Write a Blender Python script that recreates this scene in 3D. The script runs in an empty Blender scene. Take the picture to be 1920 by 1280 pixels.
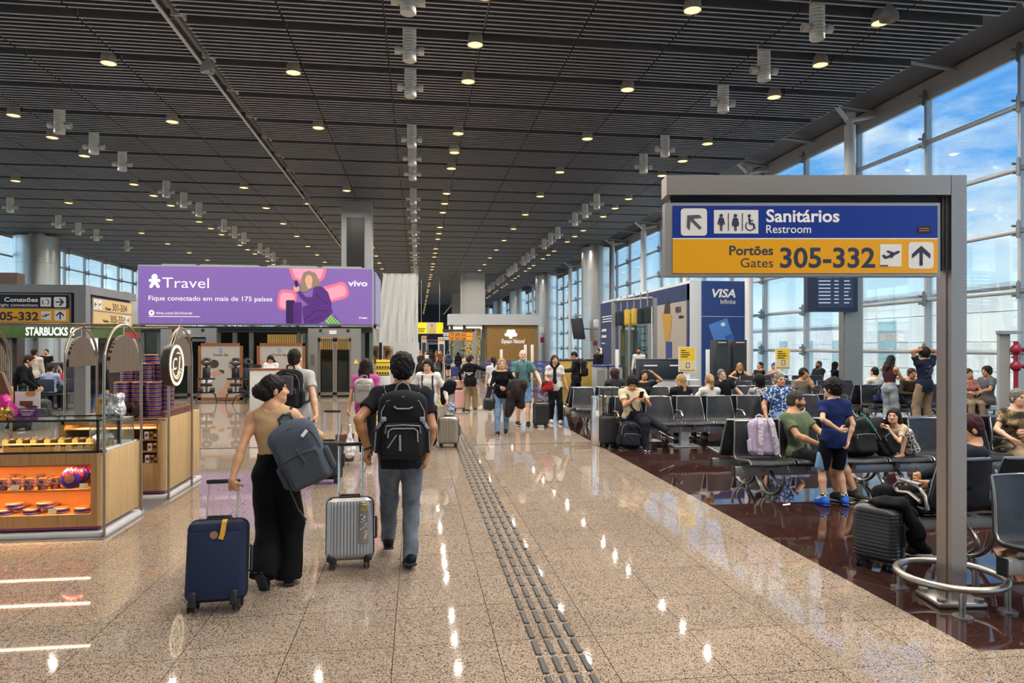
import bpy, bmesh, math, random
import numpy as np
from mathutils import Vector, Matrix
# ---------------------------------------------------------------- camera, sky, sun, exposure
SC = bpy.context.scene
F, HOR, VPX, H = 1310.0, 650.0, 782.0, 1.80          # focal length and horizon of a 1920x1280 picture; eye height in metres
TH = math.atan((960 - VPX) / F); CT, ST = math.cos(TH), math.sin(TH)
cam = bpy.data.cameras.new('camera'); cam.sensor_width = 36; cam.lens = F / 1920 * 36
cam.shift_y = (HOR - 640) / 1920; cam.clip_end = 900; cam.clip_start = .05
camo = bpy.data.objects.new('camera', cam); SC.collection.objects.link(camo)
camo.location = (0, 0, H); camo.rotation_euler = (math.pi / 2, 0, -TH); SC.camera = camo
SC.view_settings.view_transform = 'Standard'; SC.view_settings.look = 'None'
SC.view_settings.exposure = 0.27; SC.view_settings.gamma = 1; SC.view_settings.use_curve_mapping = False
SC.cycles.use_denoising = True
SC.cycles.max_bounces = 10; SC.cycles.transparent_max_bounces = 24; SC.cycles.glossy_bounces = 5
SC.cycles.sample_clamp_indirect = 6; SC.cycles.caustics_reflective = False; SC.cycles.caustics_refractive = False

def make_world():
    w = bpy.data.worlds.new('sky'); SC.world = w; w.use_nodes = True
    nt = w.node_tree; N = nt.nodes; L = nt.links; N.clear()
    tc = N.new('ShaderNodeTexCoord'); sep = N.new('ShaderNodeSeparateXYZ'); L.new(tc.outputs['Generated'], sep.inputs[0])
    ramp = N.new('ShaderNodeValToRGB'); L.new(sep.outputs['Z'], ramp.inputs[0])
    e = ramp.color_ramp.elements
    e[0].position = 0.0; e[0].color = (.66, .80, .90, 1)
    e[1].position = .62; e[1].color = (.05, .20, .70, 1)
    m = e.new(.07); m.color = (.60, .80, .96, 1)
    m = e.new(.22); m.color = (.15, .43, .92, 1)
    mp = N.new('ShaderNodeMapping'); mp.inputs['Scale'].default_value = (1.6, 1.6, 5.5); L.new(tc.outputs['Generated'], mp.inputs[0])
    nz = N.new('ShaderNodeTexNoise'); nz.inputs['Scale'].default_value = 1.9; nz.inputs['Detail'].default_value = 9; nz.inputs['Roughness'].default_value = .6
    L.new(mp.outputs[0], nz.inputs['Vector'])
    cr = N.new('ShaderNodeValToRGB'); cr.color_ramp.elements[0].position = .50; cr.color_ramp.elements[1].position = .70
    L.new(nz.outputs['Fac'], cr.inputs[0])
    mx = N.new('ShaderNodeMix'); mx.data_type = 'RGBA'; L.new(cr.outputs['Color'], mx.inputs[0]); L.new(ramp.outputs[0], mx.inputs[6])
    mx.inputs[7].default_value = (.95, .97, 1, 1)
    bg = N.new('ShaderNodeBackground'); bg.inputs['Strength'].default_value = SKY; L.new(mx.outputs[2], bg.inputs['Color'])
    out = N.new('ShaderNodeOutputWorld'); L.new(bg.outputs[0], out.inputs['Surface'])
SKY = 2.0
make_world()
sun = bpy.data.lights.new('sun', 'SUN'); sun.energy = 8.0; sun.angle = .02; sun.color = (1, .95, .86)
suno = bpy.data.objects.new('sun', sun); SC.collection.objects.link(suno)
suno.rotation_euler = Vector((.62, .30, -.72)).to_track_quat('-Z', 'Y').to_euler()
LAMP_W = 128.0                                         # watts of each ceiling downlight
# ---------------------------------------------------------------- geometry of the picture -> places in the hall
def at(px, D):                                         # picture column at a depth -> plan point
    X = (px - VPX) * CT * D / F
    return X, (D - X * ST) / CT
def zat(py, D): return H - (py - HOR) * D / F
def dfloor(py): return F * H / (py - HOR)
def dep(X, Y): return X * ST + Y * CT
# ---------------------------------------------------------------- objects, names and labels
COL = SC.collection
R = math.radians
random.seed(7)
ORD = ['first', 'second', 'third', 'fourth', 'fifth', 'sixth', 'seventh', 'eighth', 'ninth', 'tenth', 'eleventh', 'twelfth', 'thirteenth', 'fourteenth', 'fifteenth', 'sixteenth', 'seventeenth', 'eighteenth', 'nineteenth', 'twentieth']
def tag(o, label=None, cat=None, group=None, kind=None):
    if label: o['label'] = label
    if cat: o['category'] = cat
    if group: o['group'] = group
    if kind: o['kind'] = kind
    return o
def thing(name, label, cat, loc=(0, 0, 0), rz=0, group=None):
    o = bpy.data.objects.new(name, None); COL.objects.link(o); o.empty_display_size = .1
    o.location = loc; o.rotation_euler = (0, 0, rz)
    return tag(o, label, cat, group)
def structure(name, label=None):
    o = bpy.data.objects.new(name, None); COL.objects.link(o); o['kind'] = 'structure'
    if label: o['label'] = label
    return o
def copy_tree(o, parent=None):
    c = o.copy(); COL.objects.link(c)
    if parent is not None: c.parent = parent
    for ch in list(o.children): copy_tree(ch, c)
    return c
# ---------------------------------------------------------------- materials
MATS = {}
def mat(name, col, r=.5, m=0.0, var=.06, scale=30, bump=0.0, emit=0.0, spec=.5, ecol=None, aniso=None):
    if name in MATS: return MATS[name]
    M = bpy.data.materials.new(name); M.use_nodes = True; MATS[name] = M
    nt = M.node_tree; b = nt.nodes['Principled BSDF']; L = nt.links
    col = tuple(col)
    b.inputs['Roughness'].default_value = r; b.inputs['Metallic'].default_value = m; b.inputs['Specular IOR Level'].default_value = spec
    tc = nt.nodes.new('ShaderNodeTexCoord'); nz = nt.nodes.new('ShaderNodeTexNoise')
    nz.inputs['Scale'].default_value = scale; nz.inputs['Detail'].default_value = 3
    src = tc.outputs['Object']
    if aniso:
        mp = nt.nodes.new('ShaderNodeMapping'); mp.inputs['Scale'].default_value = aniso; L.new(src, mp.inputs[0]); src = mp.outputs[0]
    L.new(src, nz.inputs['Vector'])
    mx = nt.nodes.new('ShaderNodeMix'); mx.data_type = 'RGBA'
    mx.inputs[6].default_value = tuple(max(0, c * (1 - var)) for c in col) + (1,)
    mx.inputs[7].default_value = tuple(min(1, c * (1 + var)) for c in col) + (1,)
    L.new(nz.outputs['Fac'], mx.inputs[0]); L.new(mx.outputs[2], b.inputs['Base Color'])
    if bump:
        bp = nt.nodes.new('ShaderNodeBump'); bp.inputs['Strength'].default_value = bump; bp.inputs['Distance'].default_value = .01
        L.new(nz.outputs['Fac'], bp.inputs['Height']); L.new(bp.outputs[0], b.inputs['Normal'])
    if emit:
        b.inputs['Emission Color'].default_value = tuple(ecol or col) + (1,); b.inputs['Emission Strength'].default_value = emit
    return M
def srgb(h):
    h = h.lstrip('#'); v = [int(h[i:i + 2], 16) / 255 for i in (0, 2, 4)]
    return tuple(c / 12.92 if c <= .04045 else ((c + .055) / 1.055) ** 2.4 for c in v)
def ramp_mat(name, stops, scale=20, r=.6, kind='noise', aniso=None, detail=4, rand=1.0, m=0, bump=0, emit=0, const=False, spec=.3):
    if name in MATS: return MATS[name]
    M = bpy.data.materials.new(name); M.use_nodes = True; MATS[name] = M
    nt = M.node_tree; b = nt.nodes['Principled BSDF']; L = nt.links
    b.inputs['Roughness'].default_value = r; b.inputs['Metallic'].default_value = m; b.inputs['Specular IOR Level'].default_value = spec
    tc = nt.nodes.new('ShaderNodeTexCoord'); src = tc.outputs['Object']
    if aniso:
        mp = nt.nodes.new('ShaderNodeMapping'); mp.inputs['Scale'].default_value = aniso; L.new(src, mp.inputs[0]); src = mp.outputs[0]
    if kind == 'noise':
        t = nt.nodes.new('ShaderNodeTexNoise'); t.inputs['Detail'].default_value = detail; o = t.outputs['Fac']
    elif kind == 'voronoi':
        t = nt.nodes.new('ShaderNodeTexVoronoi'); o = t.outputs['Color' if rand == 'cell' else 'Distance']
    elif kind == 'checker':
        t = nt.nodes.new('ShaderNodeTexChecker'); o = t.outputs['Fac']
    else:
        t = nt.nodes.new('ShaderNodeTexWave'); t.bands_direction = kind; t.inputs['Distortion'].default_value = detail; o = t.outputs['Fac']
    t.inputs['Scale'].default_value = scale; L.new(src, t.inputs['Vector'])
    cr = nt.nodes.new('ShaderNodeValToRGB'); L.new(o, cr.inputs[0]); e = cr.color_ramp.elements
    if const: cr.color_ramp.interpolation = 'CONSTANT'
    e[0].position = stops[0][0]; e[0].color = tuple(stops[0][1]) + (1,); e[1].position = stops[-1][0]; e[1].color = tuple(stops[-1][1]) + (1,)
    for p, c in stops[1:-1]: e.new(p).color = tuple(c) + (1,)
    L.new(cr.outputs[0], b.inputs['Base Color'])
    if emit: L.new(cr.outputs[0], b.inputs['Emission Color']); b.inputs['Emission Strength'].default_value = emit
    if bump:
        bp = nt.nodes.new('ShaderNodeBump'); bp.inputs['Strength'].default_value = bump; bp.inputs['Distance'].default_value = .01
        L.new(o, bp.inputs['Height']); L.new(bp.outputs[0], b.inputs['Normal'])
    return M
def glass_mat(name, tint=(.9, .96, .95), refl=.5, rough=0.0):
    if name in MATS: return MATS[name]
    M = bpy.data.materials.new(name); M.use_nodes = True; MATS[name] = M
    nt = M.node_tree; N = nt.nodes; L = nt.links; N.remove(N['Principled BSDF'])
    tr = N.new('ShaderNodeBsdfTransparent'); tr.inputs[0].default_value = tuple(tint) + (1,)
    gl = N.new('ShaderNodeBsdfGlossy'); gl.inputs['Roughness'].default_value = rough; gl.inputs[0].default_value = (1, 1, 1, 1)
    fr = N.new('ShaderNodeFresnel'); fr.inputs['IOR'].default_value = 1.45
    mu = N.new('ShaderNodeMath'); mu.operation = 'MULTIPLY'; mu.inputs[1].default_value = refl; L.new(fr.outputs[0], mu.inputs[0])
    mx = N.new('ShaderNodeMixShader'); L.new(mu.outputs[0], mx.inputs[0]); L.new(tr.outputs[0], mx.inputs[1]); L.new(gl.outputs[0], mx.inputs[2])
    L.new(mx.outputs[0], N['Material Output'].inputs[0])
    return M
# ---------------------------------------------------------------- mesh builder
def rot(rx=0, ry=0, rz=0):
    return Matrix.Rotation(R(rz), 3, 'Z') @ Matrix.Rotation(R(ry), 3, 'Y') @ Matrix.Rotation(R(rx), 3, 'X')
_RB = {}
class MB:
    def __init__(s): s.v = []; s.f = []; s.mi = []; s.n = 0; s.sm = []
    def add(s, vs, fs, mi=0, smooth=False):
        s.v.extend([tuple(v) for v in vs]); n = s.n
        s.f.extend([tuple(i + n for i in f) for f in fs]); s.mi.extend([mi] * len(fs)); s.sm.extend([smooth] * len(fs)); s.n += len(vs)
        return s
    def box(s, c, size, M=None, mi=0):
        hx, hy, hz = [a / 2 for a in size]
        vs = [Vector((x, y, z)) for x in (-hx, hx) for y in (-hy, hy) for z in (-hz, hz)]
        if M is not None: vs = [M @ v for v in vs]
        vs = [v + Vector(c) for v in vs]
        return s.add(vs, [(0, 1, 3, 2), (4, 6, 7, 5), (0, 4, 5, 1), (2, 3, 7, 6), (0, 2, 6, 4), (1, 5, 7, 3)], mi)
    def rbox(s, c, size, r=.01, M=None, mi=0, seg=2):
        r = min(r, min(size) * .49)
        k = (tuple(round(a, 4) for a in size), round(r, 4), seg)
        if k not in _RB:
            bm = bmesh.new(); bmesh.ops.create_cube(bm, size=1); bmesh.ops.scale(bm, vec=size, verts=bm.verts)
            bmesh.ops.bevel(bm, geom=list(bm.edges), offset=r, segments=seg, affect='EDGES', profile=.5)
            bm.verts.index_update(); _RB[k] = ([v.co.copy() for v in bm.verts], [tuple(v.index for v in f.verts) for f in bm.faces]); bm.free()
        vs, fs = _RB[k]; c = Vector(c)
        return s.add([(M @ v if M is not None else v) + c for v in vs], fs, mi, True)
    def cyl(s, a, b, r0, r1=None, n=16, mi=0, cap=True, smooth=True):
        r1 = r0 if r1 is None else r1
        a = Vector(a); b = Vector(b); d = (b - a).normalized(); u = d.orthogonal().normalized(); w = d.cross(u)
        vs = []
        for p, r in ((a, r0), (b, r1)):
            for i in range(n):
                t = 2 * math.pi * i / n; vs.append(p + u * (r * math.cos(t)) + w * (r * math.sin(t)))
        s.add(vs, [(i, (i + 1) % n, n + (i + 1) % n, n + i) for i in range(n)], mi, smooth)
        if cap: s.add(vs[:n], [tuple(reversed(range(n)))], mi); s.add(vs[n:], [tuple(range(n))], mi)
        return s
    def tube(s, pts, r, n=8, mi=0, closed=False, cap=True):
        pts = [Vector(p) for p in pts]; m = len(pts); vs = []
        T = []
        for i in range(m):
            a = pts[(i - 1) % m] if (closed or i) else pts[0]; b = pts[(i + 1) % m] if (closed or i < m - 1) else pts[-1]
            T.append((b - a).normalized())
        u = T[0].orthogonal().normalized()
        for i in range(m):
            u = (u - T[i] * u.dot(T[i])).normalized(); w = T[i].cross(u); ri = r[i] if hasattr(r, '__len__') else r
            for j in range(n):
                t = 2 * math.pi * j / n; vs.append(pts[i] + u * (ri * math.cos(t)) + w * (ri * math.sin(t)))
        q = m if closed else m - 1
        s.add(vs, [(i * n + j, i * n + (j + 1) % n, ((i + 1) % m) * n + (j + 1) % n, ((i + 1) % m) * n + j) for i in range(q) for j in range(n)], mi, True)
        if cap and not closed: s.add(vs[:n], [tuple(reversed(range(n)))], mi); s.add(vs[-n:], [tuple(range(n))], mi)
        return s
    def ribbon(s, pts, side, w, t, mi=0):             # flat strap along pts: width w along side vector(s), thickness t
        pts = [Vector(p) for p in pts]; m = len(pts); vs = []
        for i, p in enumerate(pts):
            T = (pts[min(i + 1, m - 1)] - pts[max(i - 1, 0)]).normalized(); S = Vector(side[i] if hasattr(side[0], '__len__') else side)
            S = (S - T * S.dot(T)).normalized(); Nn = T.cross(S)
            for a, b in ((-1, -1), (1, -1), (1, 1), (-1, 1)): vs.append(p + S * (a * w / 2) + Nn * (b * t / 2))
        fs = [(i * 4 + j, i * 4 + (j + 1) % 4, i * 4 + 4 + (j + 1) % 4, i * 4 + 4 + j) for i in range(m - 1) for j in range(4)]
        return s.add(vs, fs + [(3, 2, 1, 0), tuple(4 * m - 4 + j for j in range(4))], mi)
    def lathe(s, prof, c=(0, 0, 0), n=24, mi=0, M=None, smooth=True):
        vs = []; c = Vector(c); k = len(prof)
        for i in range(n):
            t = 2 * math.pi * i / n
            for r, z in prof:
                v = Vector((r * math.cos(t), r * math.sin(t), z)); vs.append((M @ v if M is not None else v) + c)
        return s.add(vs, [(i * k + j, ((i + 1) % n) * k + j, ((i + 1) % n) * k + j + 1, i * k + j + 1) for i in range(n) for j in range(k - 1)], mi, smooth)
    def prism(s, poly, t, M=None, c=(0, 0, 0), mi=0):  # polygon in local xz, thickness along local y (centred)
        n = len(poly); c = Vector(c)
        vs = [Vector((x, -t / 2, z)) for x, z in poly] + [Vector((x, t / 2, z)) for x, z in poly]
        vs = [(M @ v if M is not None else v) + c for v in vs]
        return s.add(vs, [tuple(range(n)), tuple(reversed(range(n, 2 * n)))] + [(i, n + i, n + (i + 1) % n, (i + 1) % n) for i in range(n)], mi)
    def ell(s, c, rad, M=None, n=16, mi=0):
        prof = [(max(1e-4, math.sin(math.pi * i / (n // 2))), -math.cos(math.pi * i / (n // 2))) for i in range(n // 2 + 1)]
        D3 = Matrix.Diagonal(Vector(rad)); MM = (M @ D3) if M is not None else D3
        return s.lathe(prof, c, n, mi, MM)
    def mesh(s, vf, M=None, c=(0, 0, 0), mi=0, smooth=False):
        vs, fs = vf; c = Vector(c)
        return s.add([(M @ Vector(v) if M is not None else Vector(v)) + c for v in vs], fs, mi, smooth)
    def text(s, t, c, size, M=None, mi=0, bold=0.0, align='CENTER', ext=.002, shear=0.0, sx=1.0):   # glyphs in local xz, facing local -y
        vs, fs = text_geo(t, bold, align, shear, ext / size)
        c = Vector(c)
        return s.add([(M @ Vector((x * size * sx, -z * size, y * size)) if M is not None else Vector((x * size * sx, -z * size, y * size))) + c for x, y, z in vs], fs, mi)
    def build(s, name, mats, parent=None, smooth=None, loc=None):
        me = bpy.data.meshes.new(name); me.from_pydata(s.v, [], s.f)
        ms = mats if isinstance(mats, (list, tuple)) else [mats]
        for m in ms: me.materials.append(m)
        if len(ms) > 1: me.polygons.foreach_set('material_index', s.mi)
        me.polygons.foreach_set('use_smooth', s.sm if smooth is None else [smooth] * len(s.f))
        me.update()
        if any(s.sm) and smooth is None:
            try: me.set_sharp_from_angle(angle=R(42))
            except Exception: pass
        o = bpy.data.objects.new(name, me); COL.objects.link(o)
        if parent is not None: o.parent = parent
        if loc is not None: o.location = loc
        return o
_TX = {}
def text_geo(t, bold, align, shear, ext):
    k = (t, bold, align, shear, round(ext, 4))
    if k not in _TX:
        cu = bpy.data.curves.new('lettering', 'FONT'); cu.body = t; cu.size = 1; cu.offset = bold; cu.align_x = align; cu.shear = shear
        cu.resolution_u = 3; cu.extrude = ext / 2; cu.align_y = 'BOTTOM_BASELINE'
        ob = bpy.data.objects.new('lettering', cu); me = bpy.data.meshes.new_from_object(ob)
        _TX[k] = ([tuple(v.co) for v in me.vertices], [tuple(p.vertices) for p in me.polygons])
        bpy.data.objects.remove(ob); bpy.data.curves.remove(cu); bpy.data.meshes.remove(me)
    return _TX[k]
def arc(cx, cz, r, a0, a1, n, rz=None):
    return [(cx + r * math.cos(R(a0 + (a1 - a0) * i / n)), cz + (rz or r) * math.sin(R(a0 + (a1 - a0) * i / n))) for i in range(n + 1)]
def rrect(w, h, r, n=4):
    w /= 2; h /= 2
    return arc(w - r, h - r, r, 0, 90, n) + arc(-w + r, h - r, r, 90, 180, n) + arc(-w + r, -h + r, r, 180, 270, n) + arc(w - r, -h + r, r, 270, 360, n)
# ---------------------------------------------------------------- shared materials
steel = mat('brushed_steel', (.40, .375, .34), .36, 1, .12, 6, aniso=(1, 1, 40))
steel_dull = mat('dull_aluminium', (.36, .36, .345), .42, .8, .08, 8)
chrome = mat('polished_chrome', (.72, .72, .72), .14, 1, .04, 5)
white_paint = mat('white_painted_metal', (.72, .74, .73), .45)
grey_paint = mat('grey_painted_metal', (.34, .36, .36), .5)
black_plastic = mat('black_plastic', (.015, .016, .018), .42)
black_metal = mat('black_metal', (.03, .032, .036), .35, .4)
white_ink = mat('white_lettering', (.86, .86, .84), .5)
black_ink = mat('black_lettering', (.012, .014, .02), .5)
navy_ink = mat('navy_lettering', (.018, .03, .075), .5)
pane_glass = glass_mat('clear_glass', (.90, .96, .95), .8)
case_glass = glass_mat('display_glass', (.94, .97, .96), .7)
shaft_glass = glass_mat('green_tinted_glass', (.66, .76, .74), .9)
brass = mat('brushed_brass', (.42, .33, .24), .3, 1, .08)
# ---------------------------------------------------------------- the hall: floor, ceiling, glass walls
def floor_mat(name, base, dark, light, tile=.615, off=(0.23, .1), rough=.03, seam=.45):
    M = bpy.data.materials.new(name); M.use_nodes = True; nt = M.node_tree; N = nt.nodes; L = nt.links; b = N['Principled BSDF']
    tc = N.new('ShaderNodeTexCoord'); src = tc.outputs['Object']
    v = N.new('ShaderNodeTexVoronoi'); v.inputs['Scale'].default_value = 170; L.new(src, v.inputs['Vector'])
    sp = N.new('ShaderNodeSeparateColor'); L.new(v.outputs['Color'], sp.inputs[0])
    cr = N.new('ShaderNodeValToRGB'); L.new(sp.outputs[0], cr.inputs[0]); e = cr.color_ramp.elements
    e[0].position = 0; e[0].color = tuple(dark) + (1,); e[1].position = 1; e[1].color = tuple(light) + (1,)
    for p, c in ((.15, dark), (.24, base), (.75, base)): e.new(p).color = tuple(c) + (1,)
    n2 = N.new('ShaderNodeTexNoise'); n2.inputs['Scale'].default_value = .7; n2.inputs['Detail'].default_value = 4; L.new(src, n2.inputs['Vector'])
    # each slab a touch lighter or darker than its neighbour
    mp = N.new('ShaderNodeMapping'); mp.inputs['Location'].default_value = (off[0], off[1], 0); mp.inputs['Scale'].default_value = (1 / tile, 1 / tile, 1); L.new(src, mp.inputs[0])
    fl = N.new('ShaderNodeVectorMath'); fl.operation = 'FLOOR'; L.new(mp.outputs[0], fl.inputs[0])
    wn = N.new('ShaderNodeTexWhiteNoise'); wn.noise_dimensions = '2D'; L.new(fl.outputs[0], wn.inputs['Vector'])
    fr = N.new('ShaderNodeVectorMath'); fr.operation = 'FRACTION'; L.new(mp.outputs[0], fr.inputs[0])
    sx = N.new('ShaderNodeSeparateXYZ'); L.new(fr.outputs[0], sx.inputs[0])
    def lt(sock, val):
        m = N.new('ShaderNodeMath'); m.operation = 'LESS_THAN'; m.inputs[1].default_value = val; L.new(sock, m.inputs[0]); return m.outputs[0]
    mxm = N.new('ShaderNodeMath'); mxm.operation = 'MAXIMUM'; L.new(lt(sx.outputs[0], .007), mxm.inputs[0]); L.new(lt(sx.outputs[1], .007), mxm.inputs[1])
    ad = N.new('ShaderNodeMath'); ad.operation = 'MULTIPLY_ADD'; L.new(wn.outputs['Value'], ad.inputs[0]); ad.inputs[1].default_value = .10; ad.inputs[2].default_value = .90
    a2 = N.new('ShaderNodeMath'); a2.operation = 'MULTIPLY_ADD'; L.new(n2.outputs['Fac'], a2.inputs[0]); a2.inputs[1].default_value = .16; L.new(ad.outputs[0], a2.inputs[2])
    vm = N.new('ShaderNodeVectorMath'); vm.operation = 'SCALE'; L.new(cr.outputs[0], vm.inputs[0]); L.new(a2.outputs[0], vm.inputs['Scale'])
    mx = N.new('ShaderNodeMix'); mx.data_type = 'RGBA'; L.new(mxm.outputs[0], mx.inputs[0]); L.new(vm.outputs[0], mx.inputs[6]); mx.inputs[7].default_value = tuple(c * seam for c in dark) + (1,)
    L.new(mx.outputs[2], b.inputs['Base Color']); b.inputs['Roughness'].default_value = rough; b.inputs['Specular IOR Level'].default_value = .62
    bp = N.new('ShaderNodeBump'); bp.inputs['Strength'].default_value = .012; bp.inputs['Distance'].default_value = .001
    n3 = N.new('ShaderNodeTexNoise'); n3.inputs['Scale'].default_value = 1.4; L.new(src, n3.inputs['Vector']); L.new(n3.outputs['Fac'], bp.inputs['Height']); L.new(bp.outputs[0], b.inputs['Normal'])
    return M
granite = floor_mat('speckled_beige_granite', srgb('#9d8c7b'), srgb('#40372f'), srgb('#bfb2a3'))
granite_red = floor_mat('polished_brown_granite', srgb('#38231f'), srgb('#1b1110'), srgb('#4d322c'), off=(.25, .2), rough=.025)
granite_cafe = floor_mat('grey_cafe_floor', srgb('#6c6a66'), srgb('#3c3b39'), srgb('#8a8883'), rough=.12)
X0, X1, Y0, Y1, ZC = -26.0, 14.5, -18.0, 205.0, 8.92
def rects(name, rs, m, z0, z1):
    b = MB()
    for (a, c, d, e) in rs: b.box(((a + c) / 2, (d + e) / 2, (z0 + z1) / 2), (c - a, e - d, z1 - z0))
    o = b.build(name, m); o['kind'] = 'structure'; return o
BX, BY = 3.29, 3.72
rects('floor', [(X0 - .4, BX, Y0, Y1), (BX, X1 + .4, Y0, BY), (BX, X1 + .4, 75, Y1)], granite, -.2, 0)
rects('floor', [(BX, X1 + .4, BY, 75)], granite_red, -.2, 0)
# expansion joint and the pale threshold across the concourse
rects('trim_1', [(X0, -2.2, 12.93, 13.03), (-1.4, BX, 12.78, 12.81)], mat('joint_rubber', (.03, .03, .03), .7), -.01, .003)
# tactile paving: four rows of short dark ribs
b = MB(); tact = mat('tactile_rib', (.045, .04, .038), .55, 0, .1, 60, .2)
for i in range(4):
    for k in range(100):
        y = 2.0 + k * .235
        if 4.74 < y < 5.0 and i == 3: pass
        x = .705 + i * .082 + (0 if y > 5.05 else .0)
        b.rbox((x, y, .004), (.036, .195, .012), .005, None, 0, 1)
o = b.build('trim_2', tact); o['kind'] = 'structure'
# ceiling: hanging blades in bays with an open gap and a deep front board
def boxes_np(name, C, S, m):
    C = np.asarray(C, float); S = np.asarray(S, float) / 2
    sg = np.array([(x, y, z) for x in (-1, 1) for y in (-1, 1) for z in (-1, 1)], float)
    V = (C[:, None, :] + S[:, None, :] * sg[None]).reshape(-1, 3)
    q = np.array([(0, 1, 3, 2), (4, 6, 7, 5), (0, 4, 5, 1), (2, 3, 7, 6), (0, 2, 6, 4), (1, 5, 7, 3)])
    Fs = (np.arange(len(C))[:, None, None] * 8 + q[None]).reshape(-1, 4)
    me = bpy.data.meshes.new(name); me.from_pydata(V.tolist(), [], Fs.tolist()); me.materials.append(m); me.update()
    o = bpy.data.objects.new(name, me); COL.objects.link(o); return o
PB, YL = 2.27, 16.17
slat_m = mat('shaded_ceiling_blade', (.105, .115, .125), .45, .2, .08, 3); lit_edge_m = mat('floor_lit_blade_edge', (.37, .395, .415), .4, .2, .06, 3)  # floor light painted in: paler strip under each blade, darker blade faces
xs = []
e = 1.49 + 2.19 * 5
x = e
while x > X0 + .6:
    hi = x - .02; lo = x - 2.19 + .02
    if abs(x + 5.08) < .2: hi = x - .3
    lo = max(lo, X0 + .7)
    xs.append(((lo + hi) / 2, hi - lo)); x -= 2.19
C = []; S = []; C2 = []; S2 = []
for n in range(-9, 83):
    yb = YL + PB * n + .06
    cols = xs if yb < 118 else [(-6.6, 38.2)]
    for j in range(10):
        y = yb + j * .198
        for cx, w in cols:
            if j == 0: C.append((cx, y, ZC + .15)); S.append((w, .05, .30))
            else: C.append((cx, y, ZC + .06)); S.append((w, .026, .12))
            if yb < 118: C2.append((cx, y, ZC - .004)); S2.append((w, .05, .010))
o = boxes_np('ceiling', C, S, slat_m); o['kind'] = 'structure'
o = boxes_np('ceiling', C2, S2, lit_edge_m); o['kind'] = 'structure'
# roof above the blades
roof_m = mat('dark_roof_deck', (.16, .165, .17), .8)
rects('roof', [(X0 - .5, 12.9, Y0, Y1)], roof_m, 11.2, 11.4)
C = []; S = []
for k in range(-12, 6):
    xx = 1.0 + 2.19 * k
    C.append((xx, 75, ZC + .62)); S.append((.09, 190, .12))
    C.append((xx + .9, 75, ZC + 1.35)); S.append((.3, 190, .06))
for n in range(-8, 82):
    C.append((-6.6, YL + PB * n - .28, ZC + 1.0)); S.append((38, .07, .1))
o = boxes_np('roof', C, S, mat('roof_truss_paint', (.40, .41, .41), .5)); o['kind'] = 'structure'
# slot with its pale rail down the middle
b = MB(); b.box((-5.36, 90, ZC - .02), (.05, 200, .06)); b.box((-5.04, 90, ZC + .1), (.03, 200, .12))
for n in range(-8, 80): b.box((-5.2, YL + PB * n, ZC + .16), (.3, .06, .05))
o = b.build('trim_3', mat('rail_paint', (.6, .6, .58), .4)); o['kind'] = 'structure'
# eaves between the blades and the glass, head beams
eave = mat('eave_sheet', (.17, .18, .185), .55, .2); headm = mat('head_beam', (.42, .43, .42), .45, .3)
for side, xw, xe in ((1, X1, 12.6), (-1, X0, X0 + .9)):
    b = MB()
    b.add([(xe, Y0, ZC + .75), (xe, Y1, ZC + .75), (xw + side * .3, Y1, ZC + .42), (xw + side * .3, Y0, ZC + .42), (xe, Y0, 11.2), (xe, Y1, 11.2), (xw + side * .3, Y1, ZC + .6), (xw + side * .3, Y0, ZC + .6)],
          [(0, 1, 2, 3), (4, 7, 6, 5), (0, 4, 5, 1), (2, 6, 7, 3)])
    o = b.build('ceiling', eave); o['kind'] = 'structure'
    b = MB(); b.box((xw, (Y0 + Y1) / 2, ZC + .22), (.34, Y1 - Y0, .42)); b.box((xw - side * .08, (Y0 + Y1) / 2, ZC - .05), (.1, Y1 - Y0, .14))
    for k in range(-8, 60):
        y = 13.6 + 3.375 * k
        b.cyl((xe - side * .1, y, ZC + .5), (xw - side * .1, y, ZC + .3), .06, None, 8); b.box((xe + side * .1, y, ZC + .45), (.12, .1, .5))
    o = b.build('trim_4' if side > 0 else 'trim_5', headm); o['kind'] = 'structure'
# one glazed bay, then copies down both sides
TR = [.12, 1.66, 3.14, 4.60, 6.10, 7.62]
BAYW = 3.15
mull = mat('mullion_paint', (.48, .50, .50), .4, .4); clampm = mat('clamp_steel', (.25, .26, .27), .4, .7)
def glazed_bay():
    w = structure('window_1')
    b = MB(); b.box((.02, 0, 4.45), (.16, .10, 9.0))
    for z in TR: b.rbox((-.08, BAYW / 2, z), (.15, BAYW, .12), .045)
    b.cyl((-.2, -.18, 0), (-.2, -.18, 8.9), .014, None, 6)
    b.build('window_frame', mull, w)
    b = MB(); b.box((.10, BAYW / 2, 4.5), (.02, BAYW - .02, 8.95)); b.build('pane', pane_glass, w)
    b = MB()
    for z in TR[1:] + [8.85]:
        b.prism([(-.05, -.19), (.05, -.19), (.05, .19), (.0, .25), (-.05, .19)], .03, rot(rz=90), (-.24, -.16, z))
        for d in (-.11, .11): b.cyl((-.1, -.04, z + d), (-.3, -.04, z + d), .03, None, 8); b.cyl((-.1, .0, z + d), (.1, .0, z + d), .05, None, 8)
    b.build('clamp', clampm, w)
    return w
bay = glazed_bay(); nwin = 1
bay.location = (X1, 15.1 - 3.15 * 8, 0)
for k in range(-7, 60):
    nwin += 1; c = copy_tree(bay); c.name = 'window_%d' % nwin; c.location = (X1, 15.1 + 3.15 * k, 0)
for k in range(-9, 58):
    nwin += 1; c = copy_tree(bay); c.name = 'window_%d' % nwin; c.location = (X0, 15.1 + 3.15 * k, 0); c.rotation_euler = (0, 0, math.pi)
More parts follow.
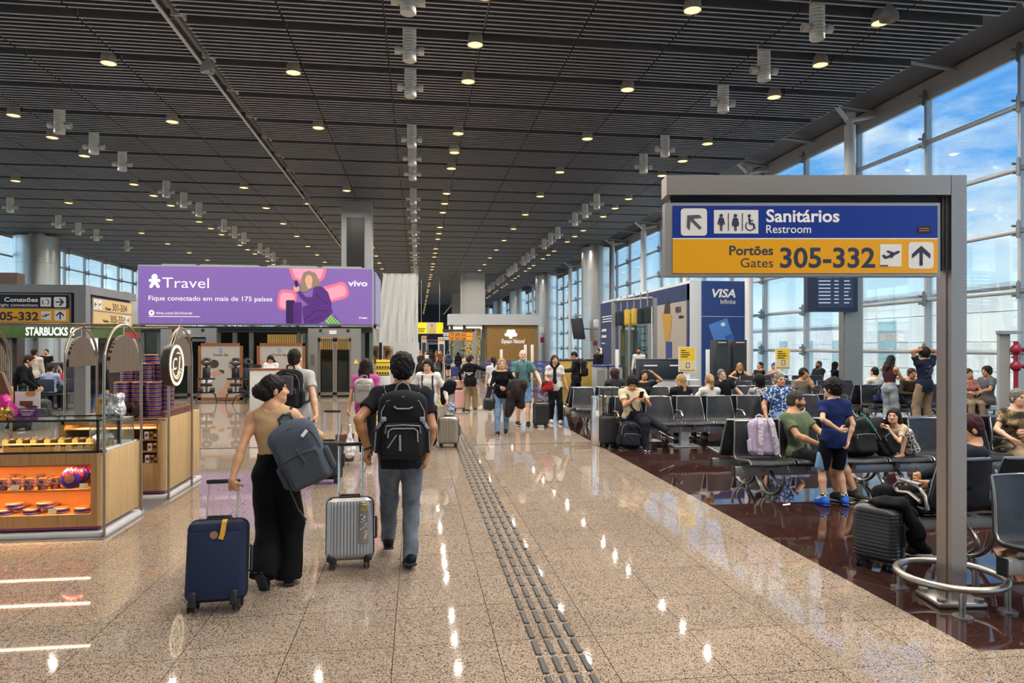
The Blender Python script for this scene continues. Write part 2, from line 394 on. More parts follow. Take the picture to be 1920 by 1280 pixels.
# slim white tubes inside the right glass and the great steel-clad pillars
for k in range(-2, 12):
    b = MB(); y = 20.36 + 6.75 * k
    b.cyl((13.5, y, 0), (13.5, y, 8.75), .165, None, 20); b.cyl((13.5, y, 8.7), (13.5, y, 8.95), .1, None, 12); b.box((13.5, y, 9.02), (.3, .12, .3)); b.cyl((13.4, y, 8.95), (12.6, y - .4, 9.4), .07, None, 8); b.cyl((13.6, y, 8.95), (14.4, y, 9.1), .07, None, 8)
    o = b.build('pillar', white_paint); o['kind'] = 'structure'
clad = mat('pillar_cladding', (.50, .50, .48), .30, .85, .05, 2)
for y in (47.8, 67.2, 86.6, 106, 125.4, 144.8):
    for xx, r in ((12.45, 1.03), (-23.8, 1.25)):
        b = MB(); b.lathe([(r, 0), (r, 2.2), (r - .012, 2.21), (r - .012, 2.23), (r, 2.24), (r, 4.6), (r - .012, 4.61), (r - .012, 4.63), (r, 4.64), (r, 7.0), (r - .012, 7.01), (r - .012, 7.03), (r, 7.04), (r, 8.7), (.5, 8.72), (.5, 9.1)], (xx, y, 0), 40)
        o = b.build('pillar', clad); o['kind'] = 'structure'
# far end
b = MB(); b.box((-6, Y1, 4.5), (42, .3, 9.4)); o = b.build('wall_back', mat('end_wall', (.16, .165, .17), .7)); o['kind'] = 'structure'
b = MB(); b.box((-6, Y0, 5.2), (42, .3, 10.6)); o = b.build('wall_sky_block', mat('sky_block_grey', (.34, .33, .31), .8)); o['kind'] = 'structure'  # unseen wall added to keep open sky out of the steel reflections
# outside: apron and the pale pier beyond the glass
rects('ground', [(-220, 220, -140, 420)], mat('apron_concrete', (.42, .41, .39), .8, 0, .1, .3), -5.3, -5.0)
def far_building(name, lab, x, ya, yb, top, side):
    t = thing(name, lab, 'building', (x, ya, -5))
    b = MB(); b.box((side * 6, (yb - ya) / 2, (top + 5) / 2), (12, yb - ya, top + 5))
    for k in range(int((yb - ya) / 7.2)):
        b.box((-side * .06, 3 + k * 7.2, (top + 5) / 2), (.08, .1, top + 5))
    for z in (2.9, 5.1, 7.2, 9.3): b.box((-side * .03, (yb - ya) / 2, z), (.05, yb - ya, .03))
    b.build('wall', mat('pale_wall_panels', (.80, .79, .74), .7, 0, .05, .4), t)
    wm = mat('blue_green_glazing', (.34, .47, .49), .2, 0, .1, .3)
    for k in range(int((yb - ya) / 7.2)):
        b = MB(); b.box((-side * .05, 5.9 + k * 7.2, (top + 4) / 2), (.12, 2.3, top + 2.2)); b.build('window', wm, t)
    b = MB(); b.box((side * 5.9, (yb - ya) / 2, top + 5.15), (12.6, yb - ya + .6, .3)); b.build('roof', mat('pale_roof_edge', (.6, .6, .58), .6), t)
far_building('terminal_building', 'pale panelled terminal building with tall glazing outside the glass wall', 40, -30, 62, 5.9, 1)
far_building('pier_building', 'low pale pier building seen through the distant glass past the steel pillars', 58, 70, 230, 4.6, 1)
far_building('hangar_building', 'pale low building outside the glass behind the coffee shop', -72, 20, 240, 5.0, -1)
# ---------------------------------------------------------------- ceiling lamps and hanging fixtures
lens_m = mat('warm_lamp_lens', (1, .72, .38), .5, 0, .02, 4, emit=2.0, ecol=(1, .62, .22))
lens_off = mat('unlit_lamp_lens', (.5, .5, .48), .3)
house_m = mat('lamp_housing', (.50, .45, .38), .4, .3)
ld = bpy.data.lights.new('downlight', 'AREA'); ld.shape = 'DISK'; ld.size = .14; ld.energy = LAMP_W; ld.color = (1, .91, .80); ld.spread = R(165)
def make_lamp():
    t = thing('ceiling_downlight', '', 'ceiling lamp')
    b = MB(); b.lathe([(.06, .30), (.12, .28), (.165, .2), (.19, .0), (.18, .0), (.15, .03), (.02, .03)], n=20); b.build('housing', house_m, t)
    b = MB(); b.lathe([(.001, -.012), (.1, -.008), (.172, .012)], n=20); b.build('lens', lens_m, t)
    return t
lamp0 = make_lamp(); used = False
ROWS = [(1.335, lambda n: n % 4 != 2, 'over the tactile strip'), (5.68, lambda n: n % 2 == 1, 'over the right of the walkway'),
        (9.93, lambda n: n % 4 != 2, 'over the seats by the glass wall'), (-3.13, lambda n: n % 2 == 1 and n != 5, 'just right of the ceiling slot'),
        (-7.55, lambda n: n % 2 == 1 and n != 5, 'just left of the ceiling slot'), (-12.1, lambda n: n % 4 != 2, 'over the purple billboard'), (-16.8, lambda n: n % 2 == 1, 'over the coffee shop side')]
litm = []
for ri, (X, ok, where) in enumerate(ROWS):
    cnt = 0
    for n in range(-10, 60 if ri < 3 else 40):
        if not ok(n): continue
        Y = YL + PB * n; D = dep(X, Y); vis = D > 2 and HOR - F * (8.78 - H) / D > 0 and 0 < VPX + F * X / CT / D < 1920
        if n < -1 and n % 2 and ri > 2: continue
        o = copy_tree(lamp0); o.location = (X, Y, 8.79)
        if vis: cnt += 1; lab = 'warm downlight %s, %s from the front' % (where, ORD[cnt - 1] if cnt <= 20 else 'number %d' % cnt)
        else: lab = 'warm downlight before the first visible one %s' % where  # rows carried on out of view, added to light the foreground
        tag(o, lab, 'ceiling lamp', 'round ceiling downlights')
        if n <= 30 and (n < 12 or n % 2):
            lo = bpy.data.objects.new('downlight', ld); COL.objects.link(lo); lo.parent = o; lo.location = (0, 0, -.03)
for ch in list(lamp0.children): bpy.data.objects.remove(ch)
bpy.data.objects.remove(lamp0)
t = thing('unlit_downlight', 'unlit grey round downlight in the row over the tactile strip', 'ceiling lamp', (1.335 - .02, YL + PB * 3.85, 8.79), 0, 'round ceiling downlights')
b = MB(); b.lathe([(.06, .30), (.12, .28), (.165, .2), (.19, .0), (.18, .0), (.15, .03), (.02, .03)], n=20); b.build('housing', house_m, t)
b = MB(); b.lathe([(.001, .0), (.172, .012)], n=20); b.build('lens', lens_off, t)
cylm = mat('white_ribbed_duct', (.62, .62, .58), .5, 0, .04, 6)
def make_cyl():
    t = thing('ceiling_fixture', '', 'ceiling fixture')
    prof = [(.001, 0), (.14, 0), (.155, .02)]
    for i in range(11): z = .05 + i * .07; prof += [(.155, z), (.148, z + .01), (.148, z + .02), (.155, z + .03)]
    b = MB(); b.lathe(prof + [(.155, .9)], n=20); b.build('body', cylm, t)
    for s in (-1, 1):
        b = MB(); b.lathe([(.001, .12), (.06, .12), (.06, 0), (.09, -.0), (.09, -.13), (.075, -.13), (.07, -.05), (.001, -.05)], (s * .2, 0, .24), 14, 0, rot(ry=-90 * s)); b.build('side_arm', cylm, t)
    return t
cy0 = make_cyl()
first = True
for X, ms, where in ((-.17, [m for m in range(0, 50) if m % 4 != 3], 'in the middle row'), (8.32, [0, 1, 2, 4, 5, 8, 9, 10, 12, 13, 14, 16, 17, 18, 20, 21, 22, 24, 25, 26, 28, 29, 30, 32, 33, 34], 'in the glass wall row'),
                     (-10.7, [4, 5, 6, 8, 9, 10, 12, 13, 14, 16, 17, 18, 20], 'over the billboard'), (-19.3, [8, 9, 10, 12, 13, 14, 16], 'over the coffee shop')):
    for i, m in enumerate(ms):
        o = cy0 if first else copy_tree(cy0); first = False
        o.location = (X, 13.67 + PB * m, 8.24)
        tag(o, 'white cylinder with two side arms %s, %s from the front' % (where, ORD[i] if i < 20 else 'number %d' % (i + 1)), 'ceiling fixture', 'white cylinders hanging from the ceiling')
domem = mat('grey_dome_shade', (.42, .42, .40), .35, .3)
for (px, py, lab) in ((389, 125, 'grey dome lamp hanging at the near end of the ceiling slot'), (575, 377, 'dome lamp hanging far down the ceiling slot')):
    D = F * (8.55 - H) / (HOR - py); X, Y = at(px, D)
    t = thing('pendant_lamp', lab, 'pendant lamp', (X, Y, 8.42), 0, 'dome lamps in the ceiling slot')
    b = MB(); b.lathe([(.17, 0), (.165, .1), (.12, .22), (.05, .28), (.05, .36), (.001, .37)], n=22); b.lathe([(.165, 0), (.1, .2), (.001, .24)], n=22); b.build('shade', domem, t)
    b = MB(); b.cyl((0, 0, .36), (0, 0, .62), .02, None, 8); b.build('stem', grey_paint, t)
    b = MB(); b.ell((0, 0, .06), (.07, .07, .08)); b.build('bulb', lens_off if py < 200 else lens_m, t)
D = F * (8.7 - H) / (HOR - 30); X, Y = at(1667, D)
t = thing('pendant_lamp', 'unlit grey dome lamp near the edge of the ceiling over the glass wall', 'pendant lamp', (X, Y, 8.62), 0, 'dome lamps in the ceiling slot')
b = MB(); b.lathe([(.19, 0), (.18, .1), (.12, .22), (.05, .28), (.05, .4), (.001, .4)], n=22); b.build('shade', domem, t)
# ---------------------------------------------------------------- soft bodies: distance fields turned into one continuous mesh
def V(*a): return np.array(a[0] if len(a) == 1 else a, float)
def nrm(v): return v / (np.linalg.norm(v) + 1e-9)
def rotx(a): c, s = math.cos(a), math.sin(a); return np.array([[1, 0, 0], [0, c, -s], [0, s, c]])
def roty(a): c, s = math.cos(a), math.sin(a); return np.array([[c, 0, s], [0, 1, 0], [-s, 0, c]])
def rotz(a): c, s = math.cos(a), math.sin(a); return np.array([[c, -s, 0], [s, c, 0], [0, 0, 1]])
class SDF:
    """ops in order: union of round cones, capped cones, ellipsoids and soft boxes; cuts by planes and ellipsoids"""
    def __init__(s): s.ops = []; s.wr = None
    def cone(s, a, b, ra, rb, k=.03, n=None, q=1, cap=False, inf=0):
        a = V(a); b = V(b); m = max(ra, rb) * max(1, q) + inf
        s.ops.append(('c', (a, b, ra + inf, rb + inf, None if n is None else V(n), q, cap), np.minimum(a, b) - m, np.maximum(a, b) + m, k)); return s
    def chain(s, pts, rs, k=.02, **kw):
        for i in range(len(pts) - 1): s.cone(pts[i], pts[i + 1], rs[i], rs[i + 1], k, **kw)
        return s
    def ell(s, c, r, M=None, k=.03, inf=0):
        c = V(c); r = V(r) + inf; m = r.max(); s.ops.append(('e', (c, r, M), c - m, c + m, k)); return s
    def box(s, c, h, rd=.02, M=None, k=.02):
        c = V(c); h = V(h); m = np.linalg.norm(h) + rd; s.ops.append(('b', (c, h, rd, M), c - m, c + m, k)); return s
    def plane(s, p, n): s.ops.append(('p', (V(p), nrm(V(n))), None, None, 0)); return s      # keep the side the normal points away from
    def cute(s, c, r, M=None, k=.01): s.ops.append(('x', (V(c), V(r), M), None, None, k)); return s
    @staticmethod
    def ev(t, a, x, y, z):
        if t == 'c':
            A, B, ra, rb, n, q, cap = a; d = B - A; L2 = d @ d + 1e-12; L = math.sqrt(L2)
            px, py, pz = x - A[0], y - A[1], z - A[2]
            if n is not None:
                nn = nrm(n - d * (n @ d) / L2); w = (px * nn[0] + py * nn[1] + pz * nn[2]) * (1 / q - 1)
                px = px + w * nn[0]; py = py + w * nn[1]; pz = pz + w * nn[2]
            t0 = (px * d[0] + py * d[1] + pz * d[2]) / L2; h = np.clip(t0, 0, 1)
            dd = np.sqrt((px - d[0] * h) ** 2 + (py - d[1] * h) ** 2 + (pz - d[2] * h) ** 2) - (ra + (rb - ra) * h)
            if cap: dd = np.maximum(dd, np.maximum(-t0, t0 - 1) * L)
            return dd
        if t in 'ex':
            c, r, M = a; px, py, pz = x - c[0], y - c[1], z - c[2]
            if M is not None: px, py, pz = (M[0, i] * px + M[1, i] * py + M[2, i] * pz for i in range(3))
            k0 = np.sqrt((px / r[0]) ** 2 + (py / r[1]) ** 2 + (pz / r[2]) ** 2); k1 = np.sqrt((px / r[0] ** 2) ** 2 + (py / r[1] ** 2) ** 2 + (pz / r[2] ** 2) ** 2) + 1e-9
            return k0 * (k0 - 1) / k1
        if t == 'b':
            c, h, rd, M = a; px, py, pz = x - c[0], y - c[1], z - c[2]
            if M is not None: px, py, pz = (M[0, i] * px + M[1, i] * py + M[2, i] * pz for i in range(3))
            qx, qy, qz = np.abs(px) - h[0] + rd, np.abs(py) - h[1] + rd, np.abs(pz) - h[2] + rd
            return np.sqrt(np.maximum(qx, 0) ** 2 + np.maximum(qy, 0) ** 2 + np.maximum(qz, 0) ** 2) + np.minimum(np.maximum(qx, np.maximum(qy, qz)), 0) - rd
    def grid(s, res, lo=None, hi=None):
        los = [o[2] for o in s.ops if o[2] is not None]; his = [o[3] for o in s.ops if o[3] is not None]
        l = np.min(los, 0) - 3 * res; h = np.max(his, 0) + 3 * res
        if lo is not None: l = np.maximum(l, lo); h = np.minimum(h, hi)
        n = np.maximum(np.ceil((h - l) / res).astype(int) + 1, 4); Fd = np.full(n, .5, np.float32)
        ax = [l[i] + res * np.arange(n[i]) for i in range(3)]
        for t, a, bl, bh, k in s.ops:
            if t == 'p':
                p, nn = a; x, y, z = ax[0][:, None, None], ax[1][None, :, None], ax[2][None, None, :]
                Fd = np.maximum(Fd, ((x - p[0]) * nn[0] + (y - p[1]) * nn[1] + (z - p[2]) * nn[2]).astype(np.float32)); continue
            if t == 'x':
                x, y, z = ax[0][:, None, None], ax[1][None, :, None], ax[2][None, None, :]; Fd = np.maximum(Fd, -s.ev('x', a, x, y, z).astype(np.float32)); continue
            g = k + 3 * res; i0 = np.clip(np.floor((bl - g - l) / res).astype(int), 0, n); i1 = np.clip(np.ceil((bh + g - l) / res).astype(int) + 1, 0, n)
            if (i1 - i0).min() <= 0: continue
            sl = tuple(slice(i0[i], i1[i]) for i in range(3)); x, y, z = ax[0][sl[0]][:, None, None], ax[1][sl[1]][None, :, None], ax[2][sl[2]][None, None, :]
            d2 = s.ev(t, a, x, y, z).astype(np.float32); d1 = Fd[sl]
            if k > 0: hh = np.clip(.5 + .5 * (d1 - d2) / k, 0, 1); Fd[sl] = d1 + (d2 - d1) * hh - k * hh * (1 - hh)
            else: Fd[sl] = np.minimum(d1, d2)
        if s.wr:
            amp, fr, sd = s.wr; x, y, z = ax[0][:, None, None], ax[1][None, :, None], ax[2][None, None, :]; rg = np.random.RandomState(sd)
            acc = 0
            for q in range(5):
                f = rg.randn(3) * fr; ph = rg.rand() * 6.3; f2 = rg.randn(3) * fr * .5
                acc = acc + np.sin(x * f[0] + y * f[1] + z * f[2] * .8 + ph + 1.5 * np.sin(x * f2[0] + y * f2[1] + z * f2[2]))
            Fd = Fd + (amp * acc / 2.2).astype(np.float32)
        return Fd, l
    def mesh(s, res, lo=None, hi=None):
        Fd, l = s.grid(res, lo, hi); return surfnet(Fd, l, res)
def surfnet(Fd, l, res):
    ins = Fd < 0; nx, ny, nz = Fd.shape
    if not ins.any(): return np.zeros((0, 3)), np.zeros((0, 4), int)
    c = np.zeros((nx - 1, ny - 1, nz - 1), np.int8)
    for i in (0, 1):
        for j in (0, 1):
            for k in (0, 1): c += ins[i:nx - 1 + i, j:ny - 1 + j, k:nz - 1 + k]
    act = np.argwhere((c > 0) & (c < 8)); idx = np.full(c.shape, -1, np.int64); idx[tuple(act.T)] = np.arange(len(act))
    P = np.zeros((len(act), 3)); cnt = np.zeros(len(act))
    cor = np.array([(i, j, k) for i in (0, 1) for j in (0, 1) for k in (0, 1)])
    vals = [Fd[act[:, 0] + o[0], act[:, 1] + o[1], act[:, 2] + o[2]] for o in cor]
    for a in range(8):
        for b in range(a + 1, 8):
            if np.abs(cor[a] - cor[b]).sum() != 1: continue
            va, vb = vals[a], vals[b]; m = (va < 0) != (vb < 0)
            t = np.where(m, va / np.where(m, va - vb, 1), 0)
            P += np.where(m[:, None], cor[a] + (cor[b] - cor[a]) * t[:, None], 0); cnt += m
    P = P / cnt[:, None] + act; Q = []
    for ax in range(3):
        A = np.moveaxis(ins, ax, 0); e = np.argwhere(A[1:] != A[:-1])
        sg = A[e[:, 0], e[:, 1], e[:, 2]]
        back = [(0, 1, 2), (1, 0, 2), (1, 2, 0)][ax]
        ee = e[:, list(back)]; b1, b2 = [(1, 2), (2, 0), (0, 1)][ax]
        ok = (ee[:, b1] > 0) & (ee[:, b2] > 0) & (ee[:, b1] < Fd.shape[b1] - 1) & (ee[:, b2] < Fd.shape[b2] - 1); ee = ee[ok]; sg = sg[ok]
        def cell(d1, d2): q = ee.copy(); q[:, b1] -= d1; q[:, b2] -= d2; return idx[q[:, 0], q[:, 1], q[:, 2]]
        q = np.stack([cell(1, 1), cell(0, 1), cell(0, 0), cell(1, 0)], 1); q[~sg] = q[~sg][:, ::-1]; Q.append(q)
    return P * res + l, np.concatenate(Q)
def soft(name, parts, mats, parent=None, matfn=None):
    """parts: list of (verts, faces) joined into one mesh object"""
    vs = []; fs = []; n = 0
    for v, f in parts:
        if len(v): vs.append(v); fs.append(f + n); n += len(v)
    vs = np.concatenate(vs); fs = np.concatenate(fs)
    me = bpy.data.meshes.new(name); me.from_pydata(vs.tolist(), [], fs.tolist())
    ms = mats if isinstance(mats, (list, tuple)) else [mats]
    for m in ms: me.materials.append(m)
    me.polygons.foreach_set('use_smooth', [True] * len(fs))
    if matfn is not None: me.polygons.foreach_set('material_index', matfn(vs[fs].mean(1)).astype(np.int32))
    me.update(); o = bpy.data.objects.new(name, me); COL.objects.link(o)
    if parent is not None: o.parent = parent
    return o
# ---------------------------------------------------------------- people
SKIN = {'light': '#d8aa8d', 'tan': '#c99671', 'mid': '#b5815c', 'dark': '#8a5d42', 'pale': '#e0b79d'}
def skin_mat(k): return mat('skin_' + k, srgb(SKIN[k]), .5, 0, .05, 12)
eye_m = mat('eye_dark', (.02, .016, .012), .2); lip_m = {k: mat('lips_' + k, tuple(c * f for c, f in zip(srgb(SKIN[k]), (.82, .52, .5))), .45) for k in SKIN}
HAIRC = {'black': '#15110f', 'dark': '#221811', 'brown': '#38241a', 'blonde': '#a3845a', 'grey': '#6d6a66', 'darkgrey': '#3c3936', 'maroon': '#3a1a1e', 'white': '#b4b0aa'}
def hair_mat(k):
    M = ramp_mat('hair_' + k, [(.3, tuple(c * .65 for c in srgb(HAIRC[k]))), (.7, tuple(min(1, c * 1.35) for c in srgb(HAIRC[k])))], 60, .6, 'noise', (1, 1, .25)); M.node_tree.nodes['Principled BSDF'].inputs['Specular IOR Level'].default_value = .22; return M
def cloth(name, hx, r=.85, var=.08): return mat('cloth_' + name, srgb(hx), r, 0, var, 45, .15, 0, .18)
def ik(a, t, l1, l2, pole):
    d = t - a; L = np.linalg.norm(d); u = d / (L + 1e-9); L = min(L, (l1 + l2) * .999); x = (l1 * l1 - l2 * l2 + L * L) / (2 * L); hgt = math.sqrt(max(l1 * l1 - x * x, 0))
    p = V(pole); p = nrm(p - u * (p @ u)); return a + u * x + p * hgt, a + u * L
def person(label, x, y, yaw=0, h=1.72, g=1.0, sex='m', skin='tan', hair='short', hc='black', top='tee', tc='#20222a', bottom='trousers', bc='#202226', shoe='#17171a', pose=None, res=.013,
           face=True, group=None, tmat=None, bmat=None, z=0.0, girth=1.0, beard=None, socks=None, child=False, cut=None, ext=None, sole='#c8c8c4', cat='person', watch=None):
    p = dict(pz=.935, lean=0, tilt=0, twist=0, px=0, py=0, hyaw=0, hpitch=0, hroll=0, la=None, ra=None, lf=None, rf=None, lpole=None, rpole=None, ltoe=0, rtoe=0, lcurl=.35, rcurl=.35,
             lelb=None, relb=None, ln=None, rn=None, lhd=None, rhd=None, ltoeyaw=-6, rtoeyaw=6, hang=.23, hmul=1.0)
    p.update(pose or {})
    s = h / 1.75; f = sex == 'f'; hs = s * (1.12 if child else 1.0) * p['hmul']
    T = thing('person', label, cat, (x, y, z), R(yaw), group)
    TM = rotz(R(p['twist'])) @ rotx(-R(p['lean'])) @ roty(R(p['tilt'])); U = TM[:, 2]; Rt = TM[:, 0]; Fw = TM[:, 1]
    pel = V(p['px'], p['py'], p['pz'] if abs(p['pz'] - .935) > 1e-6 else .935 * s)
    def tp(a, b, c): return pel + Rt * a * s + Fw * b * s + U * c * s
    G = girth; sw = (.158 if f else .178) * (.93 if child else 1)
    neck = tp(0, -.015, .52); sh = {'l': tp(-sw, -.01, .462), 'r': tp(sw, -.01, .462)}
    HM = rotz(R(p['twist'] + p['hyaw'])) @ rotx(-R(p['lean'] * .55 + p['hpitch'])) @ roty(R(p['tilt'] * .5 + p['hroll'])); HU = HM[:, 2]; HF = HM[:, 1]; HR = HM[:, 0]
    hd = neck + U * .035 * s + HU * .118 * hs + HF * .022 * s
    def hp(a, b, c): return hd + HR * a * hs + HF * b * hs + HU * c * hs
    hip = {'l': pel - Rt * .088 * s * (1 + .25 * (G - 1)) - U * .03 * s, 'r': pel + Rt * .088 * s * (1 + .25 * (G - 1)) - U * .03 * s}
    ua, fa, th, shn = .285 * s, .255 * s, .43 * s, .42 * s
    J = {}
    for sd, sg in (('l', -1), ('r', 1)):
        t = p[sd + 'a']
        t = V(t) if t is not None else sh[sd] + Rt * sg * p['hang'] * .35 * s + Fw * .06 * s - V(0, 0, 1) * (ua + fa) * .985
        el = p[sd + 'elb']; el = V(el) if el is not None else (-Fw + Rt * sg * .5)
        e, w = ik(sh[sd], t, ua, fa, el); J[sd] = (sh[sd], e, w)
        t = p[sd + 'f']; t = V(t) if t is not None else V(sg * .095 * s + p['px'], p['py'] - .02, .075 * s)
        pl = p[sd + 'pole']; pl = V(pl) if pl is not None else (rotz(R(p['twist'] * .5)) @ V(sg * .08, 1, 0.15))
        kn, an = ik(hip[sd], t, th, shn, pl); J[sd + 'leg'] = (hip[sd], kn, an)
    # -------- body
    B = SDF()
    def torso(S, inf=0, low=True):
        hw, ww, cw = (.158, .122, .148) if f else (.150, .136, .165)
        S.ell(tp(0, -.01, .0), (hw * s * G, .118 * s * G, .13 * s), TM, 0, inf)
        S.ell(tp(0, .0, .17), (ww * s * G, (.095 + .05 * (G - 1)) * s * G, .17 * s), TM, .05 * s, inf)
        S.ell(tp(0, -.005, .35), (cw * s * (1 + (G - 1) * .6), .112 * s * (1 + (G - 1) * .5), .17 * s), TM, .05 * s, inf)
        if f and not child:
            for q in (-1, 1): S.ell(tp(q * .068, .085, .33), (.062 * s, .05 * s, .06 * s), TM, .03 * s, inf)
        S.cone(sh['l'] + U * -.0, sh['r'], .058 * s, .058 * s, .05 * s, Fw, 1.15, inf=inf)
        S.cone(tp(-sw * .55, -.02, .475), tp(0, -.02, .55), .05 * s, .05 * s, .05 * s, inf=inf).cone(tp(sw * .55, -.02, .475), tp(0, -.02, .55), .05 * s, .05 * s, .05 * s, inf=inf)
    torso(B)
    am = (.86 if f else 1.0) * (.82 if child else 1) * (1 + (G - 1) * .4)
    for sd in 'lr':
        a, e, w = J[sd]
        B.cone(a, a + (e - a) * .45, .052 * s * am, .047 * s * am, .04 * s).cone(a + (e - a) * .4, e, .048 * s * am, .038 * s * am, .02 * s)
        B.cone(e, e + (w - e) * .35, .039 * s * am, .041 * s * am, .02 * s).cone(e + (w - e) * .3, w, .041 * s * am, .026 * s * am, .02 * s)
        hp_, k, an = J[sd + 'leg']
        B.cone(hp_, k, .079 * s * G, .053 * s, .05 * s).cone(k, k + (an - k) * .35, .050 * s, .053 * s, .03 * s)
        B.cone(k + (an - k) * .33, an, .054 * s, .036 * s, .02 * s)
    B.cone(neck - U * .04 * s, hp(0, -.025, -.06), .058 * s * (.86 if f else 1) * (.85 if child else 1), .052 * hs * (.88 if f else 1), .03 * s)
    HD = SDF()
    def head(S, k0):
        S.ell(hp(0, -.012, .028), (.076 * hs, .095 * hs, .092 * hs), HM, k0)
        S.ell(hp(0, .03, -.025), (.063 * hs, .066 * hs, .088 * hs), HM, .03 * hs)
        S.ell(hp(0, .068, -.09), (.028 * hs, .022 * hs, .02 * hs), HM, .03 * hs)
        S.cone(hp(-.034, .05, -.07), hp(.034, .05, -.07), .026 * hs, .026 * hs, .03 * hs)
        S.cone(hp(-.03, .078, .028), hp(.03, .078, .028), .012 * hs, .012 * hs, .022 * hs)
        S.cone(hp(0, .089, .02), hp(0, .112, -.022), .008 * hs, .013 * hs, .012 * hs).cone(hp(-.013, .096, -.026), hp(.013, .096, -.026), .009 * hs, .009 * hs, .01 * hs)
        S.cone(hp(-.02, .083, -.052), hp(.02, .083, -.052), .0095 * hs, .0095 * hs, .009 * hs).cone(hp(-.016, .082, -.064), hp(.016, .082, -.064), .010 * hs, .010 * hs, .009 * hs)
        for q in (-1, 1):
            S.ell(hp(q * .042, .06, -.022), (.024 * hs, .022 * hs, .022 * hs), HM, .02 * hs)
            S.ell(hp(q * .031, .078, .008), (.0145 * hs, .0125 * hs, .011 * hs), HM, .004 * hs)
            S.ell(hp(q * .079, -.012, -.012), (.012 * hs, .021 * hs, .033 * hs), HM @ rotz(R(-q * 24)), .008 * hs)
    head(B, .02 * s)
    head(HD, 0); HD.cone(neck - U * .0 * s, hp(0, -.025, -.06), .056 * s * (.86 if f else 1) * (.85 if child else 1), .05 * hs * (.88 if f else 1), .03 * s)
    pieces = [B.mesh(res)]
    bare_feet = shoe is None
    # hands on their own finer grid, overlapping the forearm
    for sd, sg in (('l', -1), ('r', 1)):
        a, e, w = J[sd]; d = V(p[sd + 'hd']) if p[sd + 'hd'] is not None else (w - e); d = nrm(d)
        n = V(p[sd + 'n']) if p[sd + 'n'] is not None else -Rt * sg
        n = nrm(n - d * (n @ d)); sd_ = np.cross(d, n) * (1 if sd == 'l' else -1)      # sd_: towards the thumb
        hz = s * (.9 if f else 1) * (.88 if child else 1); S = SDF(); curl = p[sd + 'curl']
        S.cone(e + (w - e) * .62, w, .034 * s * am, .0265 * s * am, .0).cone(w, w + d * .03 * hz, .026 * s * am, .03 * hz, .02 * hz, n, .75)
        S.cone(w + d * .03 * hz - sd_ * .018 * hz, w + d * .085 * hz - sd_ * .024 * hz, .020 * hz, .0165 * hz, .02 * hz, n, .8).cone(w + d * .03 * hz + sd_ * .014 * hz, w + d * .09 * hz + sd_ * .022 * hz, .022 * hz, .017 * hz, .02 * hz, n, .8)
        for q, (off, ln) in enumerate(((.030, .070), (.010, .080), (-.0105, .074), (-.030, .058))):
            b0 = w + (d * (.088 if q < 3 else .082) + sd_ * off) * hz; ang = 0; dirn = d; pts = [b0]
            for sg_, fr in ((0, .45), (1, .31), (2, .26)):
                ang += curl * (1.25 if sg_ else .95) * (1 + .07 * q); dirn = d * math.cos(ang) + n * math.sin(ang) + sd_ * (off * .9) * (1 - curl)
                pts.append(pts[-1] + nrm(dirn) * ln * fr * hz)
            S.chain(pts, [.0096 * hz, .009 * hz, .0083 * hz, .007 * hz], .004)
        t0 = w + (d * .022 + sd_ * .026) * hz; t1 = t0 + nrm(d * .55 + sd_ * .75 + n * .35) * .045 * hz; t2 = t1 + nrm(d * .85 + sd_ * .25 + n * (.25 + curl * .5)) * .034 * hz; t3 = t2 + nrm(d * .8 - sd_ * .1 * curl + n * (.3 + curl * .6)) * .026 * hz
        S.chain([t0, t1, t2, t3], [.0165 * hz, .0125 * hz, .0105 * hz, .0085 * hz], .008)
        pieces.append(S.mesh(min(res * .55, .0065)))
    if res < .02: pieces[0:0] = [HD.mesh(res * .5 if res < .012 else res * .6)]
    if bare_feet:
        S = SDF()
        for sd in 'lr':
            k, an = J[sd + 'leg'][1:]; fd = rotz(R(p[sd + 'toeyaw'])) @ V(0, math.cos(R(p[sd + 'toe'])), -math.sin(R(p[sd + 'toe'])))
            S.cone(an - fd * .03 * s - V(0, 0, .03 * s), an + fd * .13 * s - V(0, 0, .045 * s), .032 * s, .026 * s, .03).cone(k + (an - k) * .7, an, .04 * s, .034 * s, .02)
            for q in range(5): S.cone(an + fd * .11 * s + np.cross(fd, V(0, 0, 1)) * (q - 2) * .013 * s - V(0, 0, .048 * s), an + fd * (.165 - .006 * q) * s + np.cross(fd, V(0, 0, 1)) * (q - 2) * .016 * s - V(0, 0, .055 * s), .011, .009, .006)
        pieces.append(S.mesh(.009))
    def face_mat(c):
        q = (c - hd) @ HM / hs; m = np.zeros(len(c), int)
        if not face: return m
        ex = np.abs(q[:, 0]); fr = q[:, 1] > .05
        m[fr & (((ex - .031) / .0125) ** 2 + ((q[:, 2] - .009) / .0068) ** 2 < 1)] = 1
        m[fr & (ex < .023) & (np.abs(q[:, 2] + .058) < .0105 * (1.2 - ex / .03)) & (q[:, 1] > .07)] = 2
        m[fr & (np.abs(ex - .032) < .019) & (np.abs(q[:, 2] - .031 + np.abs(ex - .034) * .25) < .0045)] = 3
        return m
    soft('body', pieces, [skin_mat(skin), eye_m, lip_m[skin], hair_mat('dark' if hc in ('white', 'grey', 'blonde') or hc not in HAIRC else hc)], T, face_mat)
    # -------- clothes
    tcm = tmat or cloth(tc.strip('#'), tc); bcm = bmat or cloth(bc.strip('#'), bc)
    sd0 = sum(map(ord, label)) % 997
    sitting = p['pz'] < .72
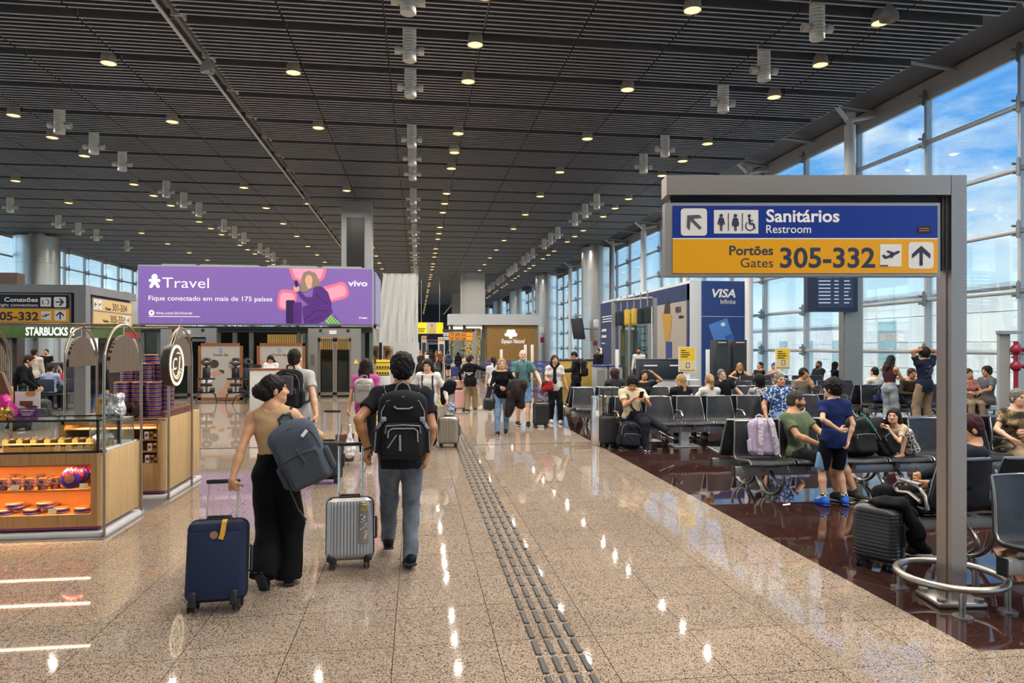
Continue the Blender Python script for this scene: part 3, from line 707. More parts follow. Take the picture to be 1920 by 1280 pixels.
    if top:
        S = SDF(); inf = {'tank': .008, 'tee': .017, 'polo': .017, 'long': .017, 'jacket': .032, 'crop': .008, 'hoodie': .03}[top] * s
        torso(S, inf); S.ell(tp(0, -.008, .0), ((.158 if f else .150) * s * G + inf + .012 * s, .118 * s * G + inf + .012 * s, .13 * s + inf), TM, .03)
        hem = {'tank': .115, 'tee': -.13, 'polo': -.12, 'long': -.10, 'jacket': -.17, 'crop': .14, 'hoodie': -.15}[top]
        if sitting: hem = max(hem, -.03)
        if hem < -.05: S.cone(tp(0, -.005, .1), tp(0, -.01, hem), .135 * s * G + inf, .142 * s * G + inf, .05, Fw, .8, True)
        S.plane(tp(0, 0, hem), -U)
        if top in ('tank', 'crop'):
            S.cute(tp(0, .03, .6), (.085 * s, .15 * s, .15 * s), TM)
            for q in (-1, 1): S.cute(tp(q * (sw + .035), -.0, .43), (.075 * s, .14 * s, .125 * s), TM)
        else:
            S.plane(neck + U * (.035 if top in ('jacket', 'polo') else .012) * s + Fw * 0, U * 1 + Fw * .35)
            S.cute(tp(0, .06, .6), (.068 * s, .10 * s, .10 * s), TM)
            fr = {'tee': .62, 'polo': .66}.get(top, 1.0); r0, r1 = (.064, .070) if fr < 1 else (.062, .052)
            if top in ('jacket', 'hoodie'): r0, r1 = .075, .062
            for sd in 'lr':
                a, e, w = J[sd]
                S.cone(a, a + (e - a) * fr, r0 * s * am, r1 * s * am, .035 * s, cap=fr < 1)
                if fr == 1: S.cone(e, e + (w - e) * .97, r1 * s * am, (.042 if top != 'jacket' else .05) * s * am, .02, cap=False)
            if top in ('polo', 'jacket'): S.cone(neck - U * .015 * s, neck + U * .04 * s, .078 * s, .07 * s, .015, cap=True)
            if top == 'hoodie': S.ell(tp(0, -.1, .49), (.11 * s, .06 * s, .07 * s), TM, .03)
        S.wr = (.0035 if top != 'tank' else .0022, 26, sd0)
        soft({'tank': 'tank_top', 'tee': 't_shirt', 'polo': 'shirt', 'long': 'long_sleeved_top', 'jacket': 'jacket', 'crop': 'crop_top', 'hoodie': 'sweater'}[top], [S.mesh(res)], tcm, T)
    if bottom:
        S = SDF(); lo = {'trousers': (.099, .080, .066), 'jeans': (.096, .074, .060), 'wide': (.102, .104, .108), 'leggings': (.093, .070, .047), 'shorts': (.104, .092, 0), 'cargo': (.102, .086, .078)}[bottom]
        inf = .008 * s; wa = .13 if bottom != 'wide' else .165
        S.ell(tp(0, -.012, .0), ((.158 if f else .152) * s * G + inf, .12 * s * G + inf, .13 * s + inf), TM, 0)
        S.cone(tp(0, -.005, .0), tp(0, 0, wa), .15 * s * G + inf, .125 * s * G + inf, .04, Fw, .82, True); S.plane(tp(0, 0, wa), U)
        for sd in 'lr':
            a, k, an = J[sd + 'leg']
            if bottom == 'shorts': S.cone(a, a + (k - a) * (.86 if not child else .96), lo[0] * s * (.5 + .5 * G), lo[1] * s * (.5 + .5 * G), .045 * s, cap=True)
            else:
                S.cone(a, k, lo[0] * s * (.5 + .5 * G), lo[1] * s, .045 * s)
                e = an + nrm(an - k) * (.02 if bottom != 'wide' else .035) * s; S.cone(k, e, lo[1] * s, lo[2] * s, .03 * s, cap=bottom != 'leggings')
        S.wr = (.0045 if bottom != 'leggings' else .0012, 20, sd0 + 5)
        soft('shorts' if bottom == 'shorts' else 'leggings' if bottom == 'leggings' else 'trousers', [S.mesh(res)], bcm, T)
    if not bare_feet:
        for sd, sg in (('l', -1), ('r', 1)):
            k, an = J[sd + 'leg'][1:]; ty = R(p[sd + 'toeyaw']); tt = R(p[sd + 'toe'])
            fd = rotz(ty) @ V(0, math.cos(tt), -math.sin(tt)); up = rotz(ty) @ V(0, math.sin(tt), math.cos(tt)); rtt = np.cross(fd, up); FM = np.stack([rtt, fd, up], 1); b0 = an - up * .068 * s
            S = SDF(); S.cone(b0 - fd * .05 * s + up * .045 * s, b0 + fd * .07 * s + up * .035 * s, .044 * s, .042 * s, .03, up, 1.0).cone(b0 + fd * .06 * s + up * .03 * s, b0 + fd * .16 * s + up * .022 * s, .045 * s, .036 * s, .03, up, .8)
            S.cone(an - fd * .01 * s, an + up * .025 * s, .046 * s, .043 * s, .03); S.plane(b0 - up * -.004, -up)
            so = soft('shoe', [S.mesh(max(res * .75, .008))], cloth('shoe' + shoe.strip('#'), shoe, .6), T)
            S = SDF(); S.box(b0 + fd * .05 * s + up * .008 * s, (.044 * s, .142 * s, .013 * s), .012, FM); S.plane(b0 - up * .004, -up) if tt == 0 else None
            soft('sole', [S.mesh(.009)], mat('sole' + sole.strip('#'), srgb(sole), .7), so)
            if socks is not None:
                S = SDF(); S.cone(an - (an - k) * .22, an, .047 * s, .041 * s, 0, cap=True); soft('sock', [S.mesh(.007)], socks, T)
    # -------- hair
    if hair and hair != 'bald':
        S = SDF(); th_ = {'short': .012, 'crew': .006, 'bun': .012, 'long': .014, 'curly': .034, 'thick': .024, 'pony': .011, 'cap': .012, 'beanie': .016, 'scarf': .02}[hair] * hs
        S.ell(hp(0, -.016, .032), (.077 * hs + th_, .096 * hs + th_, .093 * hs + th_), HM, 0)
        if hair in ('thick', 'curly', 'short', 'crew'): S.ell(hp(0, -.05, -.025), (.066 * hs + th_ * .6, .062 * hs + th_ * .6, .07 * hs), HM, .02)
        cutz = {'cap': .03, 'beanie': .02}.get(hair)
        if hair not in ('cap', 'beanie'):
            S.cute(hp(0, .105, -.035), (.082 * hs, .075 * hs, .105 * hs), HM); S.cute(hp(0, .06, -.12), (.12 * hs, .085 * hs, .11 * hs), HM) if hair in ('short', 'crew', 'thick', 'bun', 'pony') else None
        if hair in ('short', 'crew'): S.plane(hp(0, 0, -.075), -HU)
        if hair == 'bun': S.ell(hp(-.0, -.125, .0), (.058 * hs, .055 * hs, .06 * hs), HM, .03); S.ell(hp(0, -.07, -.03), (.072 * hs, .05 * hs, .06 * hs), HM, .03)
        if hair == 'pony': S.chain([hp(0, -.10, .05), hp(0, -.14, .0), hp(0, -.135, -.12), hp(0, -.12, -.2)], [.03 * hs, .036 * hs, .03 * hs, .014 * hs], .02)
        if hair in ('long', 'scarf'):
            for q in (-1, 1): S.chain([hp(q * .07, -.02, .03), hp(q * .085, -.03, -.08), hp(q * .095, -.03, -.19), hp(q * .08, -.0, -.27)], [.032 * hs, .034 * hs, .036 * hs, .02 * hs], .03)
            S.chain([hp(0, -.075, .0), hp(0, -.085, -.1), hp(0, -.10, -.2), hp(0, -.105, -.27)], [.07 * hs, .066 * hs, .062 * hs, .04 * hs], .03, n=HF, q=.6)
        if hair == 'curly': S.ell(hp(0, -.05, -.09), (.10 * hs, .07 * hs, .10 * hs), HM, .03)
        S.wr = ((.006 if hair in ('thick', 'curly') else .003) * hs, 120 if hair != 'thick' else 85, sd0) if hair not in ('cap', 'beanie', 'scarf') else None
        if cutz is not None: S.plane(hp(0, .09, cutz + .002), -HU + HF * .12)
        rh = max(res * .5, .006)
        nm = {'cap': 'cap', 'beanie': 'beanie', 'scarf': 'head_scarf'}.get(hair, 'hair'); hm = cloth('hat' + hc.strip('#'), hc) if hc.startswith('#') else hair_mat(hc)
        if hair == 'cap': S.cone(hp(0, .09, .045), hp(0, .155, .04), .055 * hs, .05 * hs, .01, HU, .14)
        ho = soft(nm, [S.mesh(rh)], hm, T)
        if hair in ('cap', 'beanie'):
            S = SDF(); S.ell(hp(0, -.04, -.012), (.080 * hs, .078 * hs, .075 * hs), HM, 0); S.cute(hp(0, .09, -.03), (.085 * hs, .09 * hs, .12 * hs), HM); S.plane(hp(0, 0, -.075), -HU); soft('hair', [S.mesh(rh)], hair_mat('dark'), T)
    if beard:
        S = SDF(); S.ell(hp(0, .032, -.05), (.0705 * hs, .0705 * hs, .068 * hs), HM, 0); S.ell(hp(0, .07, -.093), (.040 * hs, .034 * hs, .029 * hs), HM, .02); S.cute(hp(0, .10, -.055), (.024 * hs, .03 * hs, .013 * hs), HM); S.plane(hp(0, 0, -.03), HU - HF * .15); soft('beard', [S.mesh(.006)], hair_mat(beard), T)
    if watch:
        a, e, w = J[watch]; mb = MB(); d = nrm(w - e); c = w - d * .015; u = nrm(np.cross(d, V(.3, .5, .8))); v = np.cross(d, u)
        mb.tube([tuple(c + (u * math.cos(t) + v * math.sin(t)) * .031 * s) for t in np.linspace(0, 2 * math.pi, 18)[:-1]], .008, 6, 0, True); mb.build('watch', black_plastic, T)
    J.update(neck=neck, hd=hd, HM=HM, TM=TM, pel=pel, tp=tp, hp=hp, s=s)
    return T, J
# ---------------------------------------------------------------- signs and boards
def atY(px, Y): D = Y * CT / (1 - (px - VPX) * CT * ST / F); return (px - VPX) * CT * D / F, D
def atX(px, X): D = X * F / (CT * (px - VPX)); return (D - X * ST) / CT, D
def bw(vs): xs_ = [v[0] for v in vs]; return min(xs_), max(xs_)
class Face:
    """flat lettering plane: root local frame, x to the reader's right, z up, facing local -y; u0 and k turn picture pixels into metres"""
    def __init__(s, u0, z0, k, kz=None): s.u0, s.z0, s.k, s.kz = u0, z0, k, kz or k
    def p(s, px, py): return ((px - s.u0) * s.k, (s.z0 - py) * s.kz)
    def rect(s, mb, x0, y0, x1, y1, y, t=.004, mi=0, r=0):
        a, b = s.p(x0, y0); c, d = s.p(x1, y1); cx, cz, w, h = (a + c) / 2, (b + d) / 2, abs(c - a), abs(b - d)
        if r: mb.prism([(x + cx, z + cz) for x, z in rrect(w, h, r * s.k)], t, None, (0, y, 0), mi)
        else: mb.box((cx, y, cz), (w, t, h), None, mi)
    def text(s, mb, t, x0, x1, base, cap, y, bold=0.0, mi=0, shear=0.0):
        vs, fs = text_geo(t, bold, 'LEFT', shear, .002); a, b = bw(vs); X0, zb = s.p(x0, base); X1, _ = s.p(x1, base)
        sx = (X1 - X0) / (b - a); sz = cap * s.kz / .73
        mb.add([(X0 + (v[0] - a) * sx, y - v[2] * .8, zb + v[1] * sz) for v in vs], fs, mi)
    def poly(s, mb, pts, y, t=.003, mi=0): mb.prism([s.p(*q) for q in pts], t, None, (0, y, 0), mi)
    def disc(s, mb, cx, cy, r, y, t=.003, mi=0, ry=None, n=20, a0=0, a1=360): s.poly(mb, [(cx + r * math.cos(R(a0 + (a1 - a0) * i / n)), cy - (ry or r) * math.sin(R(a0 + (a1 - a0) * i / n))) for i in range(n if a1 - a0 == 360 else n + 1)], y, t, mi)
    def line(s, mb, pts, w, y, t=.003, mi=0):
        for (ax, ay), (bx, by) in zip(pts[:-1], pts[1:]):
            L = math.hypot(bx - ax, by - ay) + 1e-6; nx, ny = -(by - ay) / L * w / 2, (bx - ax) / L * w / 2
            s.poly(mb, [(ax + nx, ay + ny), (ax - nx, ay - ny), (bx - nx, by - ny), (bx + nx, by + ny)], y, t, mi)
def arrow(Fc, mb, cx, cy, r, deg, y, mi=0, w=.24):
    c, s_ = math.cos(R(deg)), math.sin(R(deg))
    def q(a, b): return (cx + (a * c - b * s_) * r, cy - (a * s_ + b * c) * r)
    Fc.poly(mb, [q(*p) for p in ((-.9, -w * .6), (.55, -w * .6), (.55, w * .6), (-.9, w * .6))], y, .003, mi)
    for sg in (1, -1): Fc.poly(mb, [q(*p) for p in ((.95, 0), (.18, .85 * sg), (-.22, .85 * sg), (.5, 0))][::sg], y - .0012, .003, mi)
def plane_icon(Fc, mb, x0, y0, x1, y1, y, mi=0):
    w, h = x1 - x0, y1 - y0
    def q(a, b): return (x0 + a * w, y0 + b * h)
    Fc.poly(mb, [q(*p) for p in ((.08, .50), (.16, .46), (.30, .54), (.80, .30), (.93, .31), (.90, .38), (.38, .62), (.22, .66))], y, .003, mi)
    Fc.poly(mb, [q(*p) for p in ((.28, .31), (.36, .28), (.66, .38), (.52, .45))], y - .001, .003, mi)
    Fc.poly(mb, [q(*p) for p in ((.60, .42), (.73, .36), (.56, .60), (.48, .62))], y - .0015, .003, mi)
    Fc.rect(mb, x0 + .0 * w, y0 + .93 * h, x0 + .36 * w, y0 + .98 * h, y, .003, mi)
sign_blue = mat('sign_blue', srgb('#17368f'), .3); sign_yel = mat('sign_amber', srgb('#e3a41c'), .3, 0, .03, 3); sign_white = mat('sign_white', (.74, .75, .74), .35)
sign_navy = mat('sign_navy_backing', srgb('#1c2a42'), .4)
# big gate sign by the seats
Dm = 4.85; k = Dm / F; xb, yb_ = at(1787, Dm)
T = thing('wayfinding_sign', 'large steel portal sign with blue restroom band and amber gates 305-332 band', 'sign', (xb, yb_, 0), -TH)
Fm = Face(1787, HOR + H / k, k)
b = MB(); zt = Fm.p(0, 328)[1]
b.box((.042, .086, zt / 2), (.106, .172, zt)); b.box((-.013, .06, zt / 2), (.012, .02, zt)); b.build('post', steel, T)
b = MB(); Fm.rect(b, 1250, 328, 1783, 365, .086, .172); b.build('beam', steel, T)
b = MB(); Fm.rect(b, 1262, 365, 1764, 510, .11, .05); Fm.rect(b, 1744, 365, 1780, 505, .11, .06); b.build('backing_panel', sign_navy, T)
sb = MB(); Fm.rect(sb, 1247, 380, 1763, 518, .045, .09, 0, 2); sb = sb.build('sign_board', steel_dull, T)
b = MB(); Fm.rect(b, 1261, 386, 1757, 446, -.003, .006); b.build('blue_panel', sign_blue, sb)
b = MB(); Fm.rect(b, 1261, 446.3, 1757, 448.7, -.003, .006); b.build('divider', sign_white, sb)
b = MB(); Fm.rect(b, 1261, 449, 1757, 512, -.003, .006); b.build('amber_panel', sign_yel, sb)
b = MB(); Fm.text(b, 'Sanitários', 1436, 1573, 416, 24, -.007, .022); Fm.text(b, 'Restroom', 1436, 1520, 437, 16, -.007, .004); b.build('lettering', white_ink, sb)
b = MB(); Fm.text(b, 'Portões', 1367, 1449, 478, 18, -.007, .018); Fm.text(b, 'Gates', 1388, 1449, 501, 18, -.007, -.002); Fm.text(b, '305-332', 1462, 1640, 501, 38, -.007, .02); b.build('lettering', navy_ink, sb)
for a in ((1276, 391, 1325, 442, -.007, .004, 0, 6), (1338, 394, 1421, 438, -.007, .004), (1649, 458, 1689, 500, -.007, .004), (1702, 454, 1749, 504, -.007, .004, 0, 6)): b = MB(); Fm.rect(b, *a); b.build('pictogram_field', sign_white, sb)
b = MB(); y = -.0105; q = mat('pictogram_grey', srgb('#4a5058'), .5)
arrow(Fm, b, 1301, 417, 19, 135, y); ar = b.build('arrow', q, sb)
b = MB(); arrow(Fm, b, 1725.5, 480, 20, 90, y); plane_icon(Fm, b, 1649, 458, 1689, 500, y)
for x in (1365, 1391): Fm.rect(b, x - .7, 400, x + .7, 433, y)
for cx, wom in ((1351.5, 0), (1378, 1)):
    Fm.disc(b, cx, 404.5, 3.2, y); Fm.rect(b, cx - 2.2, 420, cx - .4, 433, y); Fm.rect(b, cx + .4, 420, cx + 2.2, 433, y)
    if wom: Fm.poly(b, [(cx - 2.6, 408.5), (cx + 2.6, 408.5), (cx + 6.4, 424), (cx - 6.4, 424)], y - .0006)
    else: Fm.rect(b, cx - 3.6, 408.5, cx + 3.6, 422, y - .0006)
    for s in (-1, 1): Fm.line(b, [(cx + 3.4 * s, 409.5), (cx + 6 * s, 421)], 2, y - .001)
cx = 1404; Fm.disc(b, cx, 405, 3, y); Fm.line(b, [(cx, 409), (cx + 1, 420), (cx + 8, 420), (cx + 10, 429)], 3.4, y - .0008); Fm.line(b, [(cx + .5, 414), (cx + 7, 414)], 2, y - .001)
Fm.line(b, [(cx + 1.5 + 8.2 * math.cos(R(a)), 424 - 8.2 * math.sin(R(a))) for a in range(130, 341, 15)], 2, y)
b.build('pictogram', navy_ink, sb)
b = MB(); Fm.poly(b, [(1719, 425), (1743, 423), (1744, 437), (1719, 438)], -.008); st = b.build('sticker', black_plastic, sb)
b = MB(); [Fm.rect(b, 1722, 428 + i * 4, 1740, 429.3 + i * 4, -.0105, .002) for i in range(2)]; b.build('sticker_print', mat('sticker_red_print', (.5, .2, .16)), sb)
b = MB(); b.rbox((.04, .09, .02), (.34, .30, .04), .015); [b.cyl((.04 + sx * .13, .09 + sy * .11, .0), (.04 + sx * .13, .09 + sy * .11, .06), .03) for sx in (-1, 1) for sy in (-1, 1)]; b.build('base_plate', steel, T)
# steel guard ring round the foot of the post
T = thing('guard_ring', 'low round steel guard rail around the foot of the large sign post', 'guard rail', (xb + .06, yb_ + .10, 0), -TH)
b = MB(); rg = .335
b.tube([(rg * math.cos(R(a)), rg * math.sin(R(a)), .185) for a in range(0, 360, 8)], .026, 10, 0, True); b.build('ring', steel, T)
for a in (250, 320, 130, 30):
    b = MB(); b.cyl((rg * math.cos(R(a)), rg * math.sin(R(a)), .0), (rg * math.cos(R(a)), rg * math.sin(R(a)), .17), .022, None, 12); b.cyl((rg * math.cos(R(a)), rg * math.sin(R(a)), .0), (rg * math.cos(R(a)), rg * math.sin(R(a)), .012), .062, None, 18); b.build('foot', steel, T)
# corner portal sign by the coffee shop
Dl = 12.3; k = Dl / F; xl, yl = at(150, Dl)
T = thing('wayfinding_sign', 'steel corner portal with black flight connections sign and amber gate signs beside the sweets kiosk', 'sign', (xl, yl, 0))
Fl = Face(150, HOR + H / k, k); zt = Fl.p(0, 534)[1]
b = MB(); b.box((0, .09, zt / 2), (.19, .18, zt)); b.box((.075, -.003, zt / 2 - .1), (.04, .01, zt - .2)); b.build('post', steel_dull, T)
b = MB(); Fl.rect(b, -60, 534, 140, 549, .09, .18); b.box((0, 1.2, zt - .075), (.19, 2.05, .15)); b.build('beam', steel_dull, T)
b = MB(); Fl.rect(b, -60, 549, 136, 605, .1, .05); b.box((-.02, 1.15, zt - .2), (.05, 1.9, .14)); b.build('backing_panel', sign_navy, T)
sb = MB(); Fl.rect(sb, -60, 551, 133, 606, .04, .07); sb = sb.build('sign_board', steel_dull, T)
b = MB(); Fl.rect(b, -58, 553, 131, 577.5, -.002, .01); b.build('black_panel', mat('sign_black', (.012, .016, .022), .3), sb)
b = MB(); Fl.rect(b, -58, 580, 131, 604, -.002, .01); b.build('amber_panel', sign_yel, sb)
b = MB(); Fl.text(b, 'Conexões', 20, 77.5, 566.5, 8.5, -.009, .02); Fl.text(b, 'Flight connections', 7.5, 77.5, 575, 5.5, -.009, .004); b.build('lettering', white_ink, sb)
b = MB(); Fl.text(b, '305-332', .5, 79, 600.5, 15.5, -.009, .03); b.build('lettering', navy_ink, sb)
for a in ((82, 558, 100, 575, -.008, .006), (105, 557, 126, 576, -.008, .006, 0, 2.5), (83, 584, 100, 600, -.008, .006), (106, 582, 126, 601, -.008, .006, 0, 2.5)): b = MB(); Fl.rect(b, *a); b.build('pictogram_field', sign_white, sb)
b = MB(); arrow(Fl, b, 115.5, 566.5, 8, 0, -.0125); arrow(Fl, b, 116, 591.5, 8, 90, -.0125); plane_icon(Fl, b, 83, 584, 100, 600, -.0125)
Fl.line(b, [(91 + 5.5 * math.cos(R(a)), 566.5 - 5.5 * math.sin(R(a))) for a in range(-60, 100, 20)], 1.4, -.0125); Fl.line(b, [(91 + 5.5 * math.cos(R(a)), 566.5 - 5.5 * math.sin(R(a))) for a in range(140, 260, 20)], 1.4, -.0125); b.build('pictogram', navy_ink, sb)
# its second board, turned to face across the walkway
M90 = rot(rz=90)
sb = MB(); z0, z1 = Fl.p(0, 606)[1], Fl.p(0, 555)[1]; sb.box((.06, 1.15, (z0 + z1) / 2), (.06, 1.78, z1 - z0)); sb = sb.build('sign_board', steel_dull, T)
pale = mat('sign_pale_amber', srgb('#d8b878'), .25, 0, .03, 3)
b = MB(); b.box((.092, 1.15, z0 + .12), (.006, 1.72, .215)); b.box((.092, 1.15, z1 - .12), (.006, 1.72, .215)); b.build('amber_panel', pale, sb)
b = MB(); fw = mat('sign_brown_ink', srgb('#4a3a24'), .5)
for row, (num, zc) in enumerate((('301-304', z1 - .2), ('305-332', z0 + .045))):
    o_ = .35 if row == 0 else .25
    for t_, du, dz, sz_ in (('Portões', o_ + .12, .09, .075), ('Gates', o_ + .16, .0, .075), (num, o_ + .42, 0, .2)):
        vs, fs = text_geo(t_, .005, 'LEFT', 0, .02); b.add([(.097 + v[2] * .1, .3 + du + v[0] * sz_ * 1.05, zc + v[1] * sz_) for v in vs], fs)
b.build('lettering', fw, sb)
ys = [(.38, z1 - .12), (.55, z1 - .12), (1.80, z0 + .12), (1.62, z0 + .12)]
for y_, z_ in ys: b = MB(); b.box((.0955, y_, z_), (.004, .14, .17)); b.build('pictogram_field', sign_white, sb)
b = MB(); Fx = Face(0, 0, 1)
for (y_, z_), dg in zip((ys[0], ys[2]), (180, 0)):
    q = MB(); arrow(Fx, q, 0, 0, .055, dg, 0); b.add([(.099 - v[1], y_ + v[0], z_ + v[2]) for v in q.v], q.f)
for (y_, z_) in (ys[1], ys[3]):
    q = MB(); plane_icon(Fx, q, -.06, -.07, .06, .07, 0); b.add([(.099 - v[1], y_ + v[0], z_ + v[2]) for v in q.v], q.f)
b.build('pictogram', navy_ink, sb)
# far gate sign 309-332
Df = 37; k = Df / F; xf, yf = at(889.5, Df)
T = thing('wayfinding_sign', 'small far portal sign in amber reading 309-332 and 307,308 by the plant shop', 'sign', (xf, yf, 0))
Ff = Face(889.5, HOR + H / k, k); zt = Ff.p(0, 618)[1]
b = MB(); b.box((0, .1, zt / 2), (.19, .18, zt)); b.build('post', steel_dull, T)
b = MB(); Ff.rect(b, 830, 617.6, 890, 621.4, .1, .18); b.build('beam', mat('dark_bronze', (.09, .06, .05), .4, .5), T)
sb = MB(); Ff.rect(sb, 831, 622.5, 886.5, 638.5, .06, .08); sb = sb.build('sign_board', sign_navy, T)
b = MB(); Ff.rect(b, 842, 623, 886, 630.2, .01, .02); Ff.rect(b, 842, 630.8, 886, 638, .01, .02); b.build('amber_panel', mat('sign_orange', srgb('#d98a1a'), .4, emit=.25), sb)
b = MB(); Ff.text(b, '309-332', 853.5, 874, 629.4, 5, -.002, .03); Ff.text(b, '307,308', 853.5, 874, 637.2, 5, -.002, .03)
for yy in (625, 628, 633, 636): Ff.rect(b, 843.5, yy - .6, 852, yy + .6, -.002, .006)
b.build('lettering', navy_ink, sb)
b = MB()
for yy in (623.4, 631.2): Ff.rect(b, 831.5, yy, 836, yy + 6, .01, .02); Ff.rect(b, 836.8, yy, 841.3, yy + 6, .01, .02)
b.build('pictogram_field', sign_white, sb)
b = MB(); arrow(Ff, b, 833.7, 626.4, 2, 90, -.003); arrow(Ff, b, 833.7, 634.2, 2, 180, -.003); Ff.rect(b, 837.6, 626, 840.5, 627, -.003); Ff.rect(b, 837.6, 634, 840.5, 635, -.003); b.build('pictogram', navy_ink, sb)
# purple billboard over the lifts
YB = 25.55; (xa, Da), (xc, Dc) = atY(260, YB), atY(697, YB); Dmid = (Da + Dc) / 2; k = (xc - xa) / 437
T = thing('billboard', 'wide backlit purple travel billboard above the glass lifts', 'billboard', (xa, YB, 0))
zb0, zb1 = zat(607, Dmid), zat(501, Dmid); kz = (zb1 - zb0) / 106; Fb = Face(260, 607 + zb0 / kz, k, kz)
def glow(n, hx, e=.55, r=.35): return mat(n, srgb(hx), r, 0, .02, 1, emit=e * .4)
b = MB(); Fb.rect(b, 258, 499, 699, 609, .25, .46); b.build('case', grey_paint, T)
ap = MB(); Fb.rect(ap, 260, 501.5, 697, 607, 0, .03); ap = ap.build('poster', glow('billboard_purple', '#7d62ae', .4), T)
wl = glow('billboard_white', '#efeaf2', .6)
b = MB(); Fb.text(b, 'Travel', 303, 388, 541, 20, -.017, -.002); Fb.text(b, 'Fique conectado em mais de 175 países', 278, 506, 564.5, 9, -.017, .006); Fb.text(b, 'vivo.com.br/travel', 291, 357, 590, 5.4, -.017, .004); Fb.text(b, 'vivo', 651, 688.5, 534, 11.5, -.017, .02)
Fb.rect(b, 278, 593.6, 372, 594.8, -.017); Fb.disc(b, 283.5, 587.5, 5.2, -.017); Fb.rect(b, 672, 593, 676, 594, -.017); Fb.rect(b, 673.6, 593, 674.6, 597, -.017); Fb.rect(b, 677, 594, 688, 596, -.017)
Fb.disc(b, 289, 521.5, 5.6, -.017); Fb.line(b, [(283, 528), (295, 528)], 6, -.018)
for s in (-1, 1): Fb.disc(b, 289 + s * 7.6, 528, 3, -.0175); Fb.line(b, [(289, 529), (289 + s * 6.5, 539)], 6, -.0185); Fb.disc(b, 289 + s * 6.5, 539, 3, -.0175)
b.build('lettering', wl, ap)
b = MB(); Fb.poly(b, [(281.8, 584.5), (286, 587.5), (284, 588), (283.5, 590.5)], -.021); b.build('cursor_mark', glow('billboard_dark', '#3a2a52', .2), ap)
pk = glow('billboard_pink', '#e79ab4', .5); pkd = glow('billboard_deep_pink', '#d66f92', .5)
def rr2(cx, cy, w, h, r, deg): return [(cx + x * math.cos(R(deg)) - z * math.sin(R(deg)), cy - (x * math.sin(R(deg)) + z * math.cos(R(deg)))) for x, z in rrect(w, h, r)]
b = MB(); Fb.poly(b, [(537, 502), (610, 502), (605, 520), (590, 533), (562, 533), (544, 522)], -.0165); Fb.poly(b, rr2(621, 548, 62, 33, 12, 17), -.0165); Fb.poly(b, rr2(534, 562, 36, 40, 12, -5), -.0165); b.build('flower_shape', pkd, ap)
b = MB(); Fb.poly(b, [(543, 502), (604, 502), (599, 518), (587, 527), (564, 527), (549, 518)], -.0185); Fb.poly(b, rr2(622, 548, 50, 22, 9, 17), -.0185); Fb.poly(b, rr2(534, 563, 27, 30, 9, -5), -.0185); b.build('flower_shape', pk, ap)
pu = glow('billboard_plum', '#54307e', .3); pud = glow('billboard_deep_plum', '#351f55', .2); fl_ = glow('billboard_skin', '#d7a68c', .4); hr = glow('billboard_hair', '#8d7d72', .3); gr = glow('billboard_green', '#86c26e', .4)
b = MB(); Fb.rect(b, 532, 562, 549, 606, -.021, .003, 0, 3); b.build('suitcase_picture', pud, ap)
b = MB(); Fb.rect(b, 546, 566, 562, 606, -.022, .003, 0, 3); [Fb.rect(b, 548.5 + i * 4.2, 570, 550.5 + i * 4.2, 604, -.024) for i in range(3)]; b.build('suitcase_picture', pu, ap)
b = MB(); Fb.poly(b, [(563, 575), (578, 569), (600, 575), (616, 570), (622, 584), (606, 600), (592, 606), (566, 606)], -.025)
Fb.poly(b, [(585, 536), (601, 536), (612, 546), (619, 566), (618, 584), (600, 590), (588, 576), (572, 568), (559, 556), (553, 546), (560, 545), (570, 556), (582, 556)], -.027); b.build('figure_picture', pu, ap)
b = MB(); Fb.line(b, [(566, 600), (590, 580), (612, 582)], 1.2, -.029); Fb.line(b, [(578, 603), (600, 592)], 1.2, -.029); Fb.line(b, [(588, 548), (600, 562), (612, 568)], 1.2, -.029); b.build('fold_picture', pud, ap)
b = MB(); Fb.poly(b, [(566, 509), (576, 506), (588, 510), (594, 522), (597, 534), (588, 536), (570, 546), (560, 546), (561, 522)], -.029); b.build('hair_picture', hr, ap)
b = MB(); Fb.disc(b, 575.5, 524, 7.2, -.031, .003, 0, 10); Fb.disc(b, 552, 540, 6, -.031, .003, 0, 6.5); Fb.poly(b, [(570, 532), (582, 532), (580, 539), (574, 540)], -.030); b.build('face_picture', fl_, ap)
b = MB(); Fb.poly(b, [(548, 525), (554, 525), (556, 536), (550, 538)], -.033); b.build('phone_picture', pud, ap)
b = MB(); Fb.poly(b, [(606, 600), (618, 590), (638, 606), (612, 606)], -.024); b.build('leg_picture', gr, ap)
b = MB(); [Fb.line(b, [(610 + i * 5, 597 - i * 2), (618 + i * 6, 605)], 1, -.027) for i in range(4)]; b.build('leg_stripe_picture', glow('billboard_navy', '#24363a', .2), ap)
# side face of the billboard and its grey top boxes
b = MB(); b.box((xc - xa + .06, 2.3, (zb0 + zb1) / 2), (.1, 3.6, zb1 - zb0 - .1)); b.build('side_poster', glow('billboard_side', '#7f78a6', .3), T)
b = MB()
for a, c in ((300, 362), (370, 478), (496, 590), (600, 676)): Fb.rect(b, a, 496.5, c, 500, .35, .5)
b.build('top_box', mat('grey_box', (.36, .37, .36), .6), T)
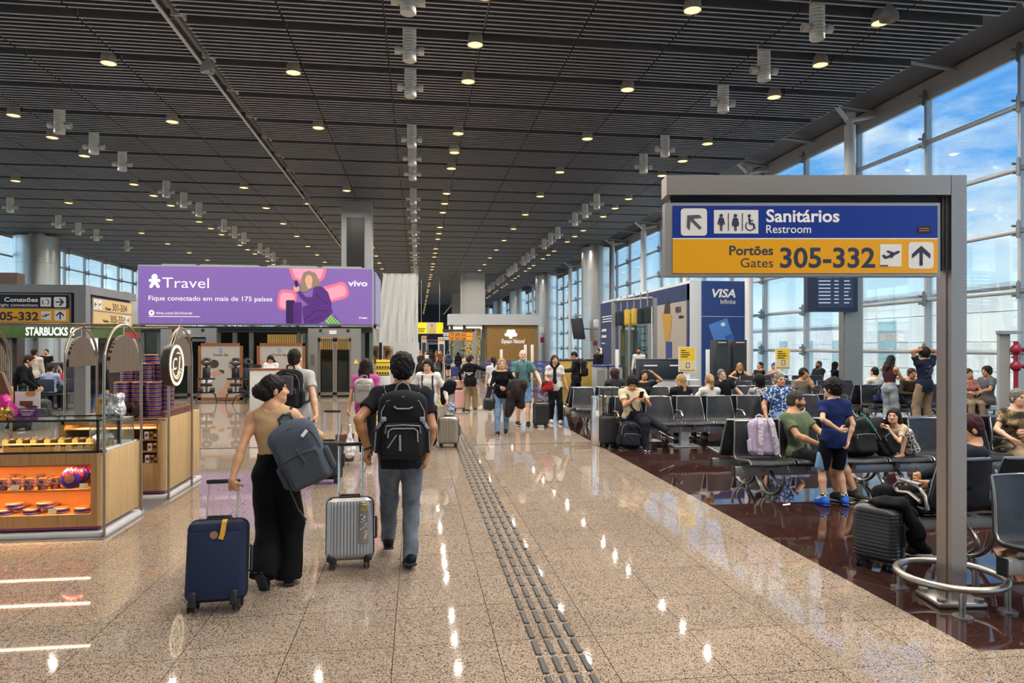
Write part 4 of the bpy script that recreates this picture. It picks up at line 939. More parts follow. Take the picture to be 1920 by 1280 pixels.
# glass lift block underneath
LX = xc - xa
T = thing('lift_block', 'glass and steel lift lobby with two lifts under the purple billboard', 'lift', (xa, YB + .1, 0))
H0 = zb0 - .12; Fe = Face(260, 607 + zb0 / kz, k, kz)
b = MB(); b.box((LX / 2, 2.4, H0 - .02), (LX, 4.7, .1)); b.box((LX / 2, .15, H0 - .1), (LX, .12, .16)); b.build('canopy', black_metal, T)
b = MB(); b.box((LX / 2, 4.75, H0 / 2), (LX, .1, H0)); b.build('rear_wall', mat('dark_lobby_wall', (.08, .09, .09), .5), T)
for px in (262, 292, 401, 432, 463, 554, 565, 571, 679, 695):
    b = MB(); u = Fe.p(px, 0)[0]; b.box((u, .2, H0 / 2), (.13, .16, H0)); b.build('mullion', mat('green_grey_steel', (.15, .19, .185), .35, .6), T)
for a, c in ((292, 401), (401, 463), (463, 565), (679, 695)): b = MB(); b.box(((Fe.p(a, 0)[0] + Fe.p(c, 0)[0]) / 2, .28, H0 / 2), (Fe.p(c, 0)[0] - Fe.p(a, 0)[0] - .1, .02, H0)); b.build('glazing', shaft_glass, T)
for xg in (LX, .05): b = MB(); b.box((xg, 2.4, H0 / 2), (.02, 4.5, H0)); b.build('glazing', shaft_glass, T)
for (a, c) in ((574, 676), (300, 402)):
    w_ = MB(); ua, uc = Fe.p(a, 0)[0], Fe.p(c, 0)[0]; zd = zat(632, Dmid); zh = zat(615, Dmid); da, dc = ua + (uc - ua) * .18, ua + (uc - ua) * .81
    w_.box(((ua + da) / 2, .02, zh / 2), (da - ua, .3, zh)); w_.box(((dc + uc) / 2, .02, zh / 2), (uc - dc, .3, zh)); w_.box(((da + dc) / 2, .02, (zd + zh) / 2), (dc - da, .3, zh - zd)); fr = w_.build('lift_surround', steel_dull, T)
    for q in (0, 1):
        dl = MB(); d0 = da + (dc - da) * q / 2; wd = (dc - da) / 2
        for xx in (d0 + .04, d0 + wd - .04): dl.box((xx, .05, zd / 2), (.07, .05, zd))
        for zz in (.12, zd - .1): dl.box((d0 + wd / 2, .05, zz), (wd, .05, .1))
        dl = dl.build('lift_door', steel, fr); g_ = MB(); g_.box((d0 + wd / 2, .06, zd / 2), (wd - .2, .015, zd - .3)); g_.build('door_glass', shaft_glass, dl) if False else g_.build('door_glass', shaft_glass, fr)
    sg = MB(); sg.box(((da + dc) / 2 - .05, -.135, (zd + zh) / 2 + .02), (.25, .01, .13)); sg.build('notice', sign_white, fr)
    sg = MB(); [sg.box((xx, -.14, zh - .08), (.1, .02, .1)) for xx in (da + .1, dc - .1)]; sg.build('lift_indicator', black_plastic, fr)
    pn = MB(); pn.box((ua + (da - ua) * .5, -.14, 1.35), (.12, .02, .35)); pn.build('call_panel', steel, fr)
    tr_ = MB(); Fz = dc + (uc - dc) * .5; tr_.prism([(Fz - .09, 1.2), (Fz + .09, 1.2), (Fz, 1.36)], .01, None, (0, -.135, 0)); tr_.build('warning_sticker', mat('warning_yellow', (.85, .65, .05)), fr)
# warm slats and lit shelves seen through the lobby
for i in range(42): b = MB(); u = Fe.p(452 + i * 4.6, 0)[0]; b.box((u, 4.0, zat(641, 28.5)), (.045, .1, .62)); b.build('lit_slat', mat('amber_lit_slat', (.75, .38, .12), .5, emit=.7), T)
b = MB(); b.box((Fe.p(505, 0)[0], 4.2, zat(617, 28.5)), (2.2, .1, .1)); b.build('red_strip', mat('red_strip', (.5, .05, .05), emit=.2), T)
# square pillar with a dark screen above the billboard
xp0, Dp = atY(640, 34.8); xp1, _ = atY(697, 34.8)
T = thing('display_pillar', 'grey square pillar with a tall black screen above the purple billboard', 'pillar', ((xp0 + xp1) / 2, 34.8, 0))
b = MB(); b.box((0, .6, 4.45), (xp1 - xp0, 1.2, 8.9)); b.build('casing', grey_paint, T)
b = MB(); b.box((-.05, -.02, 6.4), ((xp1 - xp0) * .58, .06, 3.4)); b.build('screen', black_plastic, T)
# two bulkhead pillars down the hall
for (x0p, x1p, D, lab) in ((866, 910, 67, 'large grey square pillar standing behind the plant shop'), (848, 866, 92, 'grey square pillar behind the large square pillar')):
    a_, y_ = at(x0p, D); c_, _ = at(x1p, D); T = thing('square_pillar', lab, 'pillar', ((a_ + c_) / 2, y_, 0)); w = c_ - a_
    b = MB(); b.box((0, w / 2, 4.45), (w, w, 8.9)); [b.box((0, w / 2, z), (w + .03, w + .03, .03)) for z in (4.1, 5.6, 7.1)]; b.box((-w / 2 + .2, -.02, 4.45), (.05, .05, 8.9)); b.build('cladding', clad2 if False else mat('grey_pillar_cladding', (.40, .40, .38), .5, .2), T)
# flight information screen on its own post
Di = 21.0; xi, yi = at(1598, Di); k = Di / F; Fi = Face(1598, HOR + H / k, k)
T = thing('flight_screen_stand', 'steel post with a dark flight information screen behind the large gate sign', 'information screen', (xi, yi, 0), -TH)
b = MB(); b.box((0, .1, 2.3), (.58, .3, 4.6)); b.box((-.16, -.06, 2.3), (.2, .04, 4.6)); b.build('post', steel_dull, T)
sb = MB(); Fi.rect(sb, 1507, 505, 1600, 585, -.15, .25); sb = sb.build('screen_case', mat('screen_navy_case', srgb('#1f2d45'), .4), T)
b = MB(); Fi.rect(b, 1524, 510, 1592, 578, -.28, .02); b.build('screen', mat('screen_dark', srgb('#22304a'), .2, emit=.3), sb)
b = MB(); rnd = random.Random(3)
for i in range(9):
    y0 = 514 + i * 6.7
    Fi.rect(b, 1527, y0, 1549, y0 + 1.8, -.292, .004); Fi.rect(b, 1556, y0, 1564, y0 + 1.8, -.292, .004); Fi.rect(b, 1574, y0, 1574 + rnd.uniform(8, 14), y0 + 1.8, -.292, .004)
b.build('flight_rows', mat('screen_text', srgb('#a9b6cc'), .4, emit=.5), sb)
# ---------------------------------------------------------------- airport benches
pad_m = ramp_mat('black_seat_leatherette', [(.3, (.020, .022, .026)), (.7, (.032, .035, .040))], 14, .36, bump=.05)
pad_side = mat('seat_shell_grey', (.07, .075, .085), .45)
beam_m = mat('bench_beam', (.40, .42, .42), .4, .5)
SP = .585
def seat_shell():
    """one padded seat, front facing -y, back foot at y=0: pan and back are one curved shell"""
    prof = [(-.46, .415), (-.45, .44), (-.40, .455), (-.30, .445), (-.18, .43), (-.08, .425), (-.03, .45), (-.005, .50), (.015, .58), (.04, .68), (.07, .78), (.095, .86), (.10, .88)]
    nu = 8; vs = []; fs = []
    for layer in (0, 1):
        for i, (y, z) in enumerate(prof):
            a = prof[max(i - 1, 0)]; c = prof[min(i + 1, len(prof) - 1)]; ty, tz = c[0] - a[0], c[1] - a[1]; L = math.hypot(ty, tz); ny, nz = -tz / L, ty / L
            up = max(0, (z - .5) / .38) if y > -.04 else 0; hw = .272 - .045 * up
            for j in range(nu + 1):
                u = -1 + 2 * j / nu; bow = .035 * (u * u) * (.4 + .6 * min(1, up * 1.5)) if y > -.04 else .012 * u * u
                off = (.012 if layer == 0 else -.028)
                edge = 1 - .5 * max(0, abs(u) - .75) / .25 if layer == 0 else 1
                vs.append((u * hw, y + ny * off * edge - bow * (1 if y > -.04 else 0), z + nz * off * edge + (bow if y <= -.04 else 0)))
    n1 = len(prof) * (nu + 1); W_ = nu + 1
    for i in range(len(prof) - 1):
        for j in range(nu):
            q = i * W_ + j; fs.append((q, q + 1, q + W_ + 1, q + W_)); fs.append((n1 + q + W_, n1 + q + W_ + 1, n1 + q + 1, n1 + q))
        for j in (0, nu):
            q = i * W_ + j; f = (q, q + W_, n1 + q + W_, n1 + q); fs.append(f if j == 0 else f[::-1])
    for i in (0, len(prof) - 1):
        for j in range(nu):
            q = i * W_ + j; f = (q + 1, q, n1 + q, n1 + q + 1); fs.append(f if i == 0 else f[::-1])
    rim = []
    for sd in (0, nu): rim.append([vs[i * W_ + sd] for i in range(len(prof))])
    return (vs, fs), rim, [vs[(len(prof) - 1) * W_ + j] for j in range(W_)]
SHELL, RIM, TOPR = seat_shell()
rim_m = mat('seat_rim_aluminium', (.42, .43, .43), .3, .9)
_b = MB(); _b.mesh(SHELL, smooth=True); SEAT0 = _b.build('seat', pad_m); SEAT0.data.set_sharp_from_angle(angle=R(60))
_b = MB(); _p = RIM[0] + TOPR[1:-1] + RIM[1][::-1]; _b.tube(_p, .0085, 6); RIM0 = _b.build('seat_rim', rim_m)
_b = MB(); _b.prism([(-.2, .30), (.05, .30), (.07, .40), (.0, .43), (-.24, .42)], .06, rot(rz=90), (0, -.02, 0)); BRK0 = _b.build('seat_bracket', steel_dull)
for o in (SEAT0, RIM0, BRK0): COL.objects.unlink(o)
def loop_leg(mb, x, ys=1):
    c = .23
    for s in (-1, 1):
        pts = [(x, -.16 + s * (.02 + .15 * math.sin(math.pi * t / 12)) + .0, .30 - .285 * t / 12) for t in range(13)]
        mb.tube(pts, .019, 8)
    mb.tube([(x - .0, -.36, .02), (x, .05, .02)], .0, 3) if False else None
    mb.cyl((x, -.16 - .02, 0), (x, -.16 - .02, .016), .055, None, 14)
    mb.tube([(x, -.16 + .34 * math.cos(R(a)), .30 - .27 * math.sin(R(a))) for a in range(0, 181, 12)], .02, 8)
    for s in (-1, 1): mb.cyl((x, -.16 + s * .12, .0), (x, -.16 + s * .12, .03), .035, None, 12)
def arm_loop(x):
    b = MB(); b.tube([(x, .0, .45), (x, -.02, .56), (x, -.10, .625), (x, -.24, .64), (x, -.35, .615), (x, -.40, .57), (x, -.36, .53), (x, -.22, .55), (x, -.08, .50)], .016, 8); b.rbox((x, -.2, .645), (.05, .25, .025), .01, None); return b
def bench(label, x0, y, n, face=0, legs='loop', arms=(), group='black airport benches', rz=None, short=None):
    """row of n seats starting at local x=0; face 0: seats look to -y, 180: to +y"""
    T = thing('bench', label, 'bench', (x0, y, 0) if face == 0 else (x0 + n * SP, y, 0), R(face) if rz is None else rz, group)
    L = n * SP
    b = MB(); b.rbox((L / 2, -.16, .305), (L + .1, .075, .11), .012); b.build('beam', beam_m, T)
    for xe in (-.055, L + .055):
        b = MB(); b.box((xe, -.16, .305), (.012, .09, .125)); [b.box((xe, -.16, .265 + i * .035), (.016, .05, .02)) for i in range(3)]; b.build('beam_cap', black_plastic, T)
    for i in range(n):
        for src in (SEAT0,):
            c = src.copy(); COL.objects.link(c); c.parent = T; c.location = ((i + .5) * SP, 0, 0)
            r_ = RIM0.copy(); COL.objects.link(r_); r_.parent = c
            k_ = BRK0.copy(); COL.objects.link(k_); k_.parent = c
    for xl_ in ([.45, L - .45] if legs == 'loop' and n < 5 else [.4, L / 2, L - .4] if legs == 'loop' else []):
        b = MB(); loop_leg(b, xl_); b.build('leg', steel, T)
    if legs == 'post':
        for xl_ in (SP * .55, SP * 2.2, L - SP * 1.4):
            b = MB(); b.box((xl_, -.16, .13), (.16, .1, .26)); b.rbox((xl_, -.16, .012), (.5, .36, .024), .008, None, 0, 1); b.build('leg', mat('bench_post', (.50, .52, .52), .4, .4), T)
    for i in arms: arm_loop(i * SP).build('armrest', steel, T)
    return T
A_Y, A_X = 8.12, 3.82
bench('black bench row facing the walkway with the lavender backpack on its first seat', A_X, A_Y, 7, 0, 'loop', (5, 6))
bench('black bench row standing back to back behind the lavender backpack row', A_X, A_Y + .34, 7, 180, 'loop', (0,))
B_Y, B_X = 12.3, 3.51
bench('black bench row facing the walkway where the cream shirt man sits crossing his legs', B_X, B_Y, 8, 0, 'post', (0, 2, 4))
bench('black bench row back to back behind the cream shirt man', B_X, B_Y + .36, 8, 180, 'post')
C_Y, C_X = 15.3, 3.42
bench('black bench row behind the steel bin with curved legs at its end', C_X, C_Y, 4, 0, 'loop', (1,))
bench('black bench row back to back where the curly haired traveller sits', C_X, C_Y + .36, 4, 180, 'loop')
bench('black bench row behind the yellow charging sign where the ponytail woman sits', C_X + 4.4 * SP, C_Y, 6, 0, 'loop')
bench('black bench row back to back beside the bearded man leaning over', C_X + 4.4 * SP, C_Y + .36, 6, 180, 'loop')
x_, y_ = at(1376, 18.6); bench('black bench row further back under the dark glass panels', x_, y_, 6, 0, 'loop')
x_, y_ = at(1385, 22.0); bench('black bench row far back where the blue cap traveller sits', x_, y_, 5, 0, 'loop')
x_, y_ = at(1612, 16.6); E_X, E_Y = x_, y_
bench('black bench row by the glass behind the jeans woman', x_, y_, 6, 0, 'loop')
bench('black bench row back to back by the glass with the white t-shirt traveller', x_, y_ + .36, 6, 180, 'loop')
N_X, N_Y = 4.0, 4.42
bench('nearest black bench with a big blue sheened seat at the right edge', N_X, N_Y, 3, 0, 'loop')
bench('black bench carrying the man in black trousers beside the sign post', N_X + .18, N_Y + .84, 3, 180, 'loop', (3,))
# ---------------------------------------------------------------- luggage
def suitcase(label, x, y, rz=0, w=.38, d=.24, h=.56, col=None, ribs=None, pull=.45, lean=0, name='suitcase', cat='suitcase', group='wheeled suitcases', tube_c=None, seg=150, wheels=True, mats=None, z=0, badge=None, soft_=False):
    """upright trolley case, broad face to -y; wheels at z=0"""
    T = thing(name, label, cat, (x, y, z), R(rz), group)
    Mx = rot(rx=lean); LM = lambda p: Mx @ Vector(p)
    zb, zt, r = .065, h, min(w, d) * .24
    n = seg; vs = []; fs = []
    def outline(sc):
        pts = rrect(w, d, r, 6); P_ = [Vector(p) for p in pts]; per = [0]
        for i in range(len(P_)): per.append(per[-1] + (P_[(i + 1) % len(P_)] - P_[i]).length)
        out = []; j = 0
        for i in range(n):
            t = per[-1] * i / n
            while per[j + 1] < t: j += 1
            f = (t - per[j]) / (per[j + 1] - per[j] + 1e-9); out.append(P_[j].lerp(P_[(j + 1) % len(P_)], f))
        return out
    O = outline(1); nz = 46 if ribs == 'h' else 22
    for i in range(nz + 1):
        t = i / nz; zz = zb + (zt - zb) * t; e = min(t, 1 - t) * (zt - zb); ins = 0 if e > r * .9 else r * .9 - math.sqrt(max(0, (r * .9) ** 2 - (r * .9 - e) ** 2))
        for p in O:
            q = p.copy(); f = 1.0
            q.x *= (w / 2 - ins) / (w / 2); q.y *= (d / 2 - ins) / (d / 2)
            am = 0
            if ribs == 'v' and abs(p.x) < w * .43 and .06 < t < .96: am = .006 * (abs(math.sin(p.x * math.pi / .026)) ** .6) * (1 if abs(p.y) > d * .4 else 0)
            if ribs == 'h' and .05 < t < .95: am = .007 * abs(math.sin(t * math.pi * 15)) if abs(p.y) > d * .12 or abs(p.x) < w * .4 else 0
            q.y += math.copysign(am, p.y) if abs(p.y) > d * .4 else 0
            if ribs == 'h' and abs(p.x) > w * .44: q.x += math.copysign(am, p.x)
            vs.append(LM((q.x, q.y, zz)))
    for i in range(nz):
        for j in range(n): fs.append((i * n + j, i * n + (j + 1) % n, (i + 1) * n + (j + 1) % n, (i + 1) * n + j))
    fs.append(tuple(reversed(range(n)))); fs.append(tuple(nz * n + j for j in range(n)))
    b = MB(); b.add(vs, fs, 0, True); b.build('shell', col, T)
    # zip band round the middle
    b = MB(); b.tube([LM(p) for p in [(xx, .0, zz) for xx, zz in [(x2, z2 + (zb + zt) / 2) for x2, z2 in rrect(w + .004, zt - zb + .004, r, 5)]]], .009, 6, 0, True); b.build('zip_band', black_plastic, T)
    if pull:
        tm = tube_c or chrome; b = MB()
        for s in (-1, 1): b.cyl(LM((s * w * .26, d * .36, zt - .05)), LM((s * w * .26, d * .36, zt + pull)), .0095, None, 10)
        hd_ = b.build('pull_handle', tm, T); b = MB(); b.rbox(LM((0, d * .36, zt + pull)), (w * .6, .034, .032), .012, Mx); b.build('grip', black_plastic, hd_)
    b = MB(); b.tube([LM(p) for p in ((-.08, .0, zt - .004), (-.075, 0, zt + .022), (.075, 0, zt + .022), (.08, 0, zt - .004))], .011, 7); b.build('top_handle', black_plastic, T)
    b = MB(); b.tube([LM(p) for p in ((w / 2 - .004, 0, (zb + zt) * .5 - .09), (w / 2 + .026, 0, (zb + zt) * .5 - .08), (w / 2 + .026, 0, (zb + zt) * .5 + .08), (w / 2 - .004, 0, (zb + zt) * .5 + .09))], .011, 7); b.build('side_handle', black_plastic, T)
    if wheels:
        for sx in (-1, 1):
            for sy in (-1, 1):
                c = LM((sx * (w / 2 - .05), sy * (d / 2 - .045), 0)); zc = c.z if lean and sy < 0 else 0
                b = MB(); b.rbox((c.x, c.y, max(c.z, 0) + .062), (.05, .05, .035), .01)
                for q in (-.014, .014): b.cyl((c.x + q - .009, c.y, max(c.z, 0) + .026), (c.x + q + .009, c.y, max(c.z, 0) + .026), .026, None, 14)
                b.build('wheel', black_plastic, T)
    return T, LM
def backpack(label, loc, R3, w=.32, h=.47, d=.19, col=None, col2=None, strap=None, res=.009, pockets=1, name='backpack', group='backpacks', zipc=None, straps='back', seed=1, cat='backpack', trim=None):
    """R3: 3x3 numpy frame, columns right / outward / up; centre at loc"""
    T = thing(name, label, cat, tuple(loc), 0, group); M = np.asarray(R3)
    def q(a, b, c): return M @ V(a * w, b * d, c * h)
    S = SDF(); S.box(q(0, -.05, -.02), (w * .47, d * .40, h * .46), min(w, d) * .33, M); S.ell(q(0, .02, .30), (w * .40, d * .42, h * .2), M, .04); S.wr = (.003, 26, seed)
    soft('bag', [S.mesh(res)], col, T)
    for i in range(pockets):
        S = SDF(); zc, hh = ((-.2, .24), (.14, .14), (-.02, .1))[i]; S.box(q(0, .36, zc), (w * .37, d * .2, h * hh), min(w, d) * .16, M); S.wr = (.002, 30, seed + i); soft('front_pocket', [S.mesh(res * .9)], col2 or col, T)
    for s in (-1, 1):
        S = SDF(); S.box(q(s * .47, -.02, -.22), (w * .07, d * .26, h * .17), .02, M); soft('side_pocket', [S.mesh(res)], col2 or col, T)
    b = MB(); b.tube([tuple(q(-.13, -.3, .47)), tuple(q(-.12, -.28, .56)), tuple(q(0, -.26, .60)), tuple(q(.12, -.28, .56)), tuple(q(.13, -.3, .47))], .011, 7); b.build('carry_loop', strap or col2 or col, T)
    zc = zipc or mat('zip_grey', (.22, .22, .22), .5)
    b = MB(); b.tube([tuple(q(x_ * 1.0, .30 + .09 * (1 - abs(x_) * 1.6), z_)) for x_, z_ in [(-.42, -.02), (-.40, .2), (-.30, .34), (0, .40), (.30, .34), (.40, .2), (.42, -.02)]], .0045, 5); b.tube([tuple(q(x_, .575, z_)) for x_, z_ in [(-.33, -.10), (-.31, .0), (0, .015), (.31, .0), (.33, -.10)]], .0045, 5); b.build('zip', zc, T)
    if straps == 'loose':
        for s in (-1, 1):
            b = MB(); b.ribbon([tuple(q(s * .2, -.42, .44)), tuple(q(s * .26, -.62, .3)), tuple(q(s * .28, -.7, .0)), tuple(q(s * .3, -.6, -.28)), tuple(q(s * .36, -.4, -.42))], tuple(M[:, 0]), .06, .014); b.build('shoulder_strap', strap or col, T)
    return T, q
def worn_straps(T, J, tp, col, q, edge=None, w=.055):
    """shoulder straps from the top of the bag over the shoulders and under the arms"""
    loc = np.array(T.location)
    for s in (-1, 1):
        pts = [q(s * .30, -.30, .40), q(s * .30, -.46, .56) if False else tp(s * .095, -.105, .46) - loc, tp(s * .115, -.05, .535) - loc, tp(s * .12, .03, .515) - loc, tp(s * .125, .115, .42) - loc, tp(s * .14, .13, .28) - loc, tp(s * .17, .05, .14) - loc, q(s * .44, -.3, -.36)]
        b = MB(); b.ribbon([tuple(p) for p in pts], tuple(J['TM'][:, 0]), w, .016); st = b.build('shoulder_strap', col, T)
        if edge:
            b = MB()
            for e in (-1, 1): b.tube([tuple(p + J['TM'][:, 0] * e * w * .48 + J['TM'] @ V(0, -.006, .01)) for p in pts[:4]], .0045, 5)
            b.build('strap_piping', edge, st)
# ---------------------------------------------------------------- people walking, with what they carry
def loc2w(T, v):
    c, s = math.cos(T.rotation_euler.z), math.sin(T.rotation_euler.z); return np.array([T.location.x + v[0] * c - v[1] * s, T.location.y + v[0] * s + v[1] * c, T.location.z + v[2]])
def w2l(x, y, yaw, p):
    c, s = math.cos(R(yaw)), math.sin(R(yaw)); dx, dy = p[0] - x, p[1] - y; return (dx * c + dy * s, -dx * s + dy * c, p[2])
def wp(px, py, D): X, Y = at(px, D); return (X, Y, zat(py, D))
def carry_frame(T, J, M):
    Z = rotz(T.rotation_euler.z); return Z @ M
def wear_pack(T, J, label, w, h, d, zc=.30, out=.21, **kw):
    """backpack on a person's back; the bag stays a thing of its own"""
    Z = rotz(T.rotation_euler.z); tp = lambda a, b, c: loc2w(T, J['tp'](a, b, c)); M = Z @ J['TM']; FM = np.stack([-M[:, 0], -M[:, 1], M[:, 2]], 1)
    edge = kw.pop('edge', None); sw = kw.pop('sw', .055); sc = kw.get('strap') or kw.get('col')
    P_, q = backpack(label, tp(0, -out, zc), FM, w, h, d, **kw)
    J2 = dict(J); J2['TM'] = M; worn_straps(P_, J2, lambda a, b, c: tp(-a, b, c), sc, q, edge, sw)
    return P_, q, FM
jean_b = ramp_mat('blue_denim', [(.35, srgb('#3d5577')), (.65, srgb('#56718f'))], 9, .9, bump=.05)
jean_l = ramp_mat('light_blue_denim', [(.35, srgb('#57789f')), (.65, srgb('#7d9cbd'))], 9, .9, bump=.05)
jean_g = ramp_mat('washed_grey_denim', [(.3, srgb('#4f5a66')), (.7, srgb('#76818d'))], 9, .9, bump=.05)
# woman in the tan tank top pulling the navy case
x, y = at(516, 5.25); hw = wp(428, 921, 4.98); yw = -6
T, J = person('woman in tan tank top and wide black trousers pulling the navy suitcase', x, y, yw, 1.60, sex='f', skin='tan', hair='bun', hc='black', top='tank', tc='#bd9d76', bottom='wide', bc='#0b0b0d', shoe='#1a1a1c', sole='#26262a', res=.0095,
    pose=dict(lean=3, tilt=-3, hyaw=-58, hpitch=-3, hroll=-4, la=w2l(x, y, yw, hw), lelb=(-.5, -.6, 0), ln=(0, 1, .3), lhd=(.05, .25, -1), lcurl=1.15, ra=w2l(x, y, yw, wp(566, 862, 5.34)), relb=(1, .15, -.05),
              lf=(-.055, -.10, .13), ltoe=58, lpole=(-.1, 1, .2), rf=(.085, .06, .072), rtoe=0, rtoeyaw=14))
WOM, WJ = T, J
greyblue = ramp_mat('heather_grey_fabric', [(.3, srgb('#3a424d')), (.7, srgb('#555e6b'))], 240, .9); gb2 = ramp_mat('heather_dark_fabric', [(.3, srgb('#303740')), (.7, srgb('#485058'))], 240, .9)
c = np.array(wp(563, 850, 5.0)); Mb = rotz(-TH) @ rotz(R(14)) @ roty(R(-24)); FM = np.stack([-Mb[:, 0], -Mb[:, 1], Mb[:, 2]], 1)
P_, q = backpack('heather grey backpack hanging off the shoulder of the tan top woman', c, FM, .36, .50, .22, greyblue, gb2, gb2, .008, 1, straps='none', seed=4, zipc=black_plastic)
tp = lambda a, b, c_: loc2w(T, J['tp'](a, b, c_)) - c
b = MB(); b.ribbon([tuple(q(.1, -.3, .44)), tuple(tp(.13, -.12, .42)), tuple(tp(.135, -.03, .525)), tuple(tp(.14, .06, .49)), tuple(tp(.15, .12, .35)), tuple(tp(.17, .10, .15))], tuple(J['TM'][:, 0]), .066, .018); b.build('shoulder_strap', gb2, P_)
b = MB(); b.box(tuple(q(-.26, .5, .26)), (.055, .008, .022), Matrix(FM.tolist()) @ rot(ry=28)); b.build('label_patch', white_ink, P_)
b = MB(); b.tube([tuple(q(-.0, .66, .12)), tuple(q(-.06, .67, -.12))], .006, 6); b.tube([tuple(q(.0, .665, .13)), tuple(q(-.01, .68, .06))], .008, 6); b.build('pocket_zip', black_plastic, P_)
b = MB(); b.ribbon([tuple(q(.42, -.3, .2)), tuple(q(.5, -.5, -.2)), tuple(q(.52, -.4, -.75)), tuple(q(.46, -.4, -.95))], tuple(FM[:, 1]), .03, .006); b.build('loose_strap', black_plastic, P_)
navy = ramp_mat('navy_ballistic_fabric', [(.3, srgb('#141c33')), (.7, srgb('#1f2a48'))], 300, .75)
xs_, ys_ = at(405, 4.78)
S_, LM = suitcase('navy fabric suitcase with yellow ribbon pulled by the tan top woman', xs_, ys_, 5, .385, .24, .60, navy, None, .27, -13, tube_c=mat('rose_gold_tube', (.75, .52, .38), .25, .8))
b = MB(); b.rbox(LM((0, -.125, .30)), (.33, .02, .44), .01, rot(rx=-13)); b.build('front_panel', navy, S_)
b = MB(); b.ribbon([LM(p) for p in ((.055, -.10, .602), (.055, -.142, .585), (.045, -.146, .50), (.035, -.146, .47))], (1, 0, 0), .032, .003); b.build('ribbon', mat('yellow_ribbon', srgb('#c99a2e'), .6), S_)
b = MB(); b.cyl(LM((-.01, -.13, .50)), LM((-.01, -.140, .50)), .026, None, 20); b.build('badge', mat('copper_badge', (.7, .4, .25), .3, .8), S_)
for s in (-1, 1): b = MB(); b.rbox(LM((s * .13, -.135, .09)), (.05, .03, .10), .012, rot(rx=-13)); b.build('kick_guard', black_plastic, S_)
# man in the black tee pulling the silver case
x, y = at(752, 5.75); yw = 3
T, J = person('man in black t-shirt and grey jeans wearing a large black backpack', x, y, yw, 1.76, skin='mid', hair='thick', hc='black', top='tee', tc='#1b1d24', bottom='jeans', bmat=jean_g, shoe='#141416', sole='#2a2a2c', res=.0095, watch='l',
    pose=dict(lean=2, tilt=1, la=w2l(x, y, yw, wp(690, 842, 5.60)), lelb=(-.8, -.6, 0), ln=(.3, .4, -1), lhd=(-.2, .5, -.75), lcurl=1.1, ra=w2l(x, y, yw, wp(800, 853, 5.78)), relb=(.5, -.9, 0), rcurl=.55,
              lf=(-.10, .38, .085), ltoe=-6, rf=(.07, -.07, .095), rtoe=12, ltoeyaw=2))
dkf = ramp_mat('black_backpack_fabric', [(.3, srgb('#0e0f12')), (.7, srgb('#17191e'))], 200, .85); dk2 = ramp_mat('black_pocket_fabric', [(.3, srgb('#111216')), (.7, srgb('#1c1e24'))], 200, .85)
pipe = mat('reflective_grey_piping', srgb('#8b8d90'), .5)
P_, q, FM = wear_pack(T, J, 'large black backpack with grey piping on the black t-shirt man', .41, .56, .24, .235, .245, col=dkf, col2=dk2, strap=dkf, res=.009, pockets=1, edge=pipe, sw=.075, seed=9, zipc=pipe)
b = MB(); b.tube([tuple(q(x_, .60, z_)) for x_, z_ in [(-.28, -.22), (-.27, -.07), (-.2, -.035), (.2, -.035), (.27, -.07), (.28, -.16)]], .006, 6); b.tube([tuple(q(.06, .60, -.12)), tuple(q(.05, .60, -.34))], .009, 6); b.tube([tuple(q(.12, .60, -.12)), tuple(q(.28, .585, -.30))], .005, 6); b.tube([tuple(q(-.18, .50, .26)), tuple(q(-.1, .5, .235)), tuple(q(.12, .5, .235)), tuple(q(.18, .5, .27))], .006, 6); b.tube([tuple(q(-.15, -.25, .46)), tuple(q(-.1, -.2, .56)), tuple(q(0, -.18, .6)), tuple(q(.1, -.2, .56)), tuple(q(.15, -.25, .46))], .007, 6); b.build('piping', pipe, P_)
for s in (-1, 1):
    b = MB(); b.ribbon([tuple(q(s * .34, .42, .10)), tuple(q(s * .46, .2, -.02)), tuple(q(s * .53, .0, -.10))], tuple(FM[:, 2]), .03, .006); b.rbox(tuple(q(s * .36, .43, .09)), (.04, .03, .035), .008); b.tube([tuple(q(s * .5, .25, -.08)), tuple(q(s * .52, .22, -.36))], .006, 5); b.build('compression_strap', pipe, P_)
silver = mat('silver_hard_shell', (.40, .40, .39), .38, .55, .05, 20)
xs_, ys_ = at(656, 5.72)
S_, LM = suitcase('silver ribbed hard suitcase pulled by the black backpack man', xs_, ys_, 3, .37, .23, .555, silver, 'v', .44, -8, seg=260)
b = MB(); b.rbox(LM((.115, -.124, .36)), (.085, .012, .33), .012, rot(rx=-8)); pl = b.build('corner_plate', mat('silver_plate', (.38, .39, .39), .3, .8), S_)
b = MB(); b.rbox(LM((.115, -.131, .482)), (.066, .006, .05), .004, rot(rx=-8)); b.build('badge', mat('gold_badge', (.62, .47, .14), .3, .8), pl)
b = MB(); rnd = random.Random(5); [b.box(LM((.09 + rnd.uniform(0, .05), -.131, .24 + i * .0115)), (.014, .003, .006), rot(rx=-8)) for i in range(17)]; b.build('embossed_marks', white_ink, pl)
for s in (-1, 1): b = MB(); b.rbox(LM((s * .15, -.10, .085)), (.06, .05, .05), .015, rot(rx=-8)); b.build('corner_guard', black_plastic, S_)
